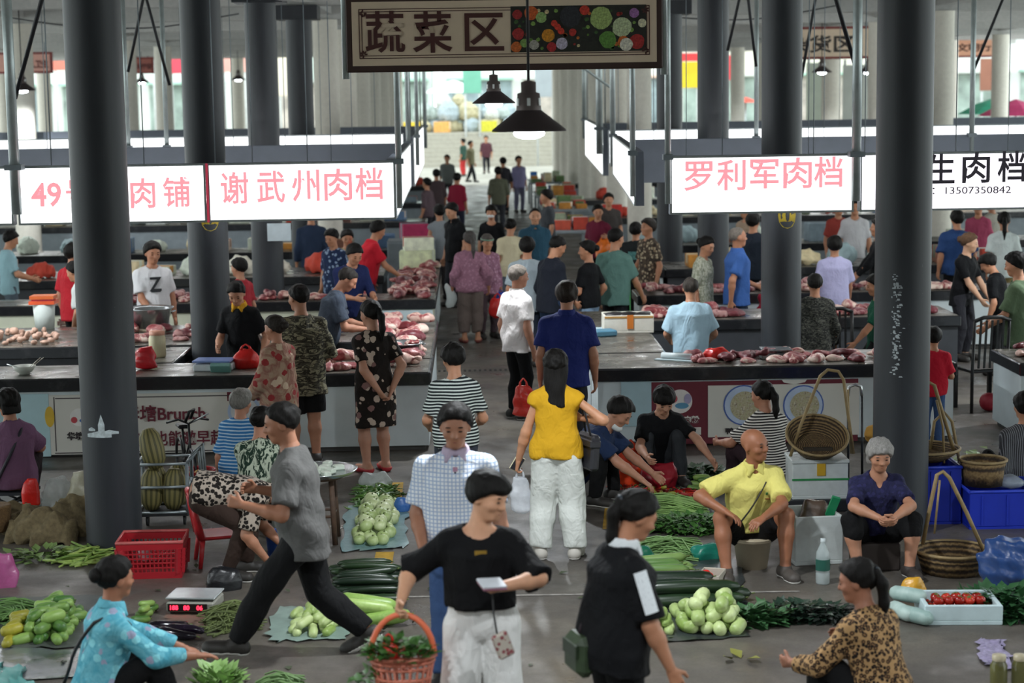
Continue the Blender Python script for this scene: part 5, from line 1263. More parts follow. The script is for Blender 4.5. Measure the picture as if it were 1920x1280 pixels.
# logo on the yellow polo
def chest_patch(W, name, x, up, w, h, mat, sgn=1, depth=.105, text=None, size=.1, lift=0.0):
    P, hh = W['P'], W['h']; rr, ff, uu = W['fr']; c = P + rr * x * hh + uu * up * hh + ff * sgn * depth * hh
    Rm = Matrix((Vector(rr) * sgn * -1, Vector(uu), Vector(ff) * sgn)).transposed()
    e = Rm.to_euler()
    if text: return lettering(text, size, mat, W['root'], c, e, name, weight=.004, width=w, depth=.006)
    return MB().box((0, 0, 0), (w, h, .008), None, .002).build(name, mat, W['root'], loc=c, rot=e)
chest_patch(P_yellow, 'chest_logo', -.048, .165, .05, .012, M('#8a5a2a', .6), depth=.074); chest_patch(P_yellow, 'chest_logo', -.048, .19, .018, .02, M('#3f6a3a', .6), depth=.073)
chest_patch(P_whitetee, 'shirt_print', .0, .175, .15, .2, M('#24262a', .6), depth=.088, text='Z', size=.24)
chest_patch(P_whitetee, 'shirt_print', .0, .125, .12, .02, M('#24262a', .6), depth=.092)
chest_patch(P_teelogo, 'shirt_print', .0, .16, .17, .12, M('#4f8a88', .6, 0, .5, 30), sgn=-1, depth=.082)
chest_patch(P_check, 'placket', .0, .215, .028, .13, M('#b98ca4', .6), depth=.078)
for i in range(3): chest_patch(P_check, 'button', .0, .235 - .022 * i, .011, .011, M('#3a2c3a', .5), depth=.083)
chest_patch(P_shopper, 'necklace_pendant', .0, .222, .06, .03, M('#c9a24a', .3, .7), depth=.088)
# apron, mask, waist bag, headband, tote
W = P_apron; P, h = W['P'], W['h']; rr_, ff_, uu_ = W['fr']
mb = MB()
for i in range(6):
    a = -1.0 + .42 * i
    for (z0, z1) in ((.10, -.05), (-.05, -.20)):
        def A(a, z): return P + rr_ * math.sin(a) * .122 * h + ff_ * math.cos(a) * .098 * h + np.array((0, 0, z * h))
        mb.add([A(a, z0), A(a + .42, z0), A(a + .42, z1), A(a, z1)], [(0, 1, 2, 3)], True)
mb.build('apron', M('#2f9a44', .6), W['root'])
def mask_part(W, mat, drop=0.0):
    hp = W['hp']; q = W['q']; T = Field(W['q'][0] * 0 + hp(0, .06, -.05) - .09, hp(0, .06, -.05) + .09, .008)
    T.ell(hp(0, .042, -.052 + drop), (.058, .064, .040), q, 0); T.plane(hp(0, .03, 0), q[1])
    link('face_mask', np_mesh('face_mask', [T.surf()], mat), W['root'])
mask_part(P_mask, M('#e2e4e6', .7)); mask_part(P_navysq, M('#cfd2d2', .7), -.055)
W = P_band; hp = W['hp']
MB().tube([hp(.088 * math.cos(a), .10 * math.sin(a) - .01, .05) for a in [2 * math.pi * i / 20 for i in range(21)]], .012, 6, caps=False).build('headband', M('#7a9a86', .6), W['root'])
chest_patch(P_blacktee, 'waist_bag', .03, .05, .16, .1, M('#3a3d40', .5), depth=.1)
g = P_mauve['gr', -1]
plastic_bag('flat white tote bag carried by the woman in mauve', (g.x - .02, g.y - .04, g.z + .22), .16, .42, M('#c9d2d0', .6), handles=False, fill=.25, seed=6, name='tote_bag')
g = P_mauve['gr', 1]
plastic_bag('red and blue plastic bag carried beside the woman in mauve', (g.x + .14, g.y + .05, g.z - .02), .26, .34, film('#d22c2a', .9), seed=7)
plastic_bag('small blue plastic bag above the red bag in the aisle', (g.x + .19, g.y + .10, g.z + .02), .16, .2, film('#2c49b4', .9), seed=17)
g = at_y(985, 712, 17.15)
plastic_bag('red plastic bag hanging from the hand of the broad man in navy', (g.x - .02, g.y - .02, g.z + .02), .2, .36, film('#d93a30', .88), seed=9)
g = P_maroon['gr', -1]; plastic_bag('bright orange plastic bag held up by the woman in maroon', (g.x, g.y, g.z + .02), .3, .38, film('#f0761c', .95), seed=10)
g = P_bluepolo['gr', -1]; plastic_bag('long red bag held in front of the bald man in blue', (g.x + .02, g.y, g.z + .02), .22, .5, film('#b01f33', .95), seed=11, fill=.5)
p = at_y(1545, 560, 22.3)
p = at_y(880, 320, 46.5)
# ================================================================ vegetables and goods on the floor
def skinmat(c1, c2, rough=.4, scale=10, stretch=(1, 1, 1), spots=None):
    key = ('veg', c1, c2, rough, scale, stretch, spots)
    if key in MATS: return MATS[key]
    t = NT('vegetable_skin'); oi = t.n('ShaderNodeObjectInfo')
    f = t.math('ADD', t.noise(scale, 4, .6, t.mapped(stretch)), t.math('MULTIPLY', t.math('SUBTRACT', oi.outputs['Random'], .5), .5))
    c = t.ramp(f, [(.3, c1), (.7, c2)])
    if spots: c = t.mix(t.math('LESS_THAN', t.voro(60), .18), c, spots)
    t.col(c); t.rough(rough); MATS[key] = t.m; return t.m
def gourd(name, L, prof, mat, bend=0.0, n=10, stem=None, seg=None):
    """long vegetable along x, resting radius at z=0 centre; prof: list of (t, r)"""
    mb = MB(); pts = [Vector((-L / 2 + L * t, 0, bend * (4 * (t - .5) ** 2 - .5))) for t, r in prof]
    mb.tube(pts, [r for t, r in prof], n)
    if stem:
        mb.m = 1; mb.tube([pts[-1], pts[-1] + Vector((stem, 0, stem * .2))], [.006, .004], 5); mb.m = 0
    return mb.mesh(name, [mat, STEMM])
STEMM = M('#5c6b34', .7)
CUKE = [(0, .006), (.04, .6), (.15, .92), (.5, 1), (.85, .95), (.96, .6), (1, .006)]
def cprof(r): return [(t, r * k if k > .01 else .003) for t, k in CUKE]
M_CUKE = skinmat('#3f6a2c', '#88a855', .45, 14, (.3, 1, 1)); M_PALE = skinmat('#86a050', '#c3d196', .45, 12, (.3, 1, 1)); M_DARKG = skinmat('#142418', '#24381f', .35, 10, (.3, 1, 1))
M_LUFFA = skinmat('#4a7034', '#7f9d58', .5, 14, (.15, 1, 1)); M_ROUND = skinmat('#a4b878', '#d3dcae', .4, 8); M_YEL = skinmat('#8f8a2a', '#b9ae3c', .45); M_PEP = skinmat('#2d5a1c', '#5f8a34', .3)
M_EGG = skinmat('#120d16', '#251a2c', .15); M_TOM = skinmat('#8c1a14', '#c4382a', .2, 5); M_CHILI = skinmat('#8a1414', '#d0301c', .3); M_CARR = skinmat('#b84a1a', '#d8782a', .45)
MESHES = {
 'cucumber': [gourd('cucumber', L, cprof(r), M_CUKE, b, 10, .012) for L, r, b in ((.15, .026, .006), (.17, .028, -.008), (.13, .028, .004))],
 'pale_cucumber': [gourd('pale_cucumber', L, cprof(r), M_PALE, b, 10, .012) for L, r, b in ((.16, .030, .005), (.18, .031, -.005), (.15, .032, .0))],
 'pale_gourd': [gourd('pale_gourd', L, cprof(r), M_PALE, b, 12, .014) for L, r, b in ((.15, .042, .0), (.17, .043, .004), (.14, .044, 0))],
 'green_gourd': [gourd('green_gourd', L, cprof(r), M_CUKE, b, 10, .014) for L, r, b in ((.13, .034, .004), (.15, .036, -.004), (.12, .036, 0))],
 'yellow_gourd': [gourd('yellow_gourd', .14, cprof(.036), M_YEL, .004, 10, .014)],
 'dark_cucumber': [gourd('dark_cucumber', L, cprof(r), M_DARKG, b, 10, .014) for L, r, b in ((.40, .030, .01), (.44, .028, -.012), (.36, .031, .008))],
 'winter_melon': [gourd('winter_melon', L, cprof(r), M_DARKG, b, 12, .02) for L, r, b in ((.62, .055, .01), (.70, .052, -.01))],
 'luffa': [gourd('luffa', L, [(0, .004), (.04, .016), (.2, .024), (.6, .031), (.92, .034), (1, .012)], M_LUFFA, b, 8, .03) for L, r, b in ((.46, .03, .006), (.50, .03, -.008))],
 'bitter_melon': [gourd('bitter_melon', .42, cprof(.05), skinmat('#86a852', '#a8c470', .4, 30), .0, 12, .02)],
 'round_gourd': [],
 'green_pepper': [gourd('green_pepper', L, [(0, .002), (.2, .006), (.7, .010), (.93, .012), (1, .005)], M_PEP, b, 6, .03) for L, b in ((.15, .01), (.17, -.012), (.13, .02))],
 'red_chilli': [gourd('red_chilli', L, [(0, .002), (.25, .005), (.75, .0085), (.95, .009), (1, .004)], M_CHILI, b, 5, .025) for L, b in ((.11, .008), (.13, -.012), (.10, .016))],
 'eggplant': [gourd('eggplant', L, [(0, .006), (.05, .03), (.25, .038), (.7, .032), (.95, .022), (1, .006)], M_EGG, b, 12, .03) for L, b in ((.26, .02), (.30, -.02))],
 'celery_stalk': [gourd('celery_stalk', L, [(0, .008), (.3, .012), (.7, .010), (1, .004)], skinmat('#5f8030', '#9db45c', .5), b, 5) for L, b in ((.30, .02), (.36, -.02), (.26, .01))],
}
for k in range(3):
    mb = MB(); R = (.056, .06, .052)[k]
    mb.lathe([(.001, -R * .8), (R * .55, -R * .74), (R * .93, -R * .35), (R, .02 * R), (R * .88, R * .45), (R * .5, R * .76), (R * .14, R * .8), (.008, R * .72)], n=16); mb.m = 1; mb.tube([(0, 0, R * .7), (.006, 0, R * .98)], [.007, .005], 5)
    MESHES['round_gourd'].append(mb.mesh('round_gourd', [M_ROUND, STEMM]))
mb = MB(); R = .036; mb.lathe([(.001, -R * .85), (R * .6, -R * .75), (R, -.1 * R), (R * .93, R * .4), (R * .5, R * .74), (.003, R * .66)], n=14); mb.m = 1
for q in range(5): mb.box((.012 * math.cos(q * 1.26), .012 * math.sin(q * 1.26), R * .72), (.022, .007, .003), (0, .25, q * 1.26))
MESHES['tomato'] = [mb.mesh('tomato', [M_TOM, STEMM])]
VR = random.Random(21)
def put(kind, label, cat, group, spots):
    """spots: (x, y, z, heading, pitch)"""
    for (x, y, z, a, pt) in spots:
        o = link(kind, VR.choice(MESHES[kind]), None, (x, y, z), (VR.uniform(0, 6) if kind not in ('tomato', 'round_gourd') else VR.uniform(-.4, .4), pt if kind not in ('tomato', 'round_gourd') else VR.uniform(-.4, .4), a))
        if kind not in ('tomato', 'round_gourd', 'eggplant') : o.rotation_euler = Euler((VR.uniform(-.5, .5), pt, a))
        s = VR.uniform(.88, 1.12); o.scale = (s, s, s); tag(o, label, cat, group)
def heap(kind, label, cat, group, px0, py0, px1, py1, n, r, layers=3, ang=0.0, jit=.4, along=None, base=0.0, pitch=.1):
    """heap over the floor patch between two pixels (near left, far right)"""
    a = on_z(px0, py0, base); b = on_z(px1, py1, base); x0, x1 = min(a.x, b.x), max(a.x, b.x); y0, y1 = min(a.y, b.y), max(a.y, b.y)
    sp = []; per = [int(n * w) for w in ((1,) if layers == 1 else (.6, .4) if layers == 2 else (.5, .32, .18))]
    for li, m in enumerate(per):
        sh = .5 * li / layers
        cx, cy = (x0 + x1) / 2, (y0 + y1) / 2; hx, hy = (x1 - x0) / 2 * (1 - sh), (y1 - y0) / 2 * (1 - sh)
        cols = max(1, int(round(math.sqrt(m * hx / max(hy, .01))))); rows = max(1, math.ceil(m / cols))
        for i in range(m):
            cc, rw = i % cols, i // cols
            x = cx - hx + (cc + .5 + VR.uniform(-.25, .25)) * 2 * hx / cols; y = cy - hy + (rw + .5 + VR.uniform(-.25, .25)) * 2 * hy / rows
            sp.append((x, y, base + r * (1 + 1.55 * li), ang + VR.gauss(0, jit), VR.gauss(0, pitch)))
    put(kind, label, cat, group, sp)
def sheet(label, pts, mat, h=.006, name='plastic_sheet', cat='sheet', res=10, amp=.012, seed=1):
    """crinkled plastic sheet over a floor quad given by four pixels"""
    c = [on_z(*p) for p in pts]; rr = random.Random(seed); vs = []; fs = []
    for i in range(res + 1):
        for j in range(res + 1):
            u, v = i / res, j / res
            p = c[0] * (1 - u) * (1 - v) + c[1] * u * (1 - v) + c[2] * u * v + c[3] * (1 - u) * v
            e = .02 if 0 < i < res and 0 < j < res else .035
            vs.append((p.x + rr.uniform(-e, e), p.y + rr.uniform(-e, e), h + rr.random() * amp))
    for i in range(res):
        for j in range(res): k = i * (res + 1) + j; fs.append((k, k + res + 1, k + res + 2, k + 1))
    o = MB().add(vs, fs, True).build(name, mat); return tag(o, label, cat)
def veg_stuff(name, label, cat, mb, mat, px, py, rot=0.0, z=0.0):
    p = on_z(px, py, z); o = mb.build(name, mat, loc=(p.x, p.y, z), rot=(0, 0, rot)); return tag(o, label, cat, kind='stuff')
WET = M('#5c6164', .18, 0, .3, 5, .3); TEALSHEET = M('#6e8f92', .35, 0, .2, 8, .3); DARKSHEET = M('#2f3436', .3, 0, .3, 6, .3)
# ---- left rows
sheet('grey wet plastic sheet at the lower left', [(-60, 1275), (250, 1275), (225, 1215), (-60, 1222)], WET, seed=2)
sheet('dark plastic sheet under the gourds at the lower left', [(-60, 1222), (225, 1212), (215, 1120), (-60, 1120)], M('#4a4e4c', .5, 0, .3, 6, .3), seed=3)
o = sheet('teal plastic sheet at the bottom left corner', [(-30, 1340), (75, 1340), (50, 1262), (-40, 1248)], M('#4f9490', .4, 0, .15, 6, .2), amp=.05, seed=4)
heap('green_gourd', 'small ribbed green gourd in the heap at the lower left', 'gourd', 'green gourds at the lower left', 30, 1212, 168, 1145, 62, .036, 3, 1.2, .8)
heap('yellow_gourd', 'yellowing gourd among the green ones at the left edge', 'gourd', 'yellow gourds at the left edge', 2, 1216, 60, 1170, 12, .036, 2, 1.2, .7)
veg_stuff('long_bean_heap', 'tangle of long beans at the left edge behind the gourds', 'beans', strands(130, .36, .42, .12, .0055, 4, .8, .08), M('#5d8044', .5, 0, .3), 22, 1158)
heap('cucumber', 'thick green cucumber lying near the crouching woman in turquoise', 'cucumber', 'cucumbers beside the turquoise woman', 248, 1175, 300, 1140, 6, .03, 2, .9, .35)
heap('eggplant', 'glossy black eggplant on the ground in front of the small scale', 'eggplant', 'black eggplants', 282, 1203, 362, 1180, 5, .036, 1, .2, .4)
veg_stuff('long_bean_heap', 'brown green tangle of long beans beside the striding man', 'beans', strands(170, .38, .40, .13, .005, 5, .9, .09), M('#5e6a3a', .6, 0, .35), 438, 1165)
sheet('pale plastic sheet under the pale cucumbers', [(500, 1205), (650, 1200), (650, 1140), (515, 1140)], M('#7c9088', .5, 0, .2, 6, .2), seed=5)
heap('pale_cucumber', 'pale green cucumber between the legs of the striding man', 'cucumber', 'pale cucumbers behind the striding man', 532, 1198, 645, 1150, 22, .031, 2, 1.35, .2)
sheet('dark plastic sheet under the dark cucumbers', [(625, 1160), (758, 1150), (745, 1062), (625, 1060)], DARKSHEET, seed=6)
heap('dark_cucumber', 'long dark green cucumber stacked beside the aisle', 'cucumber', 'dark cucumbers at the left of the aisle', 640, 1140, 728, 1070, 30, .030, 3, .05, .06, pitch=.03)
heap('bitter_melon', 'long light green bitter melon in front of the dark cucumbers', 'melon', 'bitter melons', 660, 1180, 730, 1155, 5, .05, 2, .05, .1)
sheet('crumpled blue green plastic sheet under the round pale gourds', [(645, 1035), (762, 1028), (768, 945), (650, 950)], TEALSHEET, seed=7)
heap('round_gourd', 'round pale green gourd in the pile beside the aisle', 'gourd', 'round pale gourds', 660, 1028, 748, 950, 60, .05, 2)
heap('green_pepper', 'slim green pepper in the heap behind the round gourds', 'pepper', 'green peppers', 655, 958, 748, 912, 150, .011, 3, .3, .9, pitch=.2)
plastic_bag('blue and white plastic wrapper beside the green peppers', (on_z(752, 960).x, on_z(752, 960).y, .16), .13, .16, film('#3f6fb8', .9), handles=False, seed=12)
plastic_bag('clear plastic bag behind the green peppers', (on_z(705, 915).x, on_z(705, 915).y, .16), .3, .16, film('#cdd4d2', .5), handles=False, seed=13)
heap('celery_stalk', 'pale green lettuce stem lying on the floor before the left column', 'stem', 'lettuce stems on the floor at the left', 110, 1062, 215, 1028, 54, .012, 3, .2, .6, pitch=.1)
veg_stuff('leaf_heap', 'loose green leaves beside the sacks at the left', 'leaves', leaves(160, (.3, .14), .08, .09, 6), M('#6a8248', .6, 0, .3), 90, 1045)
veg_stuff('leaf_heap', 'pale green leaves behind the jute sacks', 'leaves', leaves(160, (.25, .16), .12, .1, 16), LEAFL, 60, 975)
veg_stuff('cabbage_leaves', 'pale green cabbage leaves at the bottom edge left of the basket', 'leaves', leaves(140, (.12, .1), .14, .09, 7, .3, .4), M('#8fb36a', .5, 0, .25), 408, 1290)
veg_stuff('bean_bundle', 'bundle of green beans at the bottom edge', 'beans', strands(90, .24, .2, .1, .0055, 8, .35, .03), M('#6f8f58', .5, 0, .25), 525, 1292)
# ---- right rows
sheet('dark plastic sheet under the chillies and onions', [(1140, 1000), (1360, 990), (1345, 905), (1150, 905)], DARKSHEET, seed=8)
heap('red_chilli', 'slim red chilli in the heap before the squatting man in navy', 'chilli', 'red chillies', 1150, 940, 1255, 902, 170, .008, 3, 0, 1.2, pitch=.25)
heap('red_chilli', 'red chilli lying in the small row right of the main chilli heap', 'chilli', 'red chillies right of the heap', 1262, 935, 1322, 918, 40, .008, 2, 0, .8, pitch=.2)
for i in range(10):
    p = on_z(1240 + VR.uniform(-22, 22), 930 + VR.uniform(-8, 8)); o = link('orange_pepper', gourd('orange_pepper', .08, cprof(.017), M_CARR if i % 2 else M_YEL, .0, 8, .01) if i == 0 else bpy.data.objects['orange_pepper'].data, None, (p.x, p.y, .045), (0, .1, VR.uniform(0, 3))); tag(o, 'orange yellow pepper at the edge of the chilli heap', 'pepper', 'orange peppers')
veg_stuff('leaf_heap', 'dark leafy greens behind the chillies', 'leaves', leaves(420, (.38, .2), .14, .09, 10), LEAFD, 1300, 897)
heap('cucumber', 'large cucumber at the right end of the chilli row', 'cucumber', 'cucumbers at the chilli row', 1285, 925, 1335, 905, 6, .034, 2, .0, .12)
plastic_bag('small bright blue bag beside the cucumbers', (on_z(1347, 925).x, on_z(1347, 925).y, .13), .16, .14, film('#2f6aa8', .95), handles=False, seed=14)
veg_stuff('onion_heap', 'long heap of thin green spring onions across the right side', 'onions', strands(420, .62, .42, .16, .0055, 12, .16, .04), M('#7fa05a', .5, 0, .3), 1240, 962)
veg_stuff('leaf_heap', 'broad mound of feathery dark greens right of the spring onions', 'leaves', leaves(900, (.40, .24), .12, .07, 13), LEAF, 1300, 990)
veg_stuff('long_bean_heap', 'coiled long beans in front of the leafy mound', 'beans', strands(260, .5, .36, .12, .006, 14, .5, .09), M('#6d8f54', .5, 0, .3), 1245, 1038)
plastic_bag('teal plastic bag at the end of the coiled beans', (on_z(1325, 1048).x, on_z(1325, 1048).y, .15), .24, .16, film('#1f7a68', .9), handles=False, seed=15)
plastic_bag('dark teal bag behind the head of the ponytail woman', (on_z(1205, 1052).x, on_z(1205, 1052).y, .15), .2, .16, film('#1c6a52', .9), handles=False, seed=18)
sheet('dark plastic sheet under the melons on the right', [(1180, 1205), (1400, 1196), (1385, 1050), (1185, 1060)], DARKSHEET, seed=9)
heap('luffa', 'long ribbed luffa laid out behind the dark melons', 'luffa', 'luffas', 1195, 1098, 1250, 1062, 10, .034, 2, .02, .06, pitch=.02)
plastic_bag('bright red plastic bag lying right of the luffas', (on_z(1302, 1098).x, on_z(1302, 1098).y, .13), .30, .14, film('#e0231f', .92), handles=False, seed=19)
heap('winter_melon', 'long dark green winter melon in front of the luffas', 'melon', 'dark winter melons', 1230, 1150, 1330, 1110, 9, .054, 2, .02, .05, pitch=.02)
heap('pale_cucumber', 'pale cucumber in the small pyramid facing the aisle', 'cucumber', 'pale cucumbers in the pyramid', 1212, 1190, 1258, 1172, 22, .031, 3, 1.5, .08, pitch=.05)
heap('pale_gourd', 'plump pale green gourd in the front row on the right', 'gourd', 'plump pale gourds', 1272, 1194, 1390, 1152, 34, .043, 3, 1.35, .35)
veg_stuff('leaf_heap', 'heap of dark broad leaves before the seated man in yellow', 'leaves', leaves(300, (.2, .13), .12, .10, 23, .5, .1), M('#39603a', .5, 0, .3), 1410, 1165)
veg_stuff('leaf_heap', 'dark green bundled vegetables in plastic right of the broad leaves', 'leaves', leaves(620, (.3, .17), .10, .07, 24, .6, .0), M('#24382c', .35, 0, .4), 1500, 1155)
veg_stuff('leaf_heap', 'dark vegetables between the leopard blouse and the bundles', 'leaves', leaves(300, (.2, .14), .09, .06, 25, .6, 0), M('#262c28', .35, 0, .4), 1570, 1160)
for k, (px, py) in enumerate(((1690, 1160), (1718, 1168), (1702, 1150))):
    p = on_z(px, py); o = link('wax_gourd', gourd('wax_gourd', .26, cprof(.052), skinmat('#8fa9a4', '#b4c8c2', .5), 0, 12, .015) if k == 0 else bpy.data.objects['wax_gourd'].data, None, (p.x, p.y, .053 if k < 2 else .13), (0, 0, 1.9 + .3 * k)); tag(o, 'pale grey green wax gourd beside the tray of tomatoes', 'gourd', 'wax gourds')
plastic_bag('small yellow and red packet behind the wax gourds', (on_z(1712, 1125).x, on_z(1712, 1125).y, .2), .18, .2, film('#d8a030', .95), handles=False, seed=22)
veg_stuff('leaf_heap', 'leafy greens at the right edge beside the tomatoes', 'leaves', leaves(700, (.36, .28), .16, .10, 26, .5, .1), M('#2f5a34', .5, 0, .35), 1890, 1145)
veg_stuff('leaf_heap', 'loose greens in the bamboo basket area behind the crates', 'leaves', leaves(420, (.45, .25), .32, .1, 27), M('#7a9450', .5, 0, .35), 1850, 905)
veg_stuff('leaf_scraps', 'scattered leaf scraps on the concrete floor', 'scraps', leaves(60, (2.6, 1.6), .004, .07, 31, .0, 0), M('#3d4630', .7, 0, .4), 700, 1150)
p = on_z(1385, 1236); o = link('fallen_leaf', leaves(3, (.06, .02), .01, .14, 33, .05, 0).mesh('fallen_leaf', M('#7a7a34', .6)), None, (p.x, p.y, .0)); tag(o, 'single fallen green leaf on the bare floor', 'leaf')
# ================================================================ stall goods, furniture and containers
def meat_mat(c1, c2, c3):
    t = NT('raw_meat'); oi = t.n('ShaderNodeObjectInfo')
    f = t.math('ADD', t.noise(11, 6, .6, None, .8), t.math('MULTIPLY', t.math('SUBTRACT', oi.outputs['Random'], .5), .24))
    t.col(t.ramp(f, [(.32, c1), (.50, c2), (.58, c3)])); t.rough(.38); t.bump(t.noise(26, 5), .5, .015); return t.m
MEATS = [meat_mat('#6a2027', '#9c4a4c', '#d8b3a6'), meat_mat('#8c3a40', '#bb7a78', '#e2cabc'), meat_mat('#5a2028', '#7d3a42', '#b98a86')]
MEATM = []
for k in range(9):
    rr = random.Random(40 + k); L, W_, H_ = rr.uniform(.10, .17), rr.uniform(.06, .10), rr.uniform(.03, .05)
    T = Field((-L - .04, -W_ - .04, -.01), (L + .04, W_ + .04, H_ * 2 + .05), .014)
    T.ell((0, 0, H_ * .8), (L, W_, H_), None, 0)
    for q in range(3): T.ell((rr.uniform(-L, L) * .6, rr.uniform(-W_, W_) * .6, H_ * rr.uniform(.6, 1.2)), (L * .45, W_ * .5, H_ * .9), None, .02)
    T.ripple(.012, rr, 34); T.plane((0, 0, .002), (0, 0, 1))
    MEATM.append(np_mesh('meat_piece', [T.surf()], MEATS[k % 3]))
BONEM = M('#c9a28e', .5, 0, .3, 20, .3)
MR = random.Random(77)
def meats(label, group, x0, x1, y0, y1, n, z=.78, layers=2, meshes=MEATM, sc=(.8, 1.2), name='meat_piece'):
    cols = max(1, int(round(math.sqrt(n * (x1 - x0) / max(.05, (y1 - y0)))))); rows = math.ceil(n / cols); i = 0
    for rw in range(rows):
        for c in range(cols):
            if i >= n: return
            i += 1
            x = x0 + (c + .5 + MR.uniform(-.3, .3)) * (x1 - x0) / cols; y = y0 + (rw + .5 + MR.uniform(-.3, .3)) * (y1 - y0) / rows
            s = MR.uniform(*sc)
            o = link(name, MR.choice(meshes), None, (x, y, z + (0 if MR.random() < .75 else .04)), (0, 0, MR.uniform(0, 6.3)), (s, s, s * MR.uniform(.8, 1.4)))
            tag(o, label, 'meat', group)
meats('raw pork piece on the left counter along the aisle', 'pork on the left aisle counter', -1.10, -.56, 18.35, 22.0, 40)
meats('raw pork piece on the front left counter beside the flowered dress', 'pork on the front left counter', -2.05, -1.15, 18.12, 18.85, 14)
meats('raw pork piece on the counter before the white T-shirt', 'pork on the left rear counter', -4.2, -1.35, 20.5, 21.7, 30)
FEET = [MB().ell((0, 0, .03), (.055, .03, .028), 8, 6, None, .15, random.Random(5)).mesh('chicken_foot_piece', BONEM)]
meats('pale poultry piece in the pile left of the column', 'pale poultry pieces', -6.0, -4.7, 20.55, 21.5, 60, meshes=FEET, name='poultry_piece')
meats('dark pork piece on the front right counter above the noodle banner', 'pork on the front right counter', 2.15, 4.6, 18.15, 18.9, 34, sc=(.65, 1.0))
meats('raw pork piece on the right rear counter behind the smock', 'pork on the right rear counter', 2.1, 3.15, 21.95, 22.75, 16)
meats('raw meat piece on the counter before the woman in the black T-shirt', 'meat before the black T-shirt woman', 4.2, 5.6, 21.95, 22.75, 14)
meats('raw pork piece on the second left aisle counter', 'pork on the second left counter', -1.12, -.6, 24.7, 29.3, 44)
meats('raw pork piece on the second left front counter', 'pork on the second left front counter', -5.5, -1.4, 24.65, 25.3, 40)
meats('raw pork piece on the second right front counter', 'pork on the second right front counter', 2.25, 6.5, 24.65, 25.3, 44)
meats('raw pork piece on the second right aisle counter', 'pork on the second right aisle counter', 2.25, 2.8, 28.3, 29.3, 12)
meats('dark meat piece on the corner counter at the right edge', 'meat on the corner counter', 5.45, 6.4, 18.05, 18.8, 8)
def cbox(label, c, size, mat, rz=0.0, open_=True, name='foam_box', cat='box', wall=.025, group=None, lid=None):
    t = thing(name, label, cat, c, rz, group); x, y, z = size; w = wall
    MB().bx(-x / 2, x / 2, -y / 2, y / 2, 0, w, .004).build('bottom', mat, t)
    for (a, b, p, q) in ((-x / 2, x / 2, -y / 2, -y / 2 + w), (-x / 2, x / 2, y / 2 - w, y / 2), (-x / 2, -x / 2 + w, -y / 2 + w, y / 2 - w), (x / 2 - w, x / 2, -y / 2 + w, y / 2 - w)):
        MB().bx(a, b, p, q, w, z, .004).build('side', mat, t)
    if lid: MB().bx(-x / 2 - .01, x / 2 + .01, -y / 2 - .01, y / 2 + .01, z, z + .03, .006).build('lid', lid, t)
    return t
FOAM = M('#c9d0cf', .6, 0, .08, 12, .15)
t = cbox('long white foam box with orange tape on the bare aisle counter', (1.72, 20.9, .78), (.56, .4, .2), M('#d6d2c6', .6)); MB().bx(-.02, .05, -.21, -.2, .05, .205).build('tape', M('#c9742c', .5), t)
MB().bx(-.27, .27, -.205, -.2, .17, .19).build('tape', M('#b98a4a', .5), t)
for i in range(3): tag(MB().ell((0, 0, 0), (.14, .07, .035), 10, 6, None, .12, MR).build('dark_offal', M('#1d1a1c', .4), loc=(1.58 + .16 * i, 20.9, .965), rot=(0, 0, .4 * i)), 'dark piece lying in the long foam box', 'meat', 'dark pieces in the foam box')
tag(MB().box((0, 0, 0), (.26, .2, .07), None, .015).build('blue_packet', M('#4f7f96', .5), loc=(1.42, 20.5, .816), rot=(0, 0, .3)), 'blue packet beside the long foam box', 'packet')
tag(MB().box((0, 0, 0), (.3, .2, .03), None, .006).build('pale_tray', M('#b9cdd6', .4), loc=(1.36, 20.95, .796), rot=(0, 0, .2)), 'pale blue tray left of the long foam box', 'tray')
t = thing('bag_roll', 'roll of white plastic bags lying on the front right counter', 'roll', (2.02, 18.55, .78), -.5); MB().tube([(-.16, 0, .035), (.16, 0, .035)], .034, 12).build('roll', M('#c9d3d6', .4), t); MB().bx(-.2, .22, -.11, -.03, 0, .01).build('loose_sheet', M('#b9c9cf', .4), t)
plastic_bag('red plastic bag on the front right counter', (2.42, 18.5, .93), .26, .14, film('#d22420', .92), handles=False, seed=31)
t = thing('counter_scale', 'silver weighing scale on the front right counter', 'scale', (3.02, 18.55, .78)); MB().bx(-.16, .16, -.12, .12, .0, .06, .012).build('body', STEEL, t); MB().bx(-.15, .15, -.12, .13, .085, .10, .006).build('platform', M('#b7bcc0', .25, .8), t); MB().tube([(0, 0, .06), (0, 0, .09)], .04, 10).build('neck', GREYMET, t); MB().box((.19, 0, .03), (.1, .2, .06), (0, .4, 0), .008).build('display', M('#5d676c', .3), t)
t = thing('counter_scale', 'blue and white weighing scale on the front left counter', 'scale', (at_y(402, 690, 18.4).x, 18.42, .78), -.1); MB().bx(-.19, .19, -.13, .13, 0, .07, .012).build('body', M('#cfd6dc', .4), t); MB().bx(-.2, .18, -.11, .15, .085, .105, .006).build('platform', M('#7f93c9', .35), t); MB().box((.1, -.16, .04), (.2, .06, .09), (.5, 0, 0), .006).build('display', M('#5f8a84', .3), t); MB().bx(-.06, .06, -.05, .05, .06, .09).build('neck', GREYMET, t)
plastic_bag('red plastic bag on the front left counter beside the flowered blouse', (at_y(462, 690, 18.5).x, 18.5, 1.02), .26, .25, film('#d8231f', .9), seed=33)
plastic_bag('red plastic bag standing on the counter right of the left column', (at_y(272, 690, 18.5).x, 18.55, 1.06), .24, .28, film('#c4202a', .95), handles=False, seed=34)
t = thing('noodle_bowl', 'grey bowl with chopsticks on the front left counter', 'bowl', (at_y(46, 700, 18.35).x, 18.35, .78))
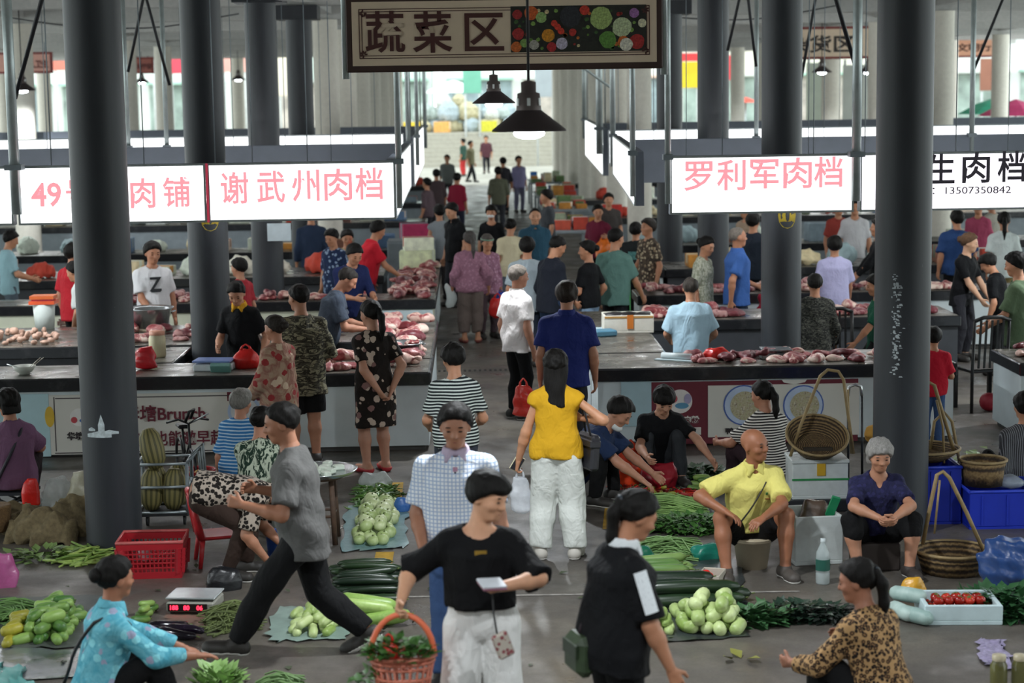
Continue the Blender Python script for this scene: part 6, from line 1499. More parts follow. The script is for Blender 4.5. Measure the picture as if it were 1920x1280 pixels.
MB().lathe([(.001, .005), (.05, 0), (.055, .012), (.085, .035), (.115, .085), (.108, .085), (.078, .04), (.001, .03)], n=24).build('bowl', M('#b9bdb4', .35), t)
for k in range(2): MB().tube([(.03 + .02 * k, 0, .05), (.16 + .03 * k, .02, .16)], .004, 5).build('chopstick', M('#b8b0a2', .5), t)
MB().tube([(-.04, 0, .06), (-.17, 0, .1)], .006, 5).build('spoon', STEEL, t)
t = thing('plastic_jar', 'cream plastic jar with a pinkish lid on the small brown counter', 'jar', (-3.34, 19.5, .77)); MB().lathe([(.001, 0), (.075, 0), (.088, .02), (.088, .2), (.075, .235), (.075, .25)], n=24).build('jar', M('#cfc7a4', .4), t); MB().lathe([(.082, .235), (.082, .275), (.001, .285)], n=24).build('lid', M('#c48a72', .5), t)
def basin(label, c, r, h, name='metal_basin', mat=None, cat='basin'):
    t = thing(name, label, cat, c); mt = mat or M('#b3b8ba', .22, .85)
    MB().lathe([(.001, .006), (r * .72, .004), (r * .78, 0), (r * .95, h * .9), (r * 1.06, h), (r * 1.06, h + .008), (r * .93, h * .92), (r * .72, .02), (r * .7, .014), (.001, .014)], n=32).build('basin', mt, t)
    for s in (-1, 1): MB().tube([(s * r * .98, -.05, h * .8), (s * (r * 1.12), -.03, h * .82), (s * (r * 1.12), .03, h * .82), (s * r * .98, .05, h * .8)], .008, 6).build('handle', mt, t)
    return t
basin('round steel basin of scraps on the left aisle counter', (-.76, 19.3, .83), .21, .07)
tag(MB().bx(-.15, .15, -.12, .12, 0, .05, .01).build('chopping_block', M('#8a6f52', .7), loc=(-.76, 19.3, .78)), 'wooden block under the steel basin', 'block')
basin('large steel pot in front of the man in the white T-shirt', (at_y(284, 585, 21.9).x, 21.75, .82), .27, .22, 'steel_pot')
tag(MB().bx(-.22, .22, -.2, .2, 0, .04, .01).build('cutting_board', M('#b0a48e', .7), loc=(at_y(284, 585, 21.9).x, 21.75, .78)), 'cutting board under the large steel pot', 'board')
meats('small pork scrap in the steel basin', 'scraps in the steel basin', -.9, -.62, 19.18, 19.42, 5, z=.86, sc=(.4, .6))
# white bucket and crates behind
t = thing('white_bucket', 'white bucket with orange lids beside the man in red and black', 'bucket', (at_y(97, 540, 22.5).x, 22.05, .78)); MB().lathe([(.001, 0), (.11, 0), (.13, .3), (.001, .3)], n=20).build('bucket', M('#cdd6d2', .5), t); MB().bx(-.15, .15, -.13, .13, .3, .34).build('lid', M('#d8552a', .5), t); MB().bx(-.14, .14, -.12, .12, .36, .4).build('lid', M('#c9602a', .5), t); MB().bx(-.12, .12, -.1, .1, .34, .36).build('gap', M('#b9385a', .5), t)
# black slat back chairs inside the right stall
def black_chair(label, x, y, rz):
    t = thing('slat_chair', label, 'chair', (x, y, 0), rz); m = M('#121214', .35)
    MB().bx(-.22, .22, -.21, .22, .43, .47, .01).build('seat', m, t)
    for sx in (-1, 1):
        MB().bx(sx * .2 - .02, sx * .2 + .02, .17, .21, 0, .43).build('leg', m, t)
        MB().tube([(sx * .2, -.2, 0), (sx * .2, -.2, .45), (sx * .2, -.24, 1.0)], .02, 6).build('back_leg', m, t)
    MB().tube([(-.21, -.24, .99), (-.1, -.245, 1.03), (.1, -.245, 1.03), (.21, -.24, .99)], .022, 6).build('top_rail', m, t)
    for k in range(5): MB().box((-.13 + .065 * k, -.225, .74), (.022, .014, .52), (.09, 0, 0)).build('slat', m, t)
black_chair('black slat backed chair inside the right stall beside the camouflage shirt', at_y(1583, 620, 20.0).x, 20.35, math.pi)
black_chair('black slat backed chair at the right beside the man in olive', at_y(1850, 620, 19.6).x, 19.8, .2)
tag(MB().ell((0, 0, .1), (.1, .1, .1), 12, 8).build('red_ball_bag', M('#a02434', .5), loc=(on_z(1853, 770).x, on_z(1853, 770).y, 0)), 'round red bundle on the floor under the black chair', 'bundle')
tag(MB().lathe([(.001, 0), (.28, 0), (.3, .4), (.001, .42)], n=20).build('stool', M('#3a4048', .5), loc=(P_smock['root'].location.x, P_smock['root'].location.y + .03, 0)), 'stool under the man in the pale blue smock', 'stool')
# ---------------- left foreground containers
RED = M('#a51d28', .4, 0, .08); REDL = M('#b52a30', .35, 0, .08)
def red_crate():
    t = thing('plastic_crate', 'empty red plastic crate with slotted sides', 'crate', (on_z(291, 1070).x, 13.45, 0), .03); w, d, h = .44, .34, .27; tp = 1.08
    def P(x, y, z): k = 1 + (tp - 1) * z / h; return Vector((x * k, y * k, z))
    MB().bx(-w / 2, w / 2, -d / 2, d / 2, 0, .012).build('bottom', RED, t)
    for ax, s in (('x', -1), ('x', 1), ('y', -1), ('y', 1)):
        L = w if ax == 'y' else d; o = (d if ax == 'y' else w) / 2 * s
        def Q(u, z): return P(u, o, z) if ax == 'y' else P(o, u, z)
        rows = [(0, .05), (.075, .085), (.110, .120), (.145, .155), (.18, .19), (.215, h)]
        sd = MB()
        for (z0, z1) in rows:
            n = Vector((0, .006 * s, 0)) if ax == 'y' else Vector((.006 * s, 0, 0))
            a, b, c, e = Q(-L / 2, z0), Q(L / 2, z0), Q(L / 2, z1), Q(-L / 2, z1)
            sd.add([a - n, b - n, c - n, e - n, a + n, b + n, c + n, e + n], [(0, 1, 2, 3), (7, 6, 5, 4), (0, 4, 5, 1), (3, 2, 6, 7), (1, 5, 6, 2), (0, 3, 7, 4)])
        k = 15 if ax == 'y' else 11
        for i in range(k):
            u = -L / 2 + L * (i + .5) / k; a = Q(u, .05); b = Q(u, .215); sd.tube([a, b], .0055, 4, smooth=False)
        for u in (-L / 2 + .025, L / 2 - .025): sd.tube([Q(u, .04), Q(u, .22)], .025 * .9, 4, smooth=False)
        sd.build('slotted_side', RED, t)
    rim = [P(x, y, h) for x, y in ((-w / 2, -d / 2), (w / 2, -d / 2), (w / 2, d / 2), (-w / 2, d / 2), (-w / 2, -d / 2), (w / 2, -d / 2))]
    MB().tube(rim, .013, 6).build('rim', M('#bf5a58', .4), t)
red_crate()
plastic_bag('small pink plastic scrap inside the red crate', (on_z(275, 1068).x, 13.5, .2), .12, .12, film('#c9a0a4', .7), handles=False, seed=41)
def red_chair():
    t = thing('plastic_chair', 'low red plastic chair with a slotted backrest', 'chair', (on_z(392, 1095).x - .02, 13.72, 0), math.radians(-75))
    MB().box((0, 0, .22), (.30, .30, .025), None, .01).build('seat', REDL, t)
    for sx in (-1, 1):
        for sy in (-1, 1): MB().tube([(sx * .12, sy * .12, .22), (sx * .155, sy * .15, 0)], [.022, .016], 6).build('leg', REDL, t)
        MB().tube([(sx * .14, -.13, .22), (sx * .145, -.17, .4), (sx * .12, -.19, .52)], [.03, .022, .022], 8).build('back_post', REDL, t)
    MB().tube([(-.12, -.19, .52), (-.06, -.2, .56), (.06, -.2, .56), (.12, -.19, .52)], .024, 8).build('top_rail', REDL, t)
    for k in range(3): MB().box((-.06 + .06 * k, -.172, .37), (.034, .014, .32), (.14, 0, 0), .004).build('slat', REDL, t)
    MB().box((0, -.19, .47), (.24, .016, .08), (.14, 0, 0), .004).build('back_panel', REDL, t)
red_chair()
def floor_scale():
    p = on_z(360, 1155); t = thing('floor_scale', 'small electronic scale with red digits on the ground', 'scale', (p.x, p.y + .16, 0), -.12)
    MB().bx(-.165, .165, -.14, .14, .02, .09, .012).build('body', M('#8f8f86', .5), t); MB().bx(-.17, .17, -.13, .14, .105, .118, .005).build('platform', M('#b9c0c2', .25, .6), t)
    MB().bx(-.07, .07, -.06, .06, .09, .106).build('neck', GREYMET, t); f = MB().bx(-.15, .12, -.146, -.139, .03, .08).build('display', M('#1c1616', .3), t)
    led = M('#ff2740', .4, 0, 0, emit=2.5)
    for u, s in ((-.105, '188'), (-.02, '80'), (.07, '06')): lettering(s, .042, led, f, (u, -.149, .055), weight=.001)
    for sx in (-1, 1):
        for sy in (-1, 1): MB().tube([(sx * .13, sy * .11, 0), (sx * .13, sy * .11, .02)], .015, 6).build('foot', DARK, t)
floor_scale()
sheet('brown cardboard sheet under the small scale', [(330, 1180), (420, 1172), (415, 1150), (310, 1150)], M('#6a5a4e', .8), h=.003, name='cardboard', amp=.004, seed=11)
t = thing('round_tray', 'wide metal tray of white bean curd on a round wooden stool', 'tray', (on_z(592, 1030).x, 14.35, .54))
MB().lathe([(.001, .0), (.28, 0), (.315, .03), (.32, .035), (.3, .03), (.27, .012), (.001, .012)], n=40).build('tray', M('#b4babc', .25, .8), t)
for i in range(12):
    a = i * 2.4; d = .05 + .016 * i; o = tag(MB().box((0, 0, .02), (.085, .06, .04), None, .008).build('bean_curd', M('#c9d2c4', .5), loc=(t.location.x + d * math.cos(a), t.location.y + d * math.sin(a), .553), rot=(0, 0, a)), 'white block of bean curd on the wide metal tray', 'bean curd', 'bean curd on the tray')
t = thing('round_stool', 'round wooden stool under the metal tray', 'stool', (t.location.x, 14.35, 0)); WOOD = M('#4a3628', .7, 0, .25, 12)
MB().lathe([(.001, .51), (.21, .51), (.21, .54), (.001, .54)], n=28).build('top', WOOD, t)
for k in range(4): a = .78 + k * 1.57; MB().tube([(.17 * math.cos(a), .17 * math.sin(a), .51), (.20 * math.cos(a), .20 * math.sin(a), 0)], .022, 6).build('leg', WOOD, t)
for k in range(4): a = .78 + k * 1.57; b = a + 1.57; MB().tube([(.185 * math.cos(a), .185 * math.sin(a), .22), (.185 * math.cos(b), .185 * math.sin(b), .22)], .012, 5).build('stretcher', WOOD, t)
p = at_y(535, 895, 14.5); t = thing('counter_scale', 'white kitchen scale beside the tray in front of the leaf print blouse', 'scale', (p.x + .06, 14.42, .30), .3); MB().bx(-.12, .12, -.1, .1, .1, .18, .01).build('body', M('#b9bfc0', .4), t); MB().box((0, -.12, .12), (.2, .05, .08), (.5, 0, 0), .005).build('display', M('#5c6668', .3), t); MB().bx(-.13, .13, -.1, .12, .2, .215, .004).build('platform', M('#cdd3d4', .3, .3), t); MB().bx(-.04, .04, -.04, .04, .18, .2).build('neck', GREYMET, t); MB().bx(-.15, .15, -.12, .12, -.3, .1, .01).build('plinth', M('#5a5c58', .6), t)
def bucket(label, c, r, h, mat, name='bucket', rim=True, cat='bucket'):
    t = thing(name, label, cat, c); MB().lathe([(.001, .004), (r * .78, 0), (r, h), (r * 1.04, h), (r * 1.04, h - .02), (r * .98, h - .02), (r * .96, h - .004), (r * .76, .02), (.001, .02)], n=28).build('tub', mat, t)
    if rim: MB().tube([(r * 1.03 * math.cos(a), r * 1.03 * math.sin(a), h) for a in [2 * math.pi * i / 28 for i in range(29)]], .008, 5, caps=False).build('rim', mat, t)
    return t
p = on_z(372, 938); bucket('red plastic tub with yellow fruit in it behind the red chair', (p.x, p.y, 0), .15, .27, REDL, 'red_tub', cat='tub')
for k in range(4): tag(MB().ell((0, 0, 0), .04, 10, 8).build('yellow_fruit', M('#c99a2a', .5), loc=(p.x + .06 * math.cos(k * 1.6), p.y + .06 * math.sin(k * 1.6), .22)), 'yellow fruit in the red tub', 'fruit', 'yellow fruit in the tub')
# metal cage trolley with ribbed melons
def cage():
    p = on_z(308, 985); t = thing('cage_trolley', 'metal frame trolley with melons beside the left column', 'trolley', (p.x, p.y + .12, 0), .05); w, d, h = .40, .36, .52
    for sx in (-1, 1):
        for sy in (-1, 1): MB().tube([(sx * w / 2, sy * d / 2, .1), (sx * w / 2, sy * d / 2, h)], .016, 6).build('post', GREYMET, t)
    for z in (.12, .33, h):
        for (a, b) in (((-1, -1), (1, -1)), ((1, -1), (1, 1)), ((1, 1), (-1, 1)), ((-1, 1), (-1, -1))): MB().tube([(a[0] * w / 2, a[1] * d / 2, z), (b[0] * w / 2, b[1] * d / 2, z)], .012, 6).build('rail', M('#8f989c', .4, .6), t)
    MB().bx(-w / 2, w / 2, -d / 2, d / 2, .09, .11).build('deck', DARK, t)
    for k in range(3): MB().tube([(w / 2, -d / 2 + d * k / 2, h), (w / 2 + .1, -d / 2 + d * k / 2, h + .1), (w / 2 + .12, -d / 2 + d * k / 2, .25)], .012, 6).build('side_bar', M('#9aa4a8', .4, .6), t)
    for sx in (-1, 1): MB().tube([(sx * .15, -.1, .05), (sx * .15 + .02, -.1, .05)], .05, 12).build('wheel', DARK, t)
    return p
p = cage()
def melon_mat():
    t = NT('ribbed_melon'); sp = t.n('ShaderNodeSeparateXYZ'); t.l(t.obj(), sp.inputs[0]); a = t.math('ARCTAN2', sp.outputs['Y'], sp.outputs['X']); f = t.math('FRACT', t.math('MULTIPLY', a, 14 / 6.283))
    t.col(t.mix(t.math('GREATER_THAN', f, .55), '#7d7446', '#4f4c2c')); t.rough(.6); return t.m
mm = MB(); mm.lathe([(.001, -.17), (.05, -.165), (.09, -.1), (.1, 0), (.085, .11), (.05, .165), (.001, .175)], n=28); mm = mm.mesh('ribbed_melon', melon_mat())
for k, (dx, dy, dz) in enumerate(((-.1, -.06, .29), (.08, -.05, .29), (-.1, .1, .29), (.09, .1, .29), (-.09, -.02, .62))):
    o = link('ribbed_melon', mm, None, (p.x + dx * 1.0, p.y + .12 + dy, dz), (.06 * k, .05, k)); tag(o, 'brownish striped melon in the metal trolley' if k < 4 else 'brownish striped melon on top of the trolley load', 'melon', 'striped melons' if k < 4 else None)
def bicycle():
    p = on_z(360, 925); t = thing('bicycle', 'black bicycle with raised handlebar parked behind the trolley', 'bicycle', (p.x - .02, p.y + .1, 0), -1.25); t.scale = (.72, .72, .72); m = M('#17181a', .4, .3); R = .27
    for cx in (.12, -.75): MB().tube([(cx + R * math.cos(a), 0, R + R * math.sin(a)) for a in [2 * math.pi * i / 28 for i in range(29)]], .018, 6, caps=False).build('wheel', m, t)
    MB().tube([(.12, 0, R), (.02, 0, .62), (-.02, 0, .84)], .016, 6).build('fork', m, t); MB().tube([(.02, 0, .6), (-.35, 0, .34), (-.75, 0, R)], .02, 6).build('frame', m, t); MB().tube([(-.35, 0, .34), (-.5, 0, .72)], .016, 6).build('seat_post', m, t); MB().box((-.5, 0, .74), (.24, .14, .05), None, .02).build('saddle', m, t)
    MB().tube([(-.1, -.26, .86), (-.03, -.12, .9), (-.02, 0, .84), (-.03, .12, .9), (-.1, .26, .86)], .014, 6).build('handlebar', m, t); MB().tube([(-.02, .06, .86), (.14, .22, .98)], .011, 6).build('bar_end', M('#b9bec0', .3, .7), t); MB().tube([(-.02, -.04, .86), (.05, 0, 1.0), (.0, .07, 1.02), (-.05, .03, .9)], .02, 6).build('cable', m, t)
bicycle()
# sacks, bags and folding stool on the left
JUTE = M('#6f6247', .9, 0, .3, 30, .5)
for k, (px, py, w, h, lab) in enumerate(((75, 1022, .55, .24, 'brown jute sack lying flat left of the column'), (135, 1005, .5, .26, 'crumpled brown jute sack against the left column'), (30, 1000, .5, .2, 'folded jute sack at the left edge'))):
    p = on_z(px, py); o = link('jute_sack', blob('jute_sack', [(0, w * .48, w * .24), (h * .3, w * .5, w * .26), (h * .75, w * .38, w * .2), (h, w * .16, w * .08)], JUTE, .018, .03, seed=50 + k), None, (p.x, p.y + .1, .012), (0, 0, .25 * k - .2)); tag(o, lab, 'sack')
p = on_z(112, 958); plastic_bag('large clear plastic bag standing by the jute sacks', (p.x, p.y, .36), .30, .36, film('#b9c0be', .45), handles=False, seed=60)
p = on_z(146, 965); plastic_bag('tall cream plastic bag standing against the left column', (p.x + .02, p.y, .46), .2, .46, film('#b5b19c', .85), handles=False, seed=61)
p = at_y(62, 880, 15.4); plastic_bag('red plastic bag hanging on the folding stool', (p.x, 15.35, .40), .17, .30, film('#e02a24', .95), handles=False, seed=62, fill=.5)
def folding_stool(label, x, y, z):
    t = thing('folding_stool', label, 'stool', (x, y, 0))
    for sy in (-.12, .12):
        MB().tube([(-.18, sy, 0), (.18, sy, z)], .011, 6).build('leg', DARK, t); MB().tube([(.18, sy, 0), (-.18, sy, z)], .011, 6).build('leg', DARK, t)
    MB().bx(-.2, .2, -.14, .14, z - .01, z + .015).build('seat', M('#2c2f36', .8), t)
l = P_purple['root'].location; folding_stool('black folding stool under the woman in the mauve T-shirt', l.x + .02, l.y - .1, .18)
l = P_bluestripe['root'].location; folding_stool('small folding stool under the old woman in blue stripes', l.x, l.y - .08, .12)
l = P_leafy['root'].location; folding_stool('small folding stool under the woman in the leaf print blouse', l.x, l.y - .06, .16)
p = on_z(8, 1098); plastic_bag('pink plastic bag at the left edge', (p.x - .02, p.y, .30), .26, .34, film('#b0588c', .85), handles=False, seed=63)
p = on_z(0, 1010); tag(link('wicker_basket', blob('wicker_basket', [(0, .1, .1), (.1, .14, .14), (.22, .15, .15)], M('#6b5232', .8, 0, .3, 60, .6), .014, .004, seed=64), None, (p.x - .05, p.y, .06)), 'edge of a brown wicker basket at the left edge', 'basket')
p = on_z(500, 1115); bucket('small blue plastic bucket behind the bending woman', (p.x - .02, 13.75, 0), .09, .22, M('#1f4a9a', .4), 'blue_bucket')
p = on_z(470, 1100); plastic_bag('black plastic bag beside the red chair', (on_z(410, 1120).x, 12.95, .2), .26, .22, film('#1a1b1e', .95), handles=False, seed=65)
# ---------------- right foreground containers
l = P_yellow['root'].location; t = bucket('upturned cream bucket under the bald man in yellow', (l.x, l.y + .13, 0), .14, .22, M('#b9ac94', .5), 'cream_bucket')
MB().lathe([(.001, .212), (.142, .212), (.142, .222), (.001, .224)], n=24).build('lid', M('#b9ac94', .5), t)
l = P_granny['root'].location; tag(MB().bx(-.16, .16, -.14, .14, 0, .2, .01).build('low_stool', M('#2e2622', .7), loc=(l.x, l.y + .12, 0)), 'low dark stool under the grey haired woman', 'stool')
p = on_z(1552, 1090); t = cbox('open white foam box between the two seated elders', (p.x, 13.5, 0), (.36, .42, .36), FOAM, .12, wall=.03)
plastic_bag('green and brown bag sticking out of the foam box', (p.x + .03, 13.5, .5), .26, .3, film('#5a4a40', .9), handles=False, seed=70); tag(MB().bx(-.03, .03, -.015, .015, 0, .16).build('green_scoop', M('#1f8a5a', .4), loc=(p.x + .12, 13.42, .34), rot=(.3, .3, 0)), 'green plastic scoop standing in the foam box', 'scoop')
def bottle():
    p = on_z(1545, 1097); t = thing('water_bottle', 'large clear water bottle with a dark green label on the ground', 'bottle', (p.x, p.y + .05, 0)); g = M('#c3cfd0', .08, 0, 0, alpha=.45)
    MB().lathe([(.001, .002), (.045, .0), (.05, .01), (.05, .08), (.047, .085), (.05, .09), (.05, .19), (.046, .23), (.024, .275), (.016, .29), (.016, .305)], n=20).build('bottle', g, t); MB().lathe([(.018, .3), (.018, .325), (.001, .326)], n=14).build('cap', M('#b8c2c4', .4), t); MB().lathe([(.0508, .1), (.0508, .18)], n=20).build('label', M('#20564a', .5), t)
bottle()
p = on_z(1538, 958); WB = (p.x, p.y + .18)
tag(MB().bx(-.34, .34, -.22, .22, 0, .1, .01).build('black_tray', M('#1f2328', .5), loc=(WB[0] + .0, WB[1], 0)), 'black plastic tray under the strapped foam box', 'tray')
t = cbox('white foam box with a green strap and yellow label', (WB[0], WB[1], .1), (.46, .36, .30), FOAM, 0, wall=.03, lid=FOAM)
MB().bx(-.235, .235, -.187, -.18, .16, .175).build('strap', M('#2a8a4a', .5), t); MB().bx(-.03, .04, -.19, -.18, .2, .3).build('label', M('#c9a02a', .5), t)
WICK = None
def wicker():
    t = NT('woven_bamboo'); a = t.n('ShaderNodeTexWave', wave_type='RINGS', rings_direction='Z'); a.inputs['Scale'].default_value = 22; a.inputs['Distortion'].default_value = 1.5; t.l(t.obj(), a.inputs['Vector'])
    c = t.math('ADD', t.math('MULTIPLY', a.outputs['Fac'], .5), t.math('MULTIPLY', t.noise(60, 3), .5)); t.col(t.ramp(c, [(.3, '#2e2216'), (.6, '#6b5436'), (.8, '#8f7750')])); t.rough(.8); t.bump(c, .7, .01); return t.m
WICK = wicker(); BAM = M('#8f7a54', .6, 0, .25, 15)
def bamboo_basket(label, c, r, h, tilt=0.0, hoop=None, rz=0.0, shallow=.65):
    t = thing('bamboo_basket', label, 'basket', c, rz)
    o = MB().lathe([(.001, .01), (r * shallow, .0), (r * .9, h * .6), (r, h), (r * .96, h), (r * .86, h * .6), (r * shallow * .95, .02), (.001, .025)], n=32).build('bowl', WICK, t, rot=(tilt, 0, 0))
    MB().tube([(r * math.cos(a), r * math.sin(a), h) for a in [2 * math.pi * i / 32 for i in range(33)]], .012, 6, caps=False).build('rim', BAM, o)
    if hoop:
        for k, (pts, rad) in enumerate(hoop): MB().tube([Vector(q) - Vector(c) for q in pts], rad, 7).build('carrying_hoop', BAM, t, rot=(0, 0, -rz))
    return t
def px3(lst, Y): return [at_y(x, y, Y) for x, y in lst]
Yb = WB[1]
bamboo_basket('shallow bamboo basket with a tall carrying hoop on the strapped foam box', (WB[0] - .01, Yb, .50), .255, .14, .55, [(px3([(1482, 855), (1500, 800), (1526, 735), (1538, 705), (1552, 693), (1572, 696), (1582, 712), (1588, 760), (1600, 850)], Yb), .014), (px3([(1590, 730), (1592, 800), (1596, 850)], Yb + .15), .009)])
tag(MB().bx(-.12, .12, -.1, .1, 0, .08).build('basket_support', M('#3a332a', .7), loc=(WB[0], Yb + .03, .43)), 'dark block under the tilted bamboo basket', 'block')
BLUE = M('#1c33b0', .4, 0, .08)
def blue_crate(label, px0, px1, Y, d, h, z=0.0):
    a = at_y(px0, 950, Y).x; b = at_y(px1, 950, Y).x; t = thing('blue_crate', label, 'crate', ((a + b) / 2, Y + d / 2, z)); w = b - a; c = .02
    MB().bx(-w / 2, w / 2, -d / 2, d / 2, 0, .02).build('bottom', BLUE, t)
    for (x0, x1, y0, y1) in ((-w / 2, w / 2, -d / 2, -d / 2 + c), (-w / 2, w / 2, d / 2 - c, d / 2), (-w / 2, -w / 2 + c, -d / 2 + c, d / 2 - c), (w / 2 - c, w / 2, -d / 2 + c, d / 2 - c)): MB().bx(x0, x1, y0, y1, .02, h, .005).build('side', BLUE, t)
    MB().tube([(-w / 2, -d / 2, h), (w / 2, -d / 2, h), (w / 2, d / 2, h), (-w / 2, d / 2, h), (-w / 2, -d / 2, h)], .014, 6).build('rim', M('#2a44c8', .4), t)
    for k in range(3): MB().bx(-w / 2 + w * (k + .5) / 3 - .008, -w / 2 + w * (k + .5) / 3 + .008, -d / 2 - .008, -d / 2, .03, h - .03).build('rib', BLUE, t)
    return t
blue_crate('tall blue plastic crate behind the grey haired woman', 1690, 1802, 14.5, .45, .46)
blue_crate('wide blue plastic crate at the right edge', 1818, 1960, 14.3, .5, .30)
bamboo_basket('flat bamboo basket with crossed carrying hoops on the tall blue crate', (at_y(1728, 880, 14.75).x, 14.75, .485), .30, .09, .0, [(px3([(1672, 868), (1695, 790), (1715, 725), (1738, 714), (1752, 722), (1790, 850)], 14.75), .015), (px3([(1710, 868), (1714, 760)], 14.6), .009), (px3([(1756, 750), (1768, 800), (1770, 868)], 14.6), .010), (px3([(1742, 860), (1752, 790), (1770, 772), (1785, 790), (1800, 872)], 14.95), .013)])
bamboo_basket('round bamboo bucket basket on the wide blue crate', (at_y(1845, 930, 14.5).x, 14.55, .31), .185, .2, .0, None, 0, .85)
p = on_z(1800, 1085); bamboo_basket('dark bamboo basket on the ground with a low carrying hoop', (p.x, p.y + .22, 0), .27, .16, 0, [(px3([(1730, 1020), (1746, 940), (1757, 890), (1768, 884), (1780, 895), (1812, 960), (1848, 1040)], p.y + .22), .015), (px3([(1752, 1000), (1762, 900)], p.y + .12), .008)], 0, .8)
p = on_z(1895, 1095); plastic_bag('large translucent blue plastic sack at the right edge', (p.x, p.y, .42), .44, .44, film('#2f4f8a', .8), handles=False, seed=75)
p = on_z(1885, 985, .3); plastic_bag('white plastic film over the wide blue crate', (at_y(1895, 965, 14.4).x, 14.55, .40), .34, .12, film('#a9b4be', .6), handles=False, seed=76)
t = thing('trolley', 'folding luggage trolley with chrome handle behind the foam box', 'trolley', (at_y(1606, 900, 15.6).x, 15.65, 0))
for s in (-.06, .06): MB().tube([(s, 0, .02), (s, .05, .86)], .011, 6).build('tube', M('#2a2c30', .4, .5), t)
MB().tube([(-.06, .05, .85), (-.05, .05, .93), (0, .04, .95), (.05, .05, .93), (.06, .05, .85)], .014, 6).build('handle', M('#b0b4b6', .25, .8), t); MB().bx(-.14, .14, -.2, .02, .02, .04).build('foot_plate', DARK, t)
for s in (-.13, .13): MB().tube([(s - .015, .03, .06), (s + .015, .03, .06)], .06, 14).build('wheel', DARK, t)
p = at_y(1642, 835, 15.2); t = thing('carrying_pole', 'wooden carrying pole with a yellow cloth tied to its top', 'pole', (p.x + .03, 15.3, 0)); MB().tube([(0, 0, 0), (-.03, .02, .58)], .018, 7).build('pole', M('#9a7f3a', .6), t); link('cloth', blob('cloth', [(-.07, .03, .03), (0, .07, .06), (.07, .05, .04)], M('#b98a3a', .8), .012, .012, seed=77), t, (-.03, .02, .58))
t = cbox('low white foam tray full of tomatoes', (on_z(1790, 1150).x, on_z(1790, 1174).y + .22, 0), (.50, .40, .13), M('#bfd2d6', .6), -.06, wall=.03)
sp = []
for i in range(7):
    for j in range(4): sp.append((t.location.x - .19 + .063 * i, t.location.y - .12 + .075 * j, .066 + .0, 0, 0))
for i in range(5):
    for j in range(2): sp.append((t.location.x - .14 + .068 * i, t.location.y - .05 + .085 * j, .125, 0, 0))
put('tomato', 'ripe red tomato in the white foam tray', 'tomato', 'tomatoes in the foam tray', sp)
p = on_z(1338, 1108); t = cbox('small cardboard box with striped print beside the red bag', (p.x, p.y + .12, 0), (.16, .22, .11), M('#b9b2a4', .7), -.35, name='carton', wall=.008)
for px, lab in ((1872, 'brown glass jar at the lower right corner'), (1912, 'second brown glass jar at the right edge of the corner')):
    p = on_z(px, 1290); t = thing('glass_jar', lab, 'jar', (p.x, p.y, 0)); MB().lathe([(.001, .003), (.045, 0), (.05, .02), (.05, .14), (.036, .165), (.036, .18)], n=20).build('jar', M('#6b6a3a', .12, 0, .2, alpha=.75), t); MB().lathe([(.04, .17), (.04, .2), (.001, .202)], n=16).build('lid', M('#b0a68a', .4), t)
p = on_z(1868, 1222); o = sheet('lavender patterned plastic film on the floor at the lower right', [(1840, 1245), (1905, 1258), (1880, 1200), (1835, 1200)], M('#8d84a4', .4, 0, .4, 40), name='plastic_film', seed=19)
g = P_navysq['gr', 1]; p = on_z(1183, 912); plastic_bag('bright orange red plastic bag beside the squatting man in navy', (p.x, p.y, .42), .26, .42, film('#f04a22', .92), seed=80)
p = on_z(1235, 915); plastic_bag('dark red plastic bag before the squatting woman in black', (p.x, p.y - .02, .27), .34, .27, film('#9a1f2e', .92), handles=False, seed=81)
# poster on the third left column
tag(MB().bx(-.16, .16, -.006, 0, 0, .24).build('poster', M('#b9c6cc', .6), loc=(at_y(508, 432, 24.4).x, 25.42, at_y(508, 452, 25.4).z)), 'pale sheet of paper fixed on the third left column', 'paper')
# ================================================================ far trading tables and the bright street
GR = random.Random(99)
PAL = ['#cfd6c6', '#b5402f', '#d6c6a0', '#dfe3df', '#7a8a94', '#c98a3a', '#5f6e5a', '#c2b0a0', '#a8b8a0', '#d0d4c0', '#8a5a48', '#4f6a8a']
def goods_box(x, y, z, w, d, h, c, label, group):
    t = thing('goods_box', label, 'box', (x, y, z), GR.uniform(-.2, .2), group); m = M(c, .7, 0, .2, 9)
    MB().bx(-w / 2, w / 2, -d / 2, d / 2, 0, h, .01).build('carton', m, t); MB().bx(-w / 2 - .004, w / 2 + .004, -d / 6, d / 6, h * .3, h + .004).build('band', M(GR.choice(PAL), .7), t)
SACKS = [blob('goods_sack', [(0, .22, .16), (.08, .26, .2), (.2, .24, .17), (.3, .1, .08)], M(c, .8, 0, .15, 12), .03, .02, seed=90 + i) for i, c in enumerate(('#d9d6c8', '#c9d2c4', '#b8402f', '#cfc09a', '#8fa4a8'))]
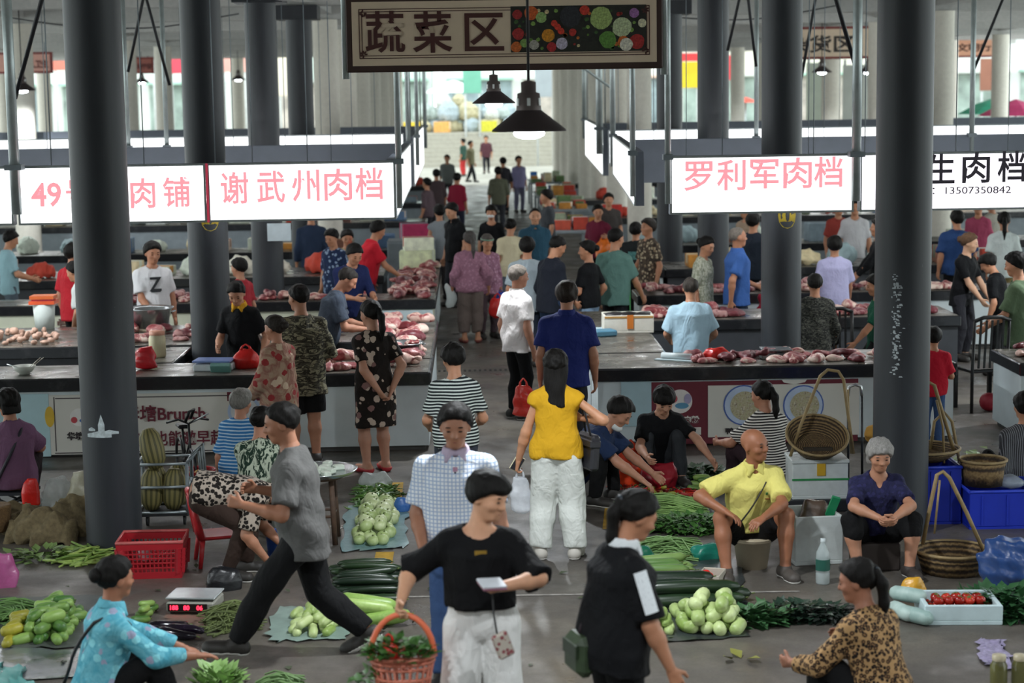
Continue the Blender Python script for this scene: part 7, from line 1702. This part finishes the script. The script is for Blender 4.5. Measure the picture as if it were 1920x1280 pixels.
for i, y in enumerate((28.2, 32.8, 40.2, 47.1, 55.8)):
    zt = .78; lab = ('second', 'third', 'fourth', 'fifth', 'sixth')[i]
    for side in (-1, 1):
        if i == 0: x0, x1 = (-8.6, -1.6) if side < 0 else (3.1, 8.3)
        else: x0, x1 = (max(-11.6, -.24 * y - .2), -1.4) if side < 0 else (2.7 + .12 * i, min(11.6, .27 * y))
        n = int((x1 - x0) / .55)
        for k in range(n):
            x = x0 + (k + .5) * (x1 - x0) / n + GR.uniform(-.1, .1)
            yy = y + .45 + GR.uniform(-.15, .15); L = 'goods laid out on the %s row table %s of the aisle' % (lab, 'left' if side < 0 else 'right'); G_ = 'goods on the %s row %s' % (lab, 'left' if side < 0 else 'right')
            if GR.random() < .5: goods_box(x, yy, zt, GR.uniform(.3, .48), GR.uniform(.3, .5), GR.uniform(.1, .34), GR.choice(PAL), 'carton among the ' + L, G_)
            else:
                s = GR.uniform(.7, 1.0); o = link('goods_sack', GR.choice(SACKS), None, (x, yy, zt + .015), (0, 0, GR.uniform(0, 3)), (s, s, s * GR.uniform(.6, 1.1))); tag(o, 'sack among the ' + L, 'sack', G_)
p = at_y(735, 445, 29.0); goods_box(-.88, 28.9, .78, .5, .4, .3, '#d3dcb4', 'pale green foam carton stack behind the man in bright red', None)
goods_box(-.86, 28.9, 1.08, .46, .36, .2, '#dfe4cc', 'upper pale carton behind the man in bright red', None)
p = at_y(1047, 370, 40.3); goods_box(3.0, 40.4, .78, .42, .4, .28, '#c23028', 'red box at the right of the aisle behind the dark grey T-shirt', None)
t = thing('grey_cabinet', 'grey metal cabinet at the end of the left aisle tables', 'cabinet', (-.95, 31.2, 0)); MB().bx(-.5, .3, 0, .6, 0, 1.05, .01).build('body', GREYMET, t); MB().bx(-.48, -.11, -.01, 0, .1, 1.0).build('door', M('#6c757b', .5, .2), t); MB().bx(-.09, .28, -.01, 0, .1, 1.0).build('door', M('#6c757b', .5, .2), t)
p = at_y(782, 385, 36); goods_box(-1.15, 36.2, 0, .5, .6, 1.0, '#b02c5a', 'pink printed carton tower by the left aisle', None)
for k, y in enumerate((36.6, 43.4, 49.3, 57.0)):
    x0 = 1.55 + .06 * k; lab = ('nearest', 'second', 'third', 'furthest')[k]
    t = thing('produce_table', lab + ' grey produce table jutting into the right side of the aisle', 'table', (x0, y, 0)); MB().bx(0, 1.1, 0, 2.6, .72, .78, .01).build('top', M('#8d979c', .5), t)
    for ax in (.06, 1.04):
        for ay in (.06, 2.54): MB().bx(ax - .03, ax + .03, ay - .03, ay + .03, 0, .72).build('leg', GREYMET, t)
    for q in range(12):
        c = GR.choice(('#b8402f', '#c98a3a', '#5f7a4a', '#2f6fc0', '#d8d6c8', '#8a5a48', '#d9c9a0', '#7a8a94', '#c2503a', '#9aa68a'))
        w = GR.uniform(.2, .34); goods_box(x0 + .2 + .36 * (q % 3), y + .3 + .62 * (q // 3), .78, w, GR.uniform(.25, .45), GR.uniform(.06, .28), c, 'box of goods on the ' + lab + ' grey produce table', 'goods on the ' + lab + ' produce table')
# street: steps, terrace, heap of white sacks, shop fronts
CX = at_y(880, 230, 96).x
mb = MB()
for k in range(8): mb.bx(CX - 6, CX + 9, 92 + k * .45, 96.2, k * .2 - .06, (k + 1) * .2 - .06)
structure('trim_4', mb, M('#a39f94', .85, 0, .1), 'stone steps at the far end of the aisle')
structure('trim_5', MB().bx(-60, 60, 96.2, 125, -.1, 1.55), M('#a19d92', .85, 0, .1), 'raised terrace beyond the steps')
bag = [blob('white_sack', [(0, .5, .4), (.25, .62, .5), (.6, .5, .42), (.85, .2, .16)], M(c, .7, 0, .1), .06, .05, seed=120 + i) for i, c in enumerate(('#c4c6c2', '#a9b4b0', '#b9b090', '#a3b0b8'))]
for k in range(46):
    u = GR.uniform(-3.2, 4.2); lay = GR.choice((0, 0, 0, 1, 1, 2)); s = GR.uniform(.7, 1.15)
    o = link('white_sack', GR.choice(bag), None, (CX + u * (1 - .22 * lay), 98.5 + GR.uniform(-1, 1.2), 1.56 + lay * .62), (0, 0, GR.uniform(0, 3)), (s, s, s)); tag(o, 'bulging white sack in the bright heap at the far end', 'sack', 'white sacks at the far end')
for k, (dx, c, w) in enumerate(((-3.0, '#d8b83a', .9), (-1.4, '#d9a25a', .8), (1.0, '#c9c23a', .8), (2.4, '#d8d8d0', 1.0), (3.4, '#b98a5a', .8))):
    goods_box(CX + dx, 96.8, 1.56, w, .6, .55, c, ('yellow', 'tan', 'lime yellow', 'white', 'brown')[k] + ' crate in front of the far sack heap', None)
def facade(label, x0, x1, Y, h, c):
    t = thing('shop_front', label, 'building', ((x0 + x1) / 2, Y, 1.55 if Y > 96 else 0)); w = (x1 - x0) / 2
    MB().bx(-w, w, .3, 4, 0, h).build('wall', M(c, .8, 0, .06, .4), t)
    n = max(1, int(2 * w / 4.2))
    for k in range(n):
        a = -w + 2 * w * k / n + .35; b = -w + 2 * w * (k + 1) / n - .35
        sh = MB().bx(a, b, .2, .32, .0, 2.7).build('shop_opening', M(GR.choice(('#8a9aa0', '#a8b4b2', '#b9b0a8', '#93a39c')), .5, 0, .4, 1.2), t)
        MB().bx(a - .1, b + .1, -.5, .3, 2.75, 2.9).build('awning', M(GR.choice(('#9fc4b4', '#c9cdc8', '#d8b8a8')), .6), t)
        for q in range(2): MB().bx(a + (b - a) * (.1 + .5 * q), a + (b - a) * (.4 + .5 * q), .22, .3, 4.3, 5.6).build('window', M('#9db0b8', .3), t)
    return t
fx = [-48, -30, -14, -2, 12, 28, 50]
for k in range(6): facade(('pale cream', 'washed white', 'light grey green', 'white tiled', 'pale beige', 'light grey')[k] + ' shop building across the street', fx[k] + .3, fx[k + 1] - .3, 112, 9.5, ('#d9d6c8', '#dfe2df', '#ccd8d2', '#dde0dc', '#d8d2c6', '#d2d4d4')[k])
def banner(label, px0, px1, py0, py1, Y, c, name='banner'):
    a = at_y(px0, (py0 + py1) / 2, Y); b = at_y(px1, (py0 + py1) / 2, Y); zt = at_y(px0, py0, Y).z; zb = at_y(px0, py1, Y).z
    t = thing(name, label, 'banner', ((a.x + b.x) / 2, Y, zb)); w = (b.x - a.x) / 2
    MB().bx(-w, w, 0, .06, 0, zt - zb, .01).build('cloth', M(c, .7, 0, .08, 2), t)
    for s in (-w + .1, w - .1): MB().tube([(s, .1, -zb), (s, .1, zt - zb + .2)], .05, 6).build('pole', M('#c0c4c4', .5), t)
banner('pink red shop banner seen left of the first column', 98, 142, 100, 132, 88, '#d87a6a'); banner('salmon banner behind the small brown board', 244, 290, 94, 108, 90, '#d99a84')
banner('bright pink banner left of the second column', 316, 345, 92, 138, 88, '#d8485a'); banner('pale pink banner right of the second column', 415, 462, 92, 135, 90, '#e0a49a'); banner('white and beige banner by the third column', 520, 545, 90, 180, 90, '#e2d6c4')
banner('red banner top at the right behind the columns', 1270, 1345, 100, 115, 86, '#d0383a'); banner('bright yellow banner right of the centre', 1274, 1312, 116, 165, 87, '#dcc22a'); banner('red strip banner beside the pale column', 1360, 1386, 104, 150, 86, '#d8404a')
banner('green sheet hanging above the far sack heap', 868, 902, 118, 175, 95, '#6fae98'); banner('dark blue frame board at the right of the far end', 1003, 1040, 128, 182, 90, '#9aa2a8')
banner('orange brown board at the far right', 1838, 1880, 110, 170, 78, '#8a5a48'); banner('grey panel between the right columns', 1512, 1560, 118, 236, 70.6, '#b4bcae'); banner('second grey panel between the right columns', 1580, 1640, 122, 236, 70.6, '#a9aca6')
def umbrella(label, px, py, Y, r, c):
    p = at_y(px, py, Y); t = thing('market_umbrella', label, 'umbrella', (p.x, Y, 0)); z = p.z
    vs = []; mb = MB()
    mb.lathe([(.03, z), (r * .5, z - r * .16), (r, z - r * .42)], n=8, smooth=False); mb.build('canopy', M(c, .6), t); MB().tube([(0, 0, 0), (0, 0, z)], .03, 6).build('pole', STEEL, t)
umbrella('green market umbrella at the far right', 1868, 182, 62, 1.3, '#2f9a7a'); umbrella('pink market umbrella at the far right', 1905, 186, 58, 1.2, '#c4346e'); umbrella('small red lantern coloured umbrella near the right pale column', 1398, 182, 76, .5, '#d8432a'); umbrella('white market umbrella above the far sacks', 850, 150, 102, 1.6, '#e4e8e4')
